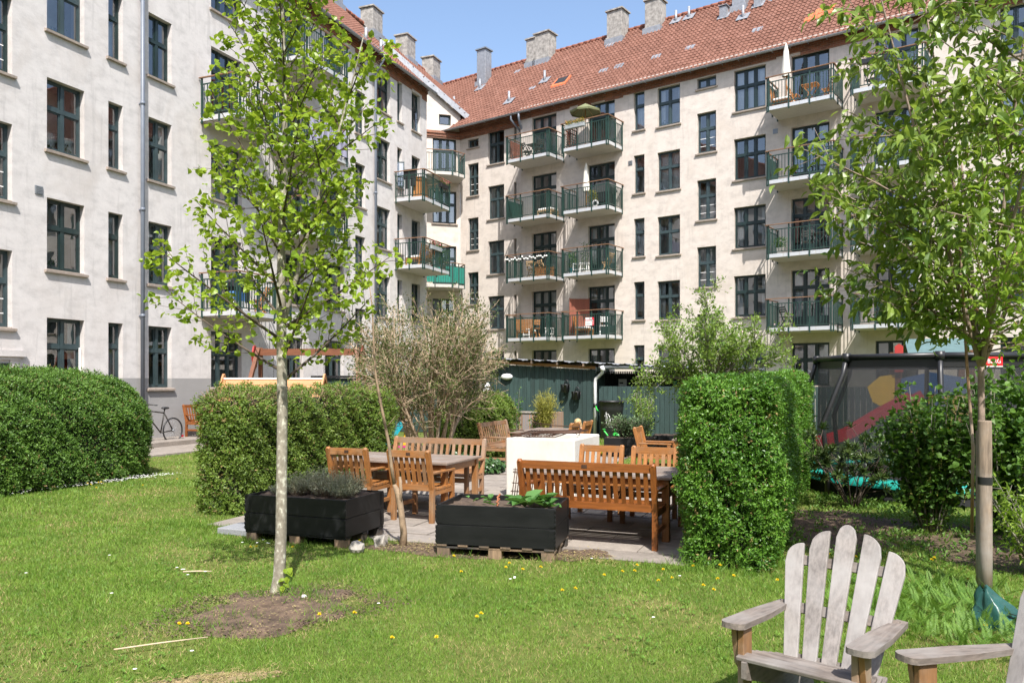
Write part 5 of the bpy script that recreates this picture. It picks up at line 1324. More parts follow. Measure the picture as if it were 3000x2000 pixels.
def hedge(name, label, boxes, loc, rot, mat, L, dens, lump=.03, r=.18, seed=1, group=None, twigs=120, top_bare=0.0):
    t = thing(name, label, 'hedge', loc, rot, group)
    PP, NN = [], []
    for k, (x0, x1, y0, y1, z1) in enumerate(boxes):
        area = 2*(x1-x0+y1-y0)*z1+(x1-x0)*(y1-y0); p, n = rbox_pts(int(area*dens), x0, x1, y0, y1, z1, min(r, (x1-x0)/2-.02, (y1-y0)/2-.02), lump, seed+k, .12); PP.append(p); NN.append(n)
        # inside: dark opaque core, stops the view through the leaves
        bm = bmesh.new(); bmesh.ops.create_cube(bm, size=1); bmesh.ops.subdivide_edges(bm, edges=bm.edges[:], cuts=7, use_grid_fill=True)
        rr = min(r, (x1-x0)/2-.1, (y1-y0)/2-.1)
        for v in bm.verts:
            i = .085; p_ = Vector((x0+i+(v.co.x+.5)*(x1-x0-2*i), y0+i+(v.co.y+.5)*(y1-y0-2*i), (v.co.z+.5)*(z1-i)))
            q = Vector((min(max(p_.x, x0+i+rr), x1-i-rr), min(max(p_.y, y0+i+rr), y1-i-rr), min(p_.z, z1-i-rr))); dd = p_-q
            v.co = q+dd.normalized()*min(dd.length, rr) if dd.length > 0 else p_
        me = bpy.data.meshes.new('dark_core'); bm.to_mesh(me); bm.free(); me.materials.append(M['core']); o = bpy.data.objects.new('dark_core', me); COL.objects.link(o); o.parent = t
    P = np.concatenate(PP); Nn = np.concatenate(NN); n = len(P); g = np.random.default_rng(seed+50)
    if top_bare:
        keep = g.random(n) > top_bare*np.clip((P[:, 2]-boxes[0][4]+.22)/.2, 0, 1); P, Nn = P[keep], Nn[keep]; n = len(P)
    # sprigs: leaves grouped on small shoots give light and dark clumps
    hol = np.sin(P[:, 0]*2.3+seed)*np.sin(P[:, 1]*2.9+P[:, 2]*1.7+seed*.7)+np.sin(P[:, 2]*5.1+P[:, 0]*4.3+P[:, 1]*3.7)*.7+np.sin(P[:, 0]*11+P[:, 1]*9.3+P[:, 2]*12)*.5
    kp = g.random(n) > np.clip((hol-.75)*.75, 0, .72); P, Nn = P[kp], Nn[kp]; n = len(P)
    k = 5; m = n//k; ix = g.permutation(n)[:m]; c = P[ix]; cn = Nn[ix]; off = g.uniform(-.09, .055, m)+.03*np.sin(c[:, 0]*13+c[:, 2]*11+c[:, 1]*12)
    c = c+cn*off[:, None]; sd = unit(cn*.6+g.normal(size=(m, 3))*.6+np.array([0, 0, .45]))
    t_ = np.tile(np.arange(k)/(k-1), m); C = np.repeat(c, k, 0); SD = np.repeat(sd, k, 0); side = unit(np.cross(SD, g.normal(size=(m*k, 3))))
    B = C+SD*(t_*L*1.5)[:, None]; D = unit(SD*.55+side*.9+g.normal(size=(m*k, 3))*.25); NL = unit(SD*.8+np.repeat(cn, k, 0)*.5+g.normal(size=(m*k, 3))*.35)
    sz = L*g.uniform(.7, 1.25, m*k)
    br_ = (g.random(m*k) < .022) | (np.repeat(g.random(m) < .012, k))
    leaves('foliage', B[~br_], D[~br_], NL[~br_], sz[~br_], sz[~br_]*.5, T_DIAMOND, mat, t)
    tag(leaves('browned_leaves', B[br_], D[br_], NL[br_], sz[br_], sz[br_]*.45, T_DIAMOND, M['brownleaf'], t), kind='stuff')
    if twigs:
        m_ = MB(); pw = 1+14*top_bare*np.clip((P[:, 2]-boxes[0][4]+.4)/.4, 0, 1); idx = g.choice(n, twigs, p=pw/pw.sum())
        for i in idx:
            p = P[i]-Nn[i]*.07; d = unit(Nn[i]*.5+g.normal(size=3)*.6+np.array([0, 0, .5])); q = p+d*g.uniform(.08, .17); m_.tube([p, (p+q)/2+g.normal(size=3)*.006, q], [.005, .0042, .003], 4, cap=False)
        tag(m_.build('twigs', M['twigs'], t), kind='stuff')
    return t
hedge('clipped_hedge', 'tall rounded dark green hedge at the left edge of the lawn', [(-13.5, -5.75, -5.75, -3.75, 1.86)], PA, ANG_A, M['hedgeA'], .036, 8500, .045, .93, 3, twigs=500)
hedge('clipped_hedge', 'long flat topped yellowish hedge behind the lime tree trunk', [(-7.74, -7.02, 8.2, 11.6, 1.58), (-7.1, -6.75, 11.05, 11.6, 1.58)], (0, 0, 0), ANG, M['hedgeB'], .034, 10500, .028, .13, 8, twigs=2400, top_bare=.6)
hedge('clipped_hedge', 'square cut bright green hedge end right of the orange bench', [(-1.27, -.45, 7.5, 12.0, 1.71)], (0, 0, 0), ANG, M['hedgeC'], .031, 17000, .030, .16, 13, twigs=200)
hedge('clipped_hedge', 'darker narrow hedge behind the square cut hedge, beside the trampoline', [(-1.2, -.36, 12.4, 17, 1.80)], (0, 0, 0), ANG, M['hedgeC'], .038, 7000, .035, .16, 17, twigs=80)
hedge('clipped_hedge', 'low rounded hedge between the bare shrub and the shed', [(-8.35, -6.75, 15.95, 17.3, 1.37)], (0, 0, 0), ANG, M['hedgeB'], .038, 7500, .03, .42, 23, twigs=80)

# ------------------------------------------------------------------ tree growth
class Grow:
    def __init__(s, seed): s.rg = random.Random(seed); s.mb = MB(); s.tips = []; s.nodes = []; s.bm = 0
    def branch(s, p, d, L, r0, r1, wob=.12, up=.0, n=None, sides=6, leaf=False, mat=None):
        mat = s.bm if mat is None else mat
        n = n or max(3, int(L/.12)); pts = [Vector(p)]; d = Vector(d).normalized()
        for i in range(n):
            d = (d+Vector((s.rg.gauss(0, wob), s.rg.gauss(0, wob), s.rg.gauss(0, wob)+up))*(3/n if n > 3 else 1)).normalized()
            pts.append(pts[-1]+d*(L/n))
        s.mb.tube(pts, [r0+(r1-r0)*i/n for i in range(n+1)], sides, mat, cap=True)
        if leaf: s.nodes += [(pts[i], (pts[min(i+1, n)]-pts[max(i-1, 0)]).normalized(), i/n) for i in range(1, n+1)]
        return pts
def at(pts, f):
    k = f*(len(pts)-1); i = min(int(k), len(pts)-2); return pts[i].lerp(pts[i+1], k-i), (pts[i+1]-pts[i]).normalized()
def swing_dir(d, ang, az):
    d = Vector(d).normalized(); o = d.orthogonal().normalized(); o = Quaternion(d, az) @ o
    return (d*math.cos(ang)+o*math.sin(ang)).normalized()
def leafset(nodes, per, spread, droop, g, outward=None, jitter=.02):
    P, D, NN = [], [], []
    for p, d, f in nodes:
        for _ in range(per if isinstance(per, int) else (int(per)+(g.random() < per % 1))):
            o = np.array(d)*.35+g.normal(size=3)*spread; o[2] += droop
            o = o/np.linalg.norm(o); P.append(np.array(p)+g.normal(size=3)*jitter); D.append(o)
            nn = np.array([0, 0, 1.0])+g.normal(size=3)*.55; NN.append(nn)
    return np.array(P), np.array(D), unit(np.array(NN))

# young lime tree in the foreground
def lime():
    G_ = Grow(4); G_.bm = 1; rg = G_.rg; t = thing('lime_tree', 'young lime tree with fresh yellow green leaves on bare soil in the lawn', 'tree', (-1.89, 6.5, 0))
    tr = [Vector((-.045, 0, -.05)), Vector((-.035, 0, .03)), Vector((-.02, 0, .15)), Vector((-.005, 0, .5)), Vector((.0, 0, 1.0)), Vector((.005, 0, 1.5)), Vector((.0, .0, 2.0)), Vector((-.01, .01, 2.5)), Vector((.0, .0, 3.0)), Vector((.03, 0, 3.6)), Vector((.02, 0, 4.3)), Vector((.0, 0, 5.0)), Vector((.02, 0, 5.6))]
    rd = [.075, .058, .049, .045, .043, .042, .041, .036, .030, .024, .018, .012, .006]
    G_.mb.tube(tr, rd, 14)
    def ztr(z):
        for a, b in zip(tr[:-1], tr[1:]):
            if a.z <= z <= b.z: return a.lerp(b, (z-a.z)/(b.z-a.z))
        return tr[-1]
    # co-dominant leader leaning right
    lead = G_.branch(ztr(2.15), (.27, -.05, .95), 2.5, .024, .005, .05, .05, 16, mat=0)
    prim = []
    zs = np.linspace(1.74, 4.95, 38)
    for i, z in enumerate(zs):
        az = i*2.399+.6; ang = math.radians(58-24*(z-1.7)/3.2+rg.uniform(-7, 7)); L = (1.10-.50*(z-1.7)/3.3)*rg.uniform(.8, 1.15)
        if z > 2.2: L *= 1.12
        d = Vector((math.cos(az)*math.sin(ang), math.sin(az)*math.sin(ang), math.cos(ang)))
        prim.append(G_.branch(ztr(z), d, L, max(.006, .015-.003*(z-1.7)), .0025, .05, .06, None, 6, True))
    for i in range(9):
        f = .15+.8*i/9; p, d = at(lead, f); prim.append(G_.branch(p, swing_dir(d, math.radians(42), i*2.4), .75-.4*f, .008, .002, .06, .05, None, 5, True))
    for pts in prim:
        L = sum((b-a).length for a, b in zip(pts[:-1], pts[1:])); k = max(4, int(L/.095))
        for j in range(k):
            f = .18+.80*j/k; p, d = at(pts, f); az = (0 if j % 2 else PI)+rg.uniform(-.6, .6)
            G_.branch(p, swing_dir(d, math.radians(rg.uniform(32, 58)), az), (.42-.22*f)*rg.uniform(.5, 1.2), .0035, .0014, .10, .04, 5, 4, True)
    G_.mb.build('trunk', [M['limebark'], M['darkbark']], t)
    g = np.random.default_rng(3)
    nd = [n for n in G_.nodes if g.random() < (.50 if n[2] < .5 else .95)]
    P, D, NN = leafset(nd, 3.0, .62, -.12, g, jitter=.026)
    sz = g.uniform(.033, .064, len(P)); leaves('crown', P, D, NN, sz, sz*.92, T_ROUND, M['lime'], t)
    # bud scales and hanging stipules
    k = g.choice(len(P), 700); tag(leaves('bud_scales', P[k], D[k]*.3+np.array([0, 0, -1])+g.normal(size=(700, 3))*.3, NN[k], .018, .007, T_DIAMOND, M['raceme'], t), kind='stuff')
    # basal shoot
    Pb = np.array([[.02+.01*i, -.05, .08+.025*i] for i in range(7)]); leaves('basal_shoot', Pb, g.normal(size=(7, 3)), np.tile([0, -.5, 1.0], (7, 1)), .055, .045, T_ROUND, M['lime'], t)
lime()

# cherry tree tied to stakes at the right
def cherry():
    bx, by = 3.93, 6.62; G_ = Grow(9); rg = G_.rg
    t = thing('cherry_tree', 'leafy young cherry tree with drooping leaves at the right edge', 'tree', (bx, by, 0))
    tr = G_.branch((0, 0, -.02), (0, 0, 1), 1.95, .030, .026, .01, .02, 12, 12)
    top = tr[-1]; nd = []
    stems = [(-.30, -.05, .95, 3.3), (-.10, .1, .98, 3.6), (.10, -.08, 1.0, 3.6), (.42, .05, .9, 3.3), (.15, .4, .9, 3.0), (.0, -.35, .92, 2.4)]
    sts = [G_.branch(top-Vector((0, 0, .08)), s[:3], s[3], .021, .005, .035, .03, 18, 7) for s in stems]
    br = []
    # long arching side branches; the left ones droop far over the yard
    def arch(p, d, L, r, droop): 
        return G_.branch(p, d, L, r, .003, .05, droop, max(8, int(L/.11)), 5, True)
    for si, pts in enumerate(sts):
        for j in range(15):
            f = .06+.92*j/15; p, d = at(pts, f); az = j*2.399+si*1.1; L = rg.uniform(.6, 1.25)*(1.15-.5*f)
            dv = Vector((math.cos(az), math.sin(az), rg.uniform(.1, .7))); br.append(arch(p, dv, L, .008, -.03))
    for z, az, L, up in ((2.25, 175, 1.35, .25), (2.15, 195, 1.15, .12), (2.45, 168, 1.55, .38), (2.7, 188, 1.55, .32), (2.95, 160, 1.5, .40), (3.2, 182, 1.55, .32), (3.5, 176, 1.4, .45), (3.9, 190, 1.25, .5), (4.2, 170, 1.1, .55), (2.35, 215, 1.15, .25), (2.9, 225, 1.2, .3), (3.4, 230, 1.1, .4), (2.3, 140, 1.3, .2), (3.0, 135, 1.2, .3), (2.1, 10, 1.0, .3), (2.4, -20, 1.1, .3), (2.8, 20, 1.2, .3), (3.3, -10, 1.2, .4)):
        a = math.radians(az); i = rg.randrange(0, 3); p, d = at(sts[i], min(.95, (z-1.9)/3.3)); p = Vector((p.x, p.y, p.z))
        br.append(arch(p, (math.cos(a), math.sin(a), up+.25), L*((.86 if z < 3.3 else .72) if 150 < az < 200 else 1), .012, -.045))
    for pts in br:
        L = sum((b-a).length for a, b in zip(pts[:-1], pts[1:]))
        for j in range(max(3, int(L/.105))):
            f = .12+.86*j/max(3, int(L/.105)); p, d = at(pts, f); G_.branch(p, swing_dir(d, math.radians(rg.uniform(35, 60)), j*2.4), rg.uniform(.12, .34), .0035, .0015, .08, -.03, 4, 4, True)
    G_.mb.build('trunk', M['cherrybark'], t)
    g = np.random.default_rng(12); nodes = [n for n in G_.nodes if g.random() < .95]
    left = [n for n in nodes if n[0].x < -.38 or n[0].z > 3.7]; mid = [n for n in nodes if not (n[0].x < -.38 or n[0].z > 3.7)]
    P, D, NN = leafset(left, 1.9, .5, -.45, g, jitter=.035); sz = g.uniform(.075, .128, len(P)); leaves('crown', P, D, NN, sz, sz*.62, T_OVAL, M['cherry'], t)
    P, D, NN = leafset(mid, 1.75, .60, .10, g, jitter=.035); sz = g.uniform(.055, .105, len(P)); leaves('inner_foliage', P, D, NN, sz, sz*.62, T_OVAL, M['cherry2'], t)
    k = g.choice(len(P), 500); tag(leaves('flower_stalks', P[k], g.normal(size=(500, 3))*.6+np.array([0, 0, -.6]), NN[k], .035, .008, T_DIAMOND, simple('dry_flower_stalk', (.36, .19, .09), .8), t), kind='stuff')
    # stakes, straps
    for k, (x, y, h, r) in enumerate(((3.80, 6.36, 1.43, .052), (3.955, 6.66, 1.33, .048))):
        m = MB(); m.tube([(0, 0, -.05), (0.0, 0, .4), (-.004, 0, h-.01), (-.004, 0, h)], [r, r, r*.97, r*.93], 14)
        o = m.build('tree_stake', M['post']); o.location = (x, y, 0); tag(o, ('thick round timber stake in front of the cherry trunk', 'shorter timber stake behind the front one, right of it')[k], 'stake', 'timber stakes')
    m = MB(); m.tube([(0, 0, .92), (0, 0, .98)], .0545, 14, cap=False); m.beam((.05, .0, .95), (.20, .26, .96), .008, .06); o = m.build('strap', M['black']); o.location = (3.80, 6.36, 0); tag(o, 'black webbing strap round the front timber stake', 'strap')
    m = MB(); m.tube([(0, 0, .5), (.01, 0, 1.2), (-.03, .02, 1.9), (-.07, .03, 2.7), (-.09, .03, 3.1)], [.013, .013, .012, .010, .008], 7); o = m.build('cane', M['adirleg']); o.location = (3.775, 6.50, 0); tag(o, 'thin reddish cane tied alongside the cherry trunk', 'cane')
cherry()

# apple tree behind the square hedge
def apple():
    t = thing('apple_tree', 'spreading apple tree with light green leaves rising behind the square cut hedge', 'tree', (4.30, 17.0, 0)); t.scale = (.98, .98, 1.05); G_ = Grow(31); rg = G_.rg
    tr = G_.branch((0, 0, 0), (-.04, 0, 1), 1.75, .13, .10, .05, .02, 8, 10); top = tr[-1]; L1 = []
    for i, (az, el, L, r) in enumerate(((200, 42, 1.35, .06), (150, 58, 1.7, .055), (95, 70, 2.1, .07), (60, 52, 1.5, .05), (20, 38, 1.4, .055), (-30, 45, 1.4, .05), (-80, 40, 1.2, .05), (240, 50, 1.4, .05), (180, 15, 1.5, .045), (-10, 12, 1.5, .045))):
        a, e = math.radians(az), math.radians(el); p, _ = at(tr, .78+.02*i); L1.append(G_.branch(p, (math.cos(a)*math.cos(e), math.sin(a)*math.cos(e), math.sin(e)), L*1.12, r, .012, .13, .03, 9, 7))
    L2 = []
    for pts in L1:
        for j in range(11):
            p, d = at(pts, .18+.80*j/11); L2.append(G_.branch(p, swing_dir(d, math.radians(rg.uniform(35, 65)), j*2.4+rg.random()), rg.uniform(.35, .75), .014, .005, .14, .06, 6, 5, True))
    for pts in L2:
        for j in range(6):
            p, d = at(pts, .2+.78*j/6); G_.branch(p, swing_dir(d, math.radians(rg.uniform(30, 70)), j*2.4+rg.random()), rg.uniform(.12, .32), .005, .002, .12, .08, 4, 4, True)
    G_.mb.build('trunk', M['bark'], t); g = np.random.default_rng(5); nd = [n for n in G_.nodes if g.random() < .9]
    P, D, NN = leafset(nd, 4, .7, .1, g, jitter=.04); sz = g.uniform(.055, .095, len(P)); leaves('crown', P, D, NN, sz, sz*.5, T_DIAMOND, M['apple'], t)
    k = g.choice(len(P), 60); leaves('blossom', P[k], rvec(60), rvec(60), .04, .035, T_DIAMOND, simple('pale_blossom', (.75, .55, .55), .7), t)
apple()

# bare many stemmed shrub
def lilac():
    t = thing('multi_stemmed_shrub', 'large pale stemmed shrub, almost bare, in front of the shed', 'shrub', (-1.54, 15.2, 0)); t.scale = (1.02, 1.1, 1.2); G_ = Grow(77); rg = G_.rg; L1 = []
    for i in range(13):
        a = i*2.399; e = math.radians(rg.uniform(52, 82)); b = Vector((math.cos(a)*rg.uniform(.02, .28), math.sin(a)*rg.uniform(.02, .25), 0))
        L1.append(G_.branch(b, (math.cos(a)*math.cos(e), math.sin(a)*math.cos(e), math.sin(e)), rg.uniform(1.6, 2.15), rg.uniform(.036, .056), .018, .07, .0, 10, 7))
    L2 = []
    for pts in L1:
        for j in range(9):
            p, d = at(pts, .40+.60*j/9); dd = swing_dir(d, math.radians(rg.uniform(15, 48)), rg.uniform(0, 6.3)); dd = (dd+Vector((p.x*.30, p.y*.30, .02))).normalized(); L2.append(G_.branch(p, dd, rg.uniform(.6, 1.25), .016, .006, .10, .02, 8, 5))
    L3 = []
    for pts in L2:
        for j in range(10):
            p, d = at(pts, .2+.78*j/10); L3.append(G_.branch(p, swing_dir(d, math.radians(rg.uniform(25, 65)), rg.uniform(0, 6.3)), rg.uniform(.22, .6), .006, .0028, .16, .02, 5, 4, True))
    for pts in L3:
        for j in range(3):
            p, d = at(pts, .3+.65*j/3); G_.branch(p, swing_dir(d, math.radians(rg.uniform(30, 70)), rg.uniform(0, 6.3)), rg.uniform(.08, .24), .0032, .0018, .15, .03, 3, 4, True)
    G_.mb.build('stems', M['lilacbark'], t); g = np.random.default_rng(8)
    nd = [n for n in G_.nodes if g.random() < .6+.35*(n[0].z > 2.5)]
    P, D, NN = leafset(nd, 3.0, .6, .35, g, jitter=.03); sz = g.uniform(.032, .062, len(P)); leaves('foliage', P, D, NN, sz, sz*.42, T_DIAMOND, M['olive'], t)
lilac()

# thin dead sapling leaning up from the pallet planter
t = thing('dead_sapling', 'thin leafless sapling leaning in front of the lavender planter', 'sapling', (-1.17, 8.34, 0)); m = MB()
m.tube([(.02, 0, -.03), (.03, 0, .15), (.0, .0, .40), (-.03, .02, .56), (-.075, .02, .66)], [.045, .036, .033, .036, .020], 10)
m.tube([(-.07, .02, .64), (-.10, .0, .85), (-.13, 0, 1.1), (-.20, 0, 1.45), (-.265, 0, 1.8), (-.285, 0, 2.1), (-.30, 0, 2.5), (-.33, 0, 2.75)], [.019, .018, .017, .015, .013, .011, .008, .004], 8); m.tube([(-.01, 0, .42), (.0, .0, .60), (-.01, 0, .74)], [.025, .018, .014], 7)
for z, d in ((1.25, .1), (1.6, -.09), (1.95, .12), (2.2, -.1)): m.tube([(-.16-.12*(z-1.25), 0, z), (-.16-.12*(z-1.25)+d, .02, z+.13)], [.005, .002], 4)
m.build('stem', M['deadwood'], t)

# ------------------------------------------------------------------ shrubs and perennials
def bushy(name, label, loc, rx, ry, h, nst, mat, L, wr, nl, seed, tmpl=T_FOLD, cat='shrub', z0=.05, stem='bark', droop=0.0, shape=None, group=None, core=False):
    t = thing(name, label, cat, loc, 0, group); G_ = Grow(seed); rg = G_.rg; g = np.random.default_rng(seed)
    for i in range(nst):
        a = i*2.399; e = rg.uniform(.35, 1.0); q = (rx*math.cos(a)*e, ry*math.sin(a)*e, h*rg.uniform(.75, 1)*(1-.35*e*e)); p0 = Vector((q[0]*.12, q[1]*.12, 0)); d = Vector(q)-p0
        pts = G_.branch(p0, d+Vector((0, 0, .4*h)), d.length*1.05, .010+.006*rg.random(), .003, .06, -.02, 9, 5, True)
        for j in range(7):
            p, dd = at(pts, .25+.72*j/7); G_.branch(p, swing_dir(dd, math.radians(rg.uniform(35, 75)), j*2.4), rg.uniform(.12, .30)*min(1.2, max(rx, .4)), .004, .0018, .1, .02, 4, 4, True)
    G_.mb.build('stems', M[stem], t)
    nd = [n for n in G_.nodes if n[0].z > z0]; k = max(1, int(nl/len(nd))) if nd else 1
    P, D, NN = leafset(nd, nl/len(nd), .75, droop, g, jitter=.045); sz = L*g.uniform(.65, 1.25, len(P)); leaves('foliage', P, D, NN, sz, sz*wr, tmpl, M[mat], t)
    return t, P
t, P = bushy('currant_bush', 'dense currant bush with yellow green flower strings in front of the trampoline', (4.82, 9.1, 0), .78, .6, 1.72, 26, 'currant', .058, .95, 5200, 41, T_ROUND)
g = np.random.default_rng(2); k = g.choice(len(P), 260); Q = np.repeat(P[k], 6, 0)+np.tile(np.arange(6)[:, None]*np.array([0, 0, -.014]), (260, 1))-np.array([0, .04, 0]); leaves('flower_strings', Q, rvec(len(Q))+np.array([0, 0, -.6]), rvec(len(Q)), .016, .012, T_DIAMOND, M['raceme'], t)
bushy('leafy_shrub', 'tall shrub filling the right edge behind the stakes', (5.55, 8.9, 0), .85, .8, 2.0, 28, 'currant', .060, .9, 5200, 43, T_ROUND)
bushy('leafy_shrub', 'lighter green shrub low at the right edge, right of the shorter stake', (4.75, 7.05, 0), .62, .5, 1.05, 18, 'cherry2', .060, .5, 1600, 44, T_OVAL)
bushy('leafy_shrub', 'broad shrub at the right edge in front of the tall one', (5.5, 7.7, 0), .7, .6, 1.45, 20, 'currant', .062, .85, 2800, 45, T_ROUND)
# leathery bush: whorls of leaves at the twig ends
def rhodo():
    t = thing('leathery_bush', 'thin open bush with whorled leathery leaves before the trampoline', 'shrub', (4.72, 11.0, 0)); G_ = Grow(52); rg = G_.rg; tips = []
    for i in range(14):
        a = i*2.399; pts = G_.branch((.05*math.cos(a), .05*math.sin(a), 0), (math.cos(a)*.6, math.sin(a)*.5, 1), rg.uniform(.65, 1.15), .011, .005, .10, .0, 7, 6)
        tips.append((pts[-1], (pts[-1]-pts[-2]).normalized()))
        for j in range(6): p, d = at(pts, .35+.11*j); q = G_.branch(p, swing_dir(d, .8, j*2.4+i), rg.uniform(.15, .35), .006, .003, .1, .06, 4, 5); tips.append((q[-1], (q[-1]-q[-2]).normalized()))
    G_.mb.build('stems', M['darkbark'], t); P, D, NN = [], [], []; g = np.random.default_rng(6)
    for p, d in tips:
        for lay in range(3):
            for k in range(8):
                dd = swing_dir(d, math.radians(75-25*lay), k*2*PI/8+lay*.4+rg.random()*.2); P.append(np.array(p)+np.array(d)*.012*lay); D.append(np.array(dd)); NN.append(np.array(d))
    sz = g.uniform(.07, .115, len(P)); leaves('foliage', P, D, NN, sz, sz*.36, T_OVAL, M['rhodo'], t)
rhodo()
bushy('small_shrub', 'upright small shrub with yellow green leaves between barrel and far planter', (3.42, 20.6, 0), .52, .45, 1.72, 20, 'apple', .062, .6, 2000, 61, T_DIAMOND)
bushy('planter_foliage', 'mound of grey green foliage overflowing the far black planter', (2.75, 18.55, .36), .72, .42, .52, 60, 'greyleaf', .07, .45, 3000, 62, T_DIAMOND, 'plant')
bushy('bamboo', 'yellowish feathery bamboo in the low tub before the shed', AB(-7.0, 20.0, .42), .44, .34, 1.15, 40, 'bamboo', .10, .14, 2600, 63, T_DIAMOND, 'plant', stem='raceme')
bushy('climbing_plant', 'slender climbing plant at the left of the striped raised bed', AB(-7.95, 20.3, .2), .10, .10, 1.35, 4, 'currant', .055, .8, 260, 64, T_DIAMOND, 'plant')
bushy('climbing_plant', 'slender climbing plant at the right of the striped raised bed', AB(-7.35, 20.2, .1), .13, .12, 1.15, 5, 'currant', .055, .8, 300, 65, T_DIAMOND, 'plant')
bushy('low_plant', 'low leafy plant at the foot of the striped raised bed', AB(-8.0, 19.9, 0), .3, .25, .6, 10, 'tansy', .06, .6, 420, 66, T_DIAMOND, 'plant')
# ivy around the shrub
g = np.random.default_rng(77); n = 2400; a = g.uniform(0, 2*PI, n); rr = np.sqrt(g.random(n)); P = np.stack([.2+rr*np.cos(a)*1.15, rr*np.sin(a)*.75, .06+.36*g.random(n)*(1.05-rr*.7)], 1)
t = thing('ivy', 'dark ivy mound round the foot of the bare shrub', 'plant', (-1.5, 15.1, 0)); sz = g.uniform(.05, .10, n); leaves('foliage', P, unit(np.stack([np.cos(a), np.sin(a)-.3, -.3+0*a], 1)+g.normal(size=(n, 3))*.5), unit(np.stack([.4*np.cos(a), -.6+0*a, 1+0*a], 1)+g.normal(size=(n, 3))*.3), sz, sz*.95, T_ROUND, M['ivy'], t)
# lavender
def lavender():
    p0 = Vector((-2.93, 8.70, 0)); rt = ANG+.02; t = thing('lavender', 'grey green lavender clumps filling the left black planter', 'plant', (p0.x, p0.y, .45), rt); g = np.random.default_rng(14); P, D = [], []; SP, SD = [], []
    for cx, cy, r, h in ((.44, .35, .17, .20), (.62, .48, .20, .26), (.82, .35, .20, .25), (1.0, .50, .17, .22), (1.08, .28, .13, .16), (.52, .60, .16, .22), (.9, .62, .15, .20), (.24, .30, .10, .10)):
        for _ in range(330):
            q = g.normal(size=2)*.5; q = q*min(1, 1/max(1e-6, np.linalg.norm(q))); d = np.array([q[0]*1.1, q[1]*1.1, 1.0]); d = d/np.linalg.norm(d); st = np.array([cx+q[0]*r*.4, cy+q[1]*r*.4, .02]); L = h*g.uniform(.55, 1.25)
            SP.append(st); SD.append(d*L)
            for k in range(5):
                f = .35+.65*k/4; P.append(st+d*L*f); D.append(d*.8+g.normal(size=3)*.5)
    P, D, SP, SD = map(np.array, (P, D, SP, SD)); leaves('foliage', P, D, rvec(len(P)), g.uniform(.025, .05, len(P)), .0055, T_DIAMOND, M['lav'], t); leaves('stalks', SP, SD, rvec(len(SP)), np.linalg.norm(SD, axis=1), .005, T_BLADE, M['lavstem'], t)
lavender()
# vegetables in the front planter
def veg():
    rt = ANG+.14; p0 = Vector((-.755, 7.90, 0)); t = thing('vegetable_plants', 'broad young vegetable leaves growing in the front black planter', 'plant', (p0.x, p0.y, .46), rt); g = np.random.default_rng(16); P, D, NN, S_ = [], [], [], []
    for cx, cy, n, r in ((.86, .30, 8, .13), (.99, .42, 7, .11), (1.08, .30, 6, .09), (.74, .42, 6, .10), (.52, .25, 3, .06), (.93, .55, 6, .10), (.42, .5, 3, .06), (.22, .45, 2, .05)):
        for k in range(n):
            a = g.uniform(0, 6.3); P.append([cx+.03*math.cos(a), cy+.03*math.sin(a), .02+.05*g.random()]); D.append([math.cos(a), math.sin(a), g.uniform(.2, .9)]); NN.append([-.5*math.cos(a), -.5*math.sin(a), 1]); S_.append(r*g.uniform(.8, 1.25))
    S_ = np.array(S_)*1.35; leaves('foliage', P, D, NN, S_, S_*.85, T_ROUND, M['veg'], t)
    m = MB(); 
    for k in range(8): m.ell((.575+.01*math.sin(k*2.1), .2+.01*k, .04+.014*k), (.012, .012, .012), 4)
    m.tube([(.575, .22, -.02), (.575, .22, .13)], .006, 5); m.build('red_shoot', simple('reddish_shoot', (.34, .12, .05), .6, .4, 40), t)
veg()
# feathery ground cover by the stakes
def tansy():
    g = np.random.default_rng(19); P, D, NN, S_ = [], [], [], []; n = 900
    for i in range(n):
        while True:
            x, y = g.uniform(2.35, 4.5), g.uniform(4.9, 7.0)
            if ((x-3.25)/.85)**2+((y-5.85)/.95)**2 < 1 or ((x-3.7)/.9)**2+((y-5.2)/.5)**2 < 1: break
        a = g.uniform(0, 6.3); e = g.uniform(.35, 1.2); d = np.array([math.cos(a)*math.cos(e), math.sin(a)*math.cos(e), math.sin(e)]); L = g.uniform(.12, .25); b = np.array([x, y, .02]); sd = np.cross(d, [0, 0, 1.0]); sd /= max(1e-6, np.linalg.norm(sd)); nn = np.cross(sd, d)
        k = 15
        for j in range(k):
            f = .25+.75*j/(k-1); c = b+d*L*f+np.array([0, 0, -.22*L*f*f]); w = .036*math.sin(min(1, 1.25-f)*PI*.5+.15)*L/.23
            for s in (-1, 1): P.append(c); D.append(sd*s+d*.55); NN.append(nn); S_.append(max(.008, w))
        P.append(b+d*L+np.array([0, 0, -.22*L])); D.append(d); NN.append(nn); S_.append(.03)
    S_ = np.array(S_); o = leaves('feathery_ground_cover', P, D, NN, S_, S_*.24, T_DIAMOND, M['tansy']); tag(o, 'feathery green tansy leaves round the foot of the stakes', 'ground cover', kind='stuff')
tansy()
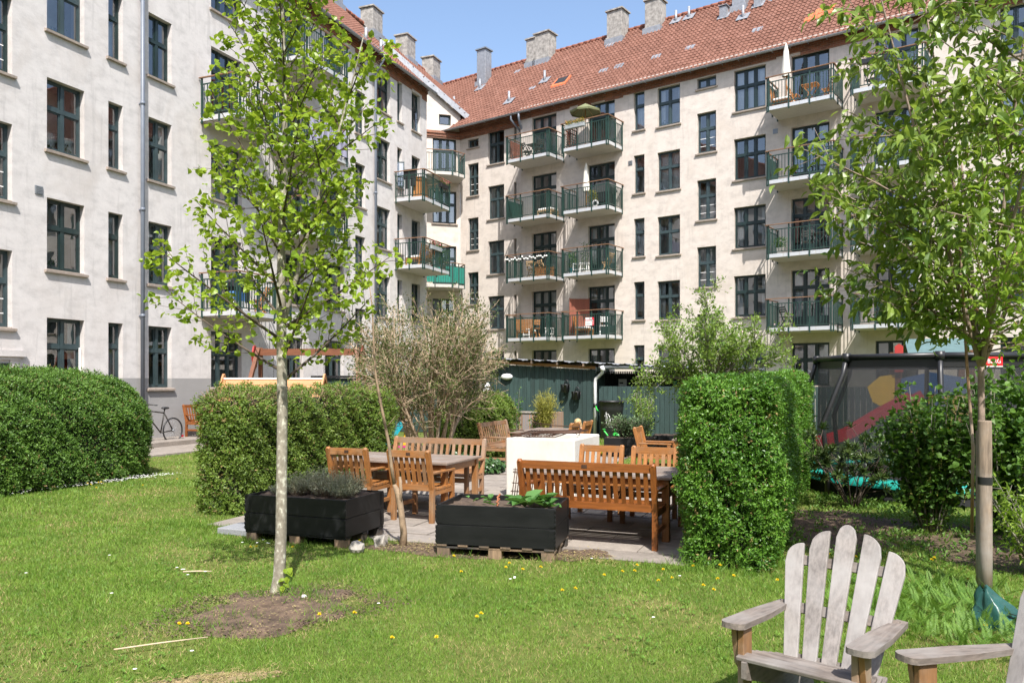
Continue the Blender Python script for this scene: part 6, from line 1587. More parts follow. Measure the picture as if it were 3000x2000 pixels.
# ------------------------------------------------------------------ ground, patio, path
def groundmat():
    m, nt, b = _mat('lawn_soil'); n = noise(nt, .9, 6, .65); n2 = noise(nt, 14, 5, .7)
    r = ramp(nt, [(.3, (.09, .125, .025)), (.55, (.12, .15, .035)), (.72, (.18, .165, .06))], n.outputs[0])
    r2 = ramp(nt, [(.3, (.6, .6, .6)), (.7, (1.2, 1.2, 1.2))], n2.outputs[0]); nt.links.new(mixc(nt, r.outputs[0], r2.outputs[0], 1, 'MULTIPLY'), b.inputs['Base Color']); b.inputs['Roughness'].default_value = 1; b.inputs['Specular IOR Level'].default_value = .1
    bump(nt, b, n2.outputs[0], .6, .02); return m
m = MB(); m.add([(-120, -60, 0), (120, -60, 0), (120, 120, 0), (-120, 120, 0)], [(0, 1, 2, 3)]); tag(m.build('ground', groundmat()), kind='structure')
def slabmat():
    m, nt, b = _mat('concrete_paving'); geo = N(nt, 'ShaderNodeNewGeometry'); n = noise(nt, 5, 6, .7); n2 = noise(nt, 60, 3, .6)
    r = ramp(nt, [(0, (.235, .205, .175)), (1, (.315, .275, .235))], geo.outputs['Random Per Island']); r2 = ramp(nt, [(.3, (.72, .72, .72)), (.65, (1.1, 1.1, 1.1))], n.outputs[0])
    col = mixc(nt, r.outputs[0], r2.outputs[0], 1, 'MULTIPLY'); r3 = ramp(nt, [(.3, (.85, .85, .85)), (.7, (1.1, 1.1, 1.1))], n2.outputs[0])
    nt.links.new(mixc(nt, col, r3.outputs[0], 1, 'MULTIPLY'), b.inputs['Base Color']); b.inputs['Roughness'].default_value = .9; bump(nt, b, n2.outputs[0], .2, .004); return m
M['slabs'] = slabmat()
def paving(name, a0, a1, b0, b1, w, d, z=.012, skip=None):
    m = MB(); na, nb = int((a1-a0)/w), int((b1-b0)/d)
    for j in range(nb):
        sh_ = (j % 2)*w*.5
        for i in range(-1, na+1):
            x0, x1 = a0+i*w+sh_, a0+(i+1)*w+sh_; x0, x1 = max(a0, x0), min(a1, x1)
            if x1-x0 < .08: continue
            y0 = b0+j*d
            h = z+rnd.uniform(-.003, .004); t1, t2 = rnd.uniform(-.003, .003), rnd.uniform(-.003, .003); g_ = .006
            q = [(x0+g_, y0+g_, h), (x1-g_, y0+g_, h+t1), (x1-g_, y0+d-g_, h+t1+t2), (x0+g_, y0+d-g_, h+t2)]
            if skip and skip((x0+x1)/2, y0+d/2): continue
            m.add([(p[0], p[1], -.02) for p in q]+q, [(4, 5, 6, 7), (0, 1, 5, 4), (1, 2, 6, 5), (2, 3, 7, 6), (3, 0, 4, 7)])
    o = m.build(name, M['slabs']); o.rotation_euler = (0, 0, ANG); return tag(o, kind='structure')
paving('patio', -7.0, -1.2, 7.55, 13.7, .80, .40); paving('patio', -7.0, -4.2, 13.71, 18, .80, .40)
m = MB(); q = [AB(-7.0, 7.55, .004), AB(-1.2, 7.55, .004), AB(-1.2, 13.7, .004), AB(-4.2, 13.7, .004), AB(-4.2, 18, .004), AB(-7, 18, .004)]; m.add(q, [tuple(range(6))]); tag(m.build('patio_bedding', M['soil']), kind='structure')
# paved walk along the left wall with a raised strip
def alongA(name, u0, u1, o0, o1, z, mat):
    m = MB(); m.bx(u0, u1, -o1, -o0, -.05, z); o = m.build(name, mat, bevel=.008); o.location = PA; o.rotation_euler = (0, 0, ANG_A); return tag(o, kind='structure')
alongA('wall_path', -24, 15.4, 1.32, 2.9, .05, M['slabs']); alongA('wall_pavement', -24, 15.4, .002, 1.31, .17, M['slabs'])
# bare soil: gently humped, uneven patches laid just over the ground
def soil_patch(name, cx, cy, rx, ry, rot, hump, seed, mat='soilc'):
    g = np.random.default_rng(seed); n, k = 56, 12; V = [(cx, cy, hump)]; ph = g.uniform(0, 6.3, 4)
    for j in range(1, k+1):
        for i in range(n):
            a = 2*PI*i/n; e = 1+.16*math.sin(2*a+ph[0])+.10*math.sin(5*a+ph[1])+.06*math.sin(9*a+ph[2]); f = j/k; x, y = rx*e*f*math.cos(a), ry*e*f*math.sin(a)
            V.append((cx+x*math.cos(rot)-y*math.sin(rot), cy+x*math.sin(rot)+y*math.cos(rot), .003+(hump*(1-f*f)+(g.uniform(0, .016) if f < .95 else 0))))
    F = [(0, 1+i, 1+(i+1) % n) for i in range(n)]+[(1+(j-1)*n+i, 1+j*n+i, 1+j*n+(i+1) % n, 1+(j-1)*n+(i+1) % n) for j in range(1, k) for i in range(n)]
    m = MB(); m.add(V, F, 0, True); return tag(m.build(name, M[mat]), kind='structure')
M['soilc'] = simple('dry_brown_soil', (.105, .070, .046), 1, .55, 9, bmp=1.0); M['soild'] = simple('dark_mulch', (.10, .066, .042), 1, .5, 20, bmp=1.0); M['dry'] = simple('dry_straw_ground', (.24, .18, .095), 1, .45, 22, bmp=.6)
SOILS = [(-1.82, 6.05, .66, .56, .2), (-.55, 8.15, 1.0, .30, -.35), (.62, 7.95, .35, .28, 0), (4.1, 9.8, .7, 1.0, -.2), (3.55, 8.9, .7, .8, 0), (-1.75, 4.63, .42, .075, .3), (5.2, 8.4, 1.0, 1.2, 0)]
for k, (x, y, rx, ry, rt) in enumerate(SOILS): soil_patch('bare_soil', x, y, rx, ry, rt, (.028, .012, .01, .05, .03, .004, .02)[k], 100+k, ('soilc', 'soild', 'soild', 'soild', 'soild', 'dry', 'soild')[k])
# ------------------------------------------------------------------ grass
M['grass'] = leafmat('lawn_blade', (.108, .205, .026), (.25, .365, .060), .34, .55, tcol=(.34, .46, .06)); M['drygrass'] = leafmat('dry_blade', (.28, .24, .09), (.44, .36, .17), .25, .7); M['dkgrass'] = leafmat('dark_lush_blade', (.08, .17, .02), (.19, .32, .045), .34, .5)  # the lush blades are a darker green of their own
def grass():
    g = np.random.default_rng(33); X, Y = [], []
    for d0, d1, dens in ((2.9, 4.2, 9000), (4.2, 5.5, 7200), (5.5, 7.5, 5000), (7.5, 10, 2900), (10, 14, 1300), (14, 24, 380)):
        A_ = .70*(d1*d1-d0*d0); n = int(A_*dens); d = np.sqrt(g.uniform(d0*d0, d1*d1, n)); x = g.uniform(-.70, .70, n)*d; X.append(x); Y.append(d)
    X = np.concatenate(X); Y = np.concatenate(Y); a = X*E1.x+Y*E1.y; b = X*E2.x+Y*E2.y
    ua = (X-PA.x)*UA.x+(Y-PA.y)*UA.y; oa = (X-PA.x)*NA.x+(Y-PA.y)*NA.y
    keep = ~((a > -7.05) & (a < -1.15) & (b > 7.5) & (b < 13.75)) & ~((a > -7.05) & (a < -4.15) & (b > 13) & (b < 18.05)) & (oa > 2.92) & (b < 23.6)
    keep &= ~((ua < -5.75) & (ua > -13.5) & (oa > 3.7) & (oa < 5.7)) & ~((a > -7.75) & (a < -7.0) & (b > 8.2) & (b < 12)) & ~((a > -1.25) & (a < -.45) & (b > 7.5) & (b < 17))
    pr = np.ones(len(X))
    for k, (x, y, rx, ry, rt) in enumerate(SOILS):
        dx, dy = X-x, Y-y; q = np.sqrt(((dx*math.cos(rt)+dy*math.sin(rt))/rx)**2+((-dx*math.sin(rt)+dy*math.cos(rt))/ry)**2)
        q = q*(1+.25*np.sin(X*9+Y*5)*np.sin(Y*11-X*3)); lo = (.03, .12, .12, .75, .65, .62, .8)[k]; pr *= lo+(1-lo)*np.clip((q-.62)/.62, 0, 1)
    n1 = np.sin(X*2.1+1.3*np.sin(Y*1.7))+np.sin(Y*2.6+1.1*np.sin(X*2.3+2))+.7*np.sin(X*6.1+Y*4.3)+.5*np.sin(Y*9-X*5.2+1)
    pr *= np.clip(1-.28*np.clip(n1-.6, 0, 2), .3, 1); keep &= g.random(len(X)) < pr; X, Y, n1, pr = X[keep], Y[keep], n1[keep], pr[keep]; n = len(X)
    d = np.sqrt(X*X+Y*Y); tall = 1+.5*np.clip(-n1-.3, 0, 1.5)*.5+ (np.abs(X*E2.x+Y*E2.y-7.45) < .12)*.8
    D = np.stack([g.normal(0, .55, n), g.normal(0, .55, n), np.full(n, 1.0)], 1); L = g.uniform(.016, .038, n)*tall*(1+.03*(d-4)); W = .0042*(d/4.5)**.95*g.uniform(.7, 1.3, n); P = np.stack([X, Y, np.full(n, 0.0)], 1)
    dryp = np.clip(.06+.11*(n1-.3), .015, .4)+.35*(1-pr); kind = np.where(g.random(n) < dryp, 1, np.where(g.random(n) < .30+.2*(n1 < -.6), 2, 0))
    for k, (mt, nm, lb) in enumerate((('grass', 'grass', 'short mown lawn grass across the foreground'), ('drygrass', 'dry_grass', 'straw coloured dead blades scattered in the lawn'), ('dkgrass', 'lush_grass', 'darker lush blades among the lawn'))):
        s = kind == k; o = leaves(nm, P[s], D[s], rvec(int(s.sum())), L[s], W[s], T_BLADE, M[mt]); tag(o, lb, 'grass', kind='stuff')
    # tufts of long grass in the soil patch and along edges
    P, D, L = [], [], []
    for cx, cy, k, h in ((-2.05, 6.36, 60, .16), (-1.72, 6.42, 110, .17), (-1.58, 6.2, 60, .13), (-2.02, 5.85, 40, .09), (-1.35, 5.95, 60, .10), (-2.25, 5.62, 50, .08), (-1.98, 5.5, 30, .07), (1.55, 7.28, 60, .17), (1.75, 7.25, 60, .15), (2.1, 7.3, 70, .14), (2.5, 7.35, 60, .16), (-.55, 7.75, 30, .10), (.35, 7.6, 40, .10), (-3.3, 6.0, 20, .07), (-2.9, 8.5, 50, .1), (-2.2, 8.25, 40, .10), (2.9, 8.6, 60, .14), (3.2, 9.6, 60, .2), (3.9, 9.0, 50, .12)):
        for _ in range(k): P.append([cx+g.normal(0, .09), cy+g.normal(0, .06), 0.02]); D.append([g.normal(0, .6), g.normal(0, .5), 1]); L.append(h*g.uniform(.5, 1.2))
    o = leaves('grass_tufts', P, D, rvec(len(P)), np.array(L), .006, T_BLADE, M['dkgrass']); tag(o, 'longer grass tufts on the bare soil and along the hedges', 'grass', kind='stuff')
    # low broad leaved weeds
    n = 2600; x = g.uniform(-.68, .68, n); dd = np.sqrt(g.uniform(9, 110, n)); X = x*dd; Y = dd; a = X*E1.x+Y*E1.y; b = X*E2.x+Y*E2.y; k = ~((a > -7.05) & (a < -1.15) & (b > 7.5) & (b < 13.75)) & ((np.sin(X*1.7)+np.sin(Y*2.3+X)) > .5); X, Y = X[k], Y[k]; n = len(X)
    P = np.repeat(np.stack([X, Y, np.full(n, .02)], 1), 5, 0)+g.normal(0, .012, (n*5, 3))*np.array([1, 1, .3]); an = g.uniform(0, 6.3, n*5); o = leaves('lawn_weeds', P, np.stack([np.cos(an), np.sin(an), np.full(n*5, .45)], 1), np.tile([0, 0, 1.0], (n*5, 1)), g.uniform(.02, .045, n*5), .014, T_DIAMOND, M['tansy']); tag(o, 'small broad leaved weeds scattered through the lawn', 'weeds', kind='stuff')
    n = 700; x = g.uniform(2.6, 6.0, n); y = g.uniform(7.6, 12, n); k = g.random(n) < .8; x, y = x[k], y[k]; n = len(x); P = np.repeat(np.stack([x, y, np.full(n, .03)], 1), 9, 0)+g.normal(0, .035, (n*9, 3))*np.array([1, 1, .5]); an = g.uniform(0, 6.3, n*9); o = leaves('border_weeds', P, np.stack([np.cos(an), np.sin(an), g.uniform(.3, 1.6, n*9)], 1), rvec(n*9)+np.array([0, 0, 1.2]), g.uniform(.03, .075, n*9), .022, T_DIAMOND, M['tansy']); tag(o, 'green weeds covering the bed in front of the trampoline', 'weeds', kind='stuff')
    # litter on the soil
    n = 900; q = np.sqrt(g.random(n)); an = g.uniform(0, 6.3, n); P = np.stack([-1.8+.72*q*np.cos(an), 6.05+.68*q*np.sin(an), .035+.03*(1-q)], 1); o = leaves('soil_litter', P, np.stack([np.cos(an*7), np.sin(an*7), np.full(n, .15)], 1), np.tile([0, 0, 1.0], (n, 1)), g.uniform(.008, .03, n), g.uniform(.003, .012, n), T_DIAMOND, M['drygrass']); tag(o, 'straw bits and crumbs on the bare soil round the lime tree', 'litter', kind='stuff')
    n = 1500; x = g.uniform(-1.4, 1.0, n); y = 8.12-.36*(x+.5)*.8+g.normal(0, .16, n); P = np.stack([x, y, np.full(n, .03)], 1); an = g.uniform(0, 6.3, n); o = leaves('mulch_chips', P, np.stack([np.cos(an), np.sin(an), g.uniform(0, .3, n)], 1), np.tile([0, 0, 1.0], (n, 1)), g.uniform(.012, .04, n), g.uniform(.004, .014, n), T_DIAMOND, M['drygrass']); tag(o, 'wood chips and dry leaves round the front black planter', 'litter', kind='stuff')
    n = 2600; x0, y0, rx, ry, rt = SOILS[0]; q = g.normal(1.0, .17, n); an = g.uniform(0, 2*PI, n); e = 1+.16*np.sin(2*an+.8)+.10*np.sin(5*an+2.0); X = rx*q*e*np.cos(an); Y = ry*q*e*np.sin(an)
    P = np.stack([x0+X*math.cos(rt)-Y*math.sin(rt), y0+X*math.sin(rt)+Y*math.cos(rt), .012+.012*g.random(n)], 1); a2 = g.uniform(0, 6.3, n); o = leaves('soil_crumbs', P, np.stack([np.cos(a2), np.sin(a2), g.normal(0, .2, n)], 1), np.stack([g.normal(0, .4, n), g.normal(0, .4, n), np.ones(n)], 1), g.uniform(.010, .032, n), g.uniform(.006, .020, n), T_DIAMOND, M['soilc']); tag(o, 'loose soil crumbs round the edge of the bare patch under the lime tree', 'soil', kind='stuff')
    n = 900; x0, y0, rx, ry, rt = SOILS[5]; q = g.normal(.7, .5, n); an = g.uniform(0, 2*PI, n); X = rx*q*np.cos(an)*1.1; Y = ry*q*np.sin(an)*1.5; P = np.stack([x0+X*math.cos(rt)-Y*math.sin(rt), y0+X*math.sin(rt)+Y*math.cos(rt), .012+.012*g.random(n)], 1); a2 = g.uniform(0, 6.3, n); o = leaves('dead_grass', P, np.stack([np.cos(a2), np.sin(a2), g.uniform(0, .4, n)], 1), rvec(n)+np.array([0, 0, 1.5]), g.uniform(.02, .05, n), .004, T_DIAMOND, M['drygrass']); tag(o, 'flattened dead grass on the worn strip at the bottom edge of the lawn', 'grass', kind='stuff')
    P, D, L = [], [], []
    x0, y0, rx, ry, rt = SOILS[0]
    for _ in range(60):
        an = g.uniform(0, 2*PI); q = g.uniform(.45, 1.05); cx = x0+rx*q*math.cos(an); cy = y0+ry*q*math.sin(an)
        for _ in range(g.integers(4, 16)): P.append([cx+g.normal(0, .03), cy+g.normal(0, .02), .015]); D.append([g.normal(0, .8), g.normal(0, .7), 1]); L.append(g.uniform(.03, .08))
    o = leaves('soil_sprouts', P, D, rvec(len(P)), np.array(L), .005, T_BLADE, M['grass']); tag(o, 'sparse grass sprouts growing into the bare soil', 'grass', kind='stuff')
    # daisies along the left hedge
    P = []
    for _ in range(420): f = g.random(); P.append([-8.0+1.75*f+g.normal(0, .09), 11.55+3.0*f+g.normal(0, .08), .04+g.random()*.03])
    for cx, cy, k in ((-5.2, 7.55, 7), (-3.05, 7.1, 5), (.0, 6.9, 3), (1.75, 3.75, 30), (2.0, 3.9, 25), (-2.6, 8.4, 5), (2.3, 3.6, 14)):
        for _ in range(k): P.append([cx+g.normal(0, .12), cy+g.normal(0, .08), .045])
    for _ in range(14): dd = g.uniform(4, 10); P.append([g.uniform(-.62, .4)*dd, dd, .045])
    P = np.array(P); n = len(P); k = 8; Q = np.repeat(P, k, 0); an = np.tile(np.arange(k)*2*PI/k, n); o = leaves('daisies', Q, np.stack([np.cos(an), np.sin(an), np.full(n*k, .12)], 1), np.tile([0, -.5, 1.0], (n*k, 1)), .0135, .009, T_DIAMOND, M['white']); tag(o, 'tiny white daisies along the foot of the left hedge and in the lawn', 'daisies', kind='stuff')
grass()
# dandelions: every head is a flower of its own
dsrc = thing('dandelion', '', 'flower', (0, 0, 0), 0, 'dandelions in the grass'); m = MB(); m.tube([(0, 0, 0), (.004, 0, .03), (.006, 0, .058)], .0022, 5); m.build('stalk', M['tansy'], dsrc)
g = np.random.default_rng(4); k = 46; an = g.uniform(0, 6.3, k); el = g.uniform(.1, 1.4, k); leaves('flower_head', np.tile([.006, 0, .058], (k, 1)), np.stack([np.cos(an)*np.cos(el), np.sin(an)*np.cos(el), np.sin(el)], 1), rvec(k), .019, .007, T_DIAMOND, simple('dandelion_yellow', (.82, .62, .015), .6, .08), dsrc)
DSP = [('near the square cut hedge', (1.62, 6.95), 10, .34), ('right of the front planter', (.95, 6.6), 6, .38), ('by the foot of the front planter', (-.2, 7.15), 6, .35), ('among the feathery leaves', (3.35, 5.75), 7, .5), ('left of the timber stakes', (3.45, 7.35), 7, .4), ('right of the timber stakes', (4.55, 6.6), 8, .35), ('under the right armchair arm', (2.15, 3.75), 5, .25), ('on the bare soil edge by the lime tree', (-1.3, 5.75), 2, .12), ('at the foot of the left rounded hedge', (-7.0, 13.35), 9, .6), ('by the lavender planter', (-2.35, 8.1), 4, .3), ('in the middle of the lawn', (-.1, 5.6), 4, .5), ('on the lower left lawn', (-2.2, 5.6), 2, .15)]
first = True; gd = random.Random(3)
for where, (cx, cy), cnt, sp_ in DSP:
    for _ in range(cnt):
        p = (cx+gd.gauss(0, sp_), cy+gd.gauss(0, sp_*.7), gd.uniform(-.012, .012)); lb = 'yellow dandelion flower in the grass '+where
        if first: dsrc.location = p; dsrc['label'] = lb; first = False
        else: copy_thing(dsrc, p, gd.uniform(0, 6.3), lb, 'dandelions in the grass')
# ------------------------------------------------------------------ things standing and hanging on the balconies
def BT(k): return FL(k)+.152
def bal(fc, name, label, cat, u, off, z, rot=0, group=None):
    w = fc.world(u, off, z); return thing(name, label, cat, w, fc.ang+rot, group)
M['bwood'] = wood('balcony_wood', (.46, .20, .06), .6, .5); M['bwood2'] = wood('pale_balcony_wood', (.50, .33, .17), .65, .5); M['cream'] = simple('cream_canvas', (.72, .69, .60), .85, .06, 20); M['olivecloth'] = simple('olive_canvas', (.16, .17, .08), .85, .1); M['cush'] = simple('white_cushion', (.74, .73, .70), .9, .05)
M['pink'] = leafmat('pink_petals', (.55, .06, .14), (.75, .25, .32), .3, .6); M['yel'] = leafmat('yellow_petals', (.6, .35, .03), (.75, .45, .08), .3, .6); M['greybox'] = simple('grey_planter', (.30, .32, .32), .6, .1); M['wicker'] = wood('red_brown_wicker', (.26, .08, .045), .6, .8, 3); M['lilac'] = simple('lilac_cloth', (.30, .29, .38), .85, .1); M['blu'] = simple('blue_cloth', (.10, .25, .55), .8, .1)
def b_chair(fc, label, u, off, k, rot, mat='bwood'):
    t = bal(fc, 'folding_chair', label, 'chair', u, off, BT(k), rot, 'folding chairs on the balconies')
    m = MB()
    for x in (-.19, .19): m.beam((x, -.16, 0), (x, .20, .46), .022, .035); m.beam((x, .20, 0), (x, -.21, .86), .022, .035)
    m.build('leg_frame', M[mat], t); m = MB()
    for i in range(6): m.bx(-.2, .2, -.17+i*.065, -.12+i*.065, .44, .46)
    m.build('seat', M[mat+'x'] if mat+'x' in M else M[mat], t); m = MB()
    for i in range(3): z = .62+i*.085; y = -.215+.30*(.86-z)*.9-.012; m.bx(-.19, .19, y-.01, y+.01, z, z+.055)
    m.build('backrest', M[mat], t)
def b_table(fc, label, u, off, k, w=.6, d=.5, mat='bwood'):
    t = bal(fc, 'folding_table', label, 'table', u, off, BT(k), 0, 'folding tables on the balconies'); m = MB()
    for i in range(7): m.bx(-w/2, w/2, -d/2+i*d/7, -d/2+(i+.8)*d/7, .70, .725)
    m.build('tabletop', M[mat], t); m = MB()
    for y in (-d*.4, d*.4): m.beam((-w*.42, y, 0), (w*.42, y, .70), .03, .03); m.beam((w*.42, y, 0), (-w*.42, y, .70), .03, .03)
    m.build('crossed_legs', M[mat], t)
def parasol_closed(fc, label, u, off, k, h=2.35):
    t = bal(fc, 'closed_parasol', label, 'parasol', u, off, BT(k), 0, 'closed parasols on the balconies'); m = MB(); m.tube([(0, 0, 0), (0, 0, h)], .022, 8); m.lathe([(0, 0), (.2, 0), (.2, .06), (0, .06)], 14, mat=1); m.build('pole', [M['bwood'], M['iron']], t); m = MB(); n = 18; vs = []; pr = [(.13, h-1.28), (.15, h-1.10), (.115, h-.85), (.10, h-.6), (.08, h-.3), (.03, h-.03), (.012, h+.04)]
    for r, z in pr:
        for i in range(n): a = 2*PI*i/n; q = r*(1+.28*(i % 2)-.1*math.sin(3*a)); vs.append((q*math.cos(a), q*math.sin(a), z+.03*(i % 3 == 0)*(z < h-1.2)))
    m.add(vs, [(i*n+j, i*n+(j+1) % n, (i+1)*n+(j+1) % n, (i+1)*n+j) for i in range(len(pr)-1) for j in range(n)], 0, True); m.build('canopy', M['cream'], t)
parasol_closed(fB, 'closed white parasol standing on the third balcony up of the right hand pair', -3.55, .85, 4, 2.15)
parasol_closed(fB, 'tall closed cream parasol on the top balcony right of the triple window', 5.55, .95, 5, 2.45)
t = bal(fB, 'open_parasol', 'open olive parasol over the top balcony of the middle stack', 'parasol', -3.60, .85, BT(5)); m = MB(); m.tube([(0, 0, 0), (0, 0, 2.05)], .02, 8); m.build('pole', M['bwood'], t); m = MB(); n = 8
vs = [(0, 0, 2.06)]+[(.74*math.cos(2*PI*i/n), .74*math.sin(2*PI*i/n), 1.68) for i in range(n)]+[(.72*math.cos(2*PI*i/n), .72*math.sin(2*PI*i/n), 1.60) for i in range(n)]; m.add(vs, [(0, 1+i, 1+(i+1) % n) for i in range(n)]+[(1+i, 9+i, 9+(i+1) % n, 1+(i+1) % n) for i in range(n)]); m.build('canopy', M['olivecloth'], t)
m = MB()
for i in range(n): a = 2*PI*i/n; m.tube([(0, 0, 2.02), (.70*math.cos(a), .70*math.sin(a), 1.66)], .008, 4)
m.build('ribs', M['bwood2'], t)
def flower_box(fc, label, u, off, z, w, fl, mat='greybox', seed=1, along=True, nfl=60):
    t = bal(fc, 'flower_box', label, 'flower box', u, off, z, 0 if along else PI/2, 'flower boxes on the balcony rails'); m = MB(); m.bx(-w/2, w/2, -.09, .09, 0, .17); m.build('box', M[mat], t, bevel=.008); g = np.random.default_rng(seed); n = int(420*w); P = np.stack([g.uniform(-w/2, w/2, n), g.normal(0, .06, n), .16+g.random(n)**1.5*.20], 1); leaves('foliage', P, rvec(n)+np.array([0, 0, .5]), rvec(n), .055, .03, T_DIAMOND, M['potleafx'], t)
    n = int(nfl*w*3); P = np.stack([g.uniform(-w/2, w/2, n), g.normal(-.03, .07, n), .20+g.random(n)*.18], 1); leaves('blossoms', P, rvec(n)+np.array([0, -.5, .6]), rvec(n), .035, .035, T_DIAMOND, M[fl], t)
M['potleafx'] = leafmat('box_plant_leaf', (.03, .085, .015), (.09, .18, .03), .3, .5)
flower_box(fB, 'grey flower box with yellow and white flowers on the top middle balcony rail', -3.75, 1.50, BT(5)+.80, 1.0, 'yel', seed=2)
flower_box(fB, 'dark flower box with pink flowers on the top balcony at the far right', 8.85, 1.42, BT(5)+.82, .9, 'pink', 'black', 3)
flower_box(fA, 'flower box with pink flowers on the lower balcony of the left building end', 13.6, 1.42, BT(3)+.72, .95, 'pink', 'greybox', 4)
flower_box(fA, 'flower box with pink flowers on the upper balcony of the left building end', 14.3, 1.46, BT(4)+.70, .7, 'pink', 'black', 5)
flower_box(fA, 'overflowing flower box with pink blooms on the balcony behind the lime crown', 5.6, 1.47, BT(3)+.80, 1.8, 'pink', 'black', 6, nfl=30)
def sofa(fc, label, u, off, k, rot, w=1.2, mat='bwood', back=True):
    t = bal(fc, 'balcony_sofa', label, 'sofa', u, off, BT(k), rot, 'cushioned seats on the balconies'); m = MB()
    for x in (-w/2+.03, w/2-.03):
        for y in (-.3, .3): m.bx(x-.03, x+.03, y-.03, y+.03, 0, .34)
    m.bx(-w/2, w/2, -.34, .34, .27, .33); m.build('frame', M[mat], t); m = MB(); m.bx(-w/2+.02, w/2-.02, -.32, .32, .332, .43); m.build('seat_cushion', M['cush'], t, bevel=.03)
    if back:
        m = MB()
        for i in range(8): z = .40+i*.065; m.bx(-w/2, w/2, -.37-.012*i, -.345-.012*i, z, z+.04)
        for i in range(7): x = -w/2+.03+i*(w-.06)/6; m.beam((x, -.352, .3), (x, -.45, .92), .03, .02)
        m.build('backrest', M[mat], t)
    return t
sofa(fB, 'orange lattice bench at the left of the lowest left middle balcony', -7.10, .55, 2, .35, .85); sofa(fB, 'orange wooden day bed with white cushions on the lowest middle balcony', -3.75, .70, 2, -PI/2+.25, .8)
t = sofa(fA, 'brown daybed with white cushions on the lower end balcony of the left building', 13.4, .75, 3, 0, 1.3); m = MB(); m.ell((.25, -.22, .58), (.20, .08, .16), 8); m.build('pillow', M['blu'], t)
sofa(fB, 'white cushioned lounger at the left of the top right hand balcony', 5.35, .62, 5, -PI/2, .75, 'bwood'); sofa(fB, 'low pallet sofa at the right of the third left middle balcony', -5.85, .55, 4, 0, .8, 'bwood2', False)
for lb, u, off, k, r, mt in (('wooden folding chair left of the table on the top right balcony', 5.75, .7, 5, -PI/2, 'bwood'), ('wooden folding chair right of the table on the top right balcony', 7.05, .65, 5, PI/2, 'bwood'), ('dark folding chair left on the top left middle balcony', -7.0, .7, 5, -.6, 'iron'), ('dark folding chair right on the top left middle balcony', -6.2, .8, 5, 1.2, 'iron'),
                             ('pale folding chair on the balcony with the string of white globes', -6.75, .65, 3, .2, 'bwood2'), ('second pale folding chair below the string of white globes', -6.1, .6, 3, -.5, 'bwood2'), ('wooden chair at the right of the second middle balcony', -2.55, .6, 3, PI/2, 'bwood2'), ('small wooden folding chair on the lowest left middle balcony', -6.35, .9, 2, .9, 'bwood'),
                             ('black garden chair on the top far right balcony', 8.6, .7, 5, -.5, 'iron'), ('black wire chair on the lowest right hand balcony', 5.45, .7, 2, -.6, 'iron'), ('dark chair on the second right hand balcony', 6.3, .7, 3, .3, 'iron'), ('white chair on the lowest middle balcony behind the sign', -2.75, .6, 2, .6, 'white'), ('orange chair among the flowers behind the lime crown', 5.1, .8, 3, .4, 'bwood'), ('orange chair on the low balcony behind the lime crown', 3.0, .8, 2, .5, 'bwood')):
    b_chair(fB if u > 7 or lb.find('lime') < 0 else fA, lb, u, off, k, r, mt)
b_table(fB, 'wooden folding table on the top right balcony', 6.42, .75, 5); b_table(fB, 'dark folding table on the top left middle balcony', -6.6, .7, 5, .55, .5, 'iron'); b_table(fB, 'pale wooden table under the string of white globes', -6.42, .9, 3, .5, .4, 'bwood2'); b_table(fB, 'small table on the second right hand balcony', 6.8, .8, 3, .6, .5, 'iron')
def pot(fc, label, u, off, k, h, r, mat, seed, kind='potleafx'):
    t = bal(fc, 'potted_plant', label, 'pot plant', u, off, BT(k), 0, 'pot plants on the balconies'); m = MB(); m.lathe([(0, 0), (r*.75, 0), (r, .28), (r*1.05, .28), (r*.9, .25), (0, .24)], 14); m.build('pot', M[mat], t); g = np.random.default_rng(seed); n = 260; P = np.stack([g.normal(0, r*.8, n), g.normal(0, r*.8, n), .28+g.random(n)*h], 1); leaves('foliage', P, rvec(n)+np.array([0, 0, .4]), rvec(n), .085, .035, T_DIAMOND, M[kind], t)
pot(fB, 'large leafy plant in a turquoise pot on the second middle balcony', -4.25, .9, 3, .75, .15, 'tealp', 4); pot(fB, 'tall plant at the wall of the second middle balcony', -3.9, .35, 3, 1.25, .15, 'white', 5); pot(fB, 'yellow green plant beside the covered barbecue', -3.1, 1.05, 4, .55, .14, 'sill', 6, 'bamboo'); pot(fB, 'bushy potted plant on the top far right balcony', 9.9, .95, 5, .7, .16, 'sill', 7); pot(fB, 'small shrub in a pot on the third right hand balcony', 5.3, .9, 3, .4, .14, 'white', 8); pot(fA, 'green hanging plant on the lower end balcony of the left building', 14.75, 1.2, 3, .7, .14, 'sill', 9)
def bbq(fc, label, u, off, k, cover=True):
    t = bal(fc, 'barbecue', label, 'barbecue', u, off, BT(k), 0, 'barbecues on the balconies'); m = MB()
    for x in (-.3, .3):
        for y in (-.2, .2): m.bx(x-.02, x+.02, y-.02, y+.02, 0, .8)
    m.bx(-.32, .32, -.22, .22, .3, .72); m.build('cart', M['black'], t); m = MB(); pr = [(-.55, .72), (.55, .72), (.5, .9), (.30, 1.16), (-.30, 1.16), (-.52, .86)]; m.prism(pr, .48, Matrix.Rotation(PI/2, 4, 'X')); m.build('cover', simple('dark_grey_cover', (.05, .05, .05), .6, .2, 8), t, bevel=.03)
bbq(fB, 'covered barbecue at the right of the third middle balcony', -2.7, .7, 4); bbq(fA, 'black covered barbecue on the low balcony behind the lime crown', 1.95, .75, 2)
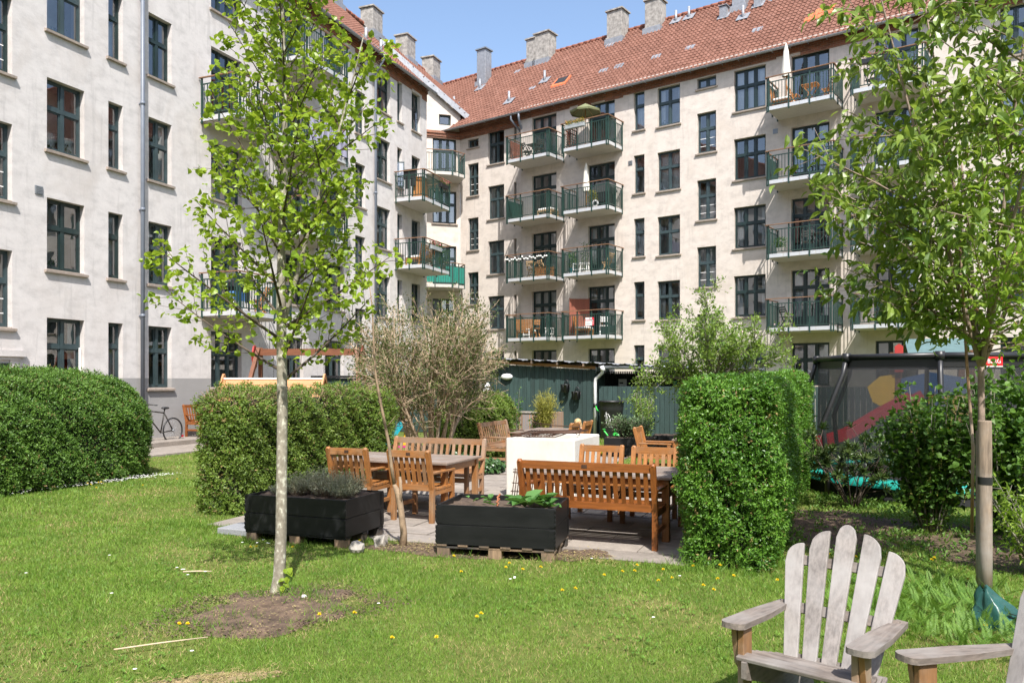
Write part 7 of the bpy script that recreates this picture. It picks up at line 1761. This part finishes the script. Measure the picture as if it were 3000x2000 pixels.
# screens, cloths, string of globes, cabinet, laundry, sign
t = bal(fB, 'wicker_screen', 'tall red brown wicker screen on the lowest middle balcony', 'screen', -4.1, .55, BT(2), PI/2-.9); m = MB(); m.bx(-.45, .45, -.01, .01, .03, 1.75)
for i in range(22): m.bx(-.44+i*.041, -.42+i*.041, -.016, .016, .03, 1.77)
m.build('panel', M['wicker'], t); m = MB(); m.bx(-.47, -.44, -.02, .02, 0, 1.8); m.bx(.44, .47, -.02, .02, 0, 1.8); m.build('upright', M['wicker'], t)
t = bal(fB, 'trellis_screen', 'brown trellis screen at the left of the top middle balcony', 'screen', -4.44, .75, BT(5), PI/2); m = MB()
for i in range(9): m.bx(-.45+i*.11, -.43+i*.11, -.01, .01, .1, 1.35)
for i in range(11): m.bx(-.46, .46, -.016, -.01, .1+i*.12, .13+i*.12)
m.build('lattice', M['wicker'], t)
t = bal(fB, 'trellis_screen', 'woven brown screen on the side of the top left middle balcony', 'screen', -7.62, .7, BT(5), PI/2); m = MB()
for i in range(16): m.bx(-.5, .5, -.01, .01, .12+i*.055, .16+i*.055)
m.build('lattice', M['wicker'], t)
t = bal(fB, 'string_of_globes', 'string of white globe lights hung along a balcony rail', 'string lights', -6.47, 1.46, BT(3)); m = MB(); pts = []
for i in range(46):
    x = -1.2+2.4*i/45; z = 1.0-.09*abs(math.sin(i*PI/9)); pts.append((x, 0, z))
    if i % 2 == 0: m.ell((x, -.02, z-.03-(.05 if i % 4 == 0 else 0)), (.045, .045, .045), 6, 1)
m.tube(pts, .004, 4, cap=False); m.build('globes', [M['black'], M['white']], t)
t = bal(fA, 'wooden_cabinet', 'orange wooden cabinet on the upper end balcony of the left building', 'cabinet', 12.95, 1.05, BT(4), .1); m = MB(); m.bx(-.28, .28, -.22, .22, 0, .82)
for i in range(6): m.bx(-.27+i*.092, -.19+i*.092, -.235, -.22, .03, .78)
m.bx(-.31, .31, -.26, .25, .821, .85); m.build('body', M['bwood'], t)
t = bal(fA, 'hung_clothes', 'dark clothes hung over the rail of the upper end balcony of the left building', 'clothes', 12.55, .75, BT(4), PI/2); m = MB(); m.bx(-.30, .30, -.025, .025, .75, 1.18); m.bx(-.26, -.05, -.02, .02, .45, .75); m.bx(.05, .22, -.02, .02, .35, .75); m.build('cloth', M['black'], t, bevel=.02)
m = MB(); vs = []
for i in range(41): x = i*.055; vs += [(x, .02*math.sin(i*1.1), .06), (x, .02*math.sin(i*1.1+.3), .95)]
m.add(vs, [(2*i, 2*i+2, 2*i+3, 2*i+1) for i in range(40)], 0, True); o = m.build('rail_cloth', M['lilac']); w = fA.world(4.55, 1.46, BT(4)); o.location = w; o.rotation_euler = (0, 0, fA.ang); tag(o, 'lilac grey cloth hung along a balcony rail behind the lime crown', 'cloth')
t = bal(fA, 'shopping_bag', 'blue and white bag on the low balcony behind the lime crown', 'bag', 1.5, 1.15, BT(2)); m = MB(); m.bx(-.2, .2, -.12, .12, 0, .28); m.build('lower_part', M['white'], t); m = MB(); m.bx(-.2, .2, -.12, .12, .281, .55); m.build('upper_part', M['blu'], t)
for lb, u, k in (('white stool left of the second middle balcony', -3.95, 3), ('white stool in the middle of the second middle balcony', -3.55, 3), ('white stool on the lowest left middle balcony', -6.95+.0, 2), ('white box seat at the right of the lowest left middle balcony', -5.65, 2)):
    t = bal(fB, 'white_stool', lb, 'stool', u, 1.0 if k == 3 else .7, BT(k), .2, 'white stools on the balconies'); m = MB(); m.bx(-.18, .18, -.18, .18, .42, .46)
    for x in (-.15, .15):
        for y in (-.15, .15): m.beam((x*1.1, y*1.1, 0), (x*.9, y*.9, .42), .03, .03)
    m.bx(-.15, .15, -.15, .15, .16, .19); m.build('stool', M['white'], t)
t = bal(fB, 'wooden_crate', 'slatted brown crate on the balcony with the string of white globes', 'crate', -5.75, 1.0, BT(3), .05); m = MB()
for i in range(6):
    m.bx(-.38, .38, -.24, -.225, .04+i*.075, .09+i*.075); m.bx(-.38, .38, .225, .24, .04+i*.075, .09+i*.075)
for i in range(10): m.bx(-.37+i*.082, -.335+i*.082, -.255, -.24, .02, .48)
m.build('slats', M['bwood'], t)
m = MB(); m.lathe([(.10, -.02), (.16, -.02), (.17, 0), (.16, .02), (.10, .02)], 18, (0, 0, .17), 0, True, Matrix.Rotation(PI/2, 3, 'X')); m.lathe([(.0, -.012), (.10, -.012)], 18, (0, 0, .17), 1, False, Matrix.Rotation(PI/2, 3, 'X')); o = m.build('wheel_ornament', [M['white'], M['black']]); o.location = fB.world(-2.85, 1.25, BT(4)); o.rotation_euler = (0, 0, fB.ang); tag(o, 'small white wheel shaped ornament beside the covered barbecue', 'ornament')
def text_obj(s, size, mat, parent, loc, rot, name='lettering', ex=.002, align='CENTER'):
    c = bpy.data.curves.new('lettering', 'FONT'); c.body = s; c.size = size; c.extrude = ex; c.align_x = align; c.align_y = 'CENTER'
    o = bpy.data.objects.new('lettering', c); COL.objects.link(o); dg = bpy.context.evaluated_depsgraph_get(); me = bpy.data.meshes.new_from_object(o.evaluated_get(dg)); bpy.data.objects.remove(o); me.materials.clear(); me.materials.append(mat)
    q = bpy.data.objects.new(name, me); COL.objects.link(q); q.parent = parent; q.location = loc; q.rotation_euler = rot; return q
t = bal(fB, 'estate_sign', 'white and red sign with a slanted black edged strip on the lowest middle balcony rail', 'sign', -3.0, 1.47, BT(2)+.60); m = MB(); m.bx(-.22, .12, -.012, 0, -.18, .18); m.build('white_panel', M['white'], t); m = MB(); m.bx(.121, .22, -.012, 0, -.18, .18); m.build('red_panel', simple('sign_red', (.60, .02, .04), .5, .03), t)
rx = (PI/2, 0, 0); text_obj('home', .125, simple('sign_red_ink', (.55, .02, .05), .5), t, (-.08, -.014, .07), rx); text_obj('home', .085, M['white'], t, (.17, -.014, -.05), (PI/2, -PI/2, 0))
m = MB()
for z, w in ((.0, .20), (-.08, .26), (-.115, .22)): m.bx(-.19, -.19+w, -.0145, -.012, z-.008, z+.004)
m.build('small_print', M['pipe'], t)
m = MB(); m.box((0, -.016, 0), (.225, .004, .075), 0); m.box((0, -.0175, 0), (.205, .004, .055), 1); o = m.build('strip', [M['black'], M['white']], t); o.location = (.075, 0, .085); o.rotation_euler = (0, math.radians(32), 0)
text_obj('SOLGT', .055, M['black'], o, (0, -.0205, 0), rx)
# red trampoline badge with white letters
text_obj('BERG', .085, M['white'], [o for o in bpy.data.objects if o.name.startswith('badge')][0], (0, -.0145, .02), (PI/2, 0, 0))
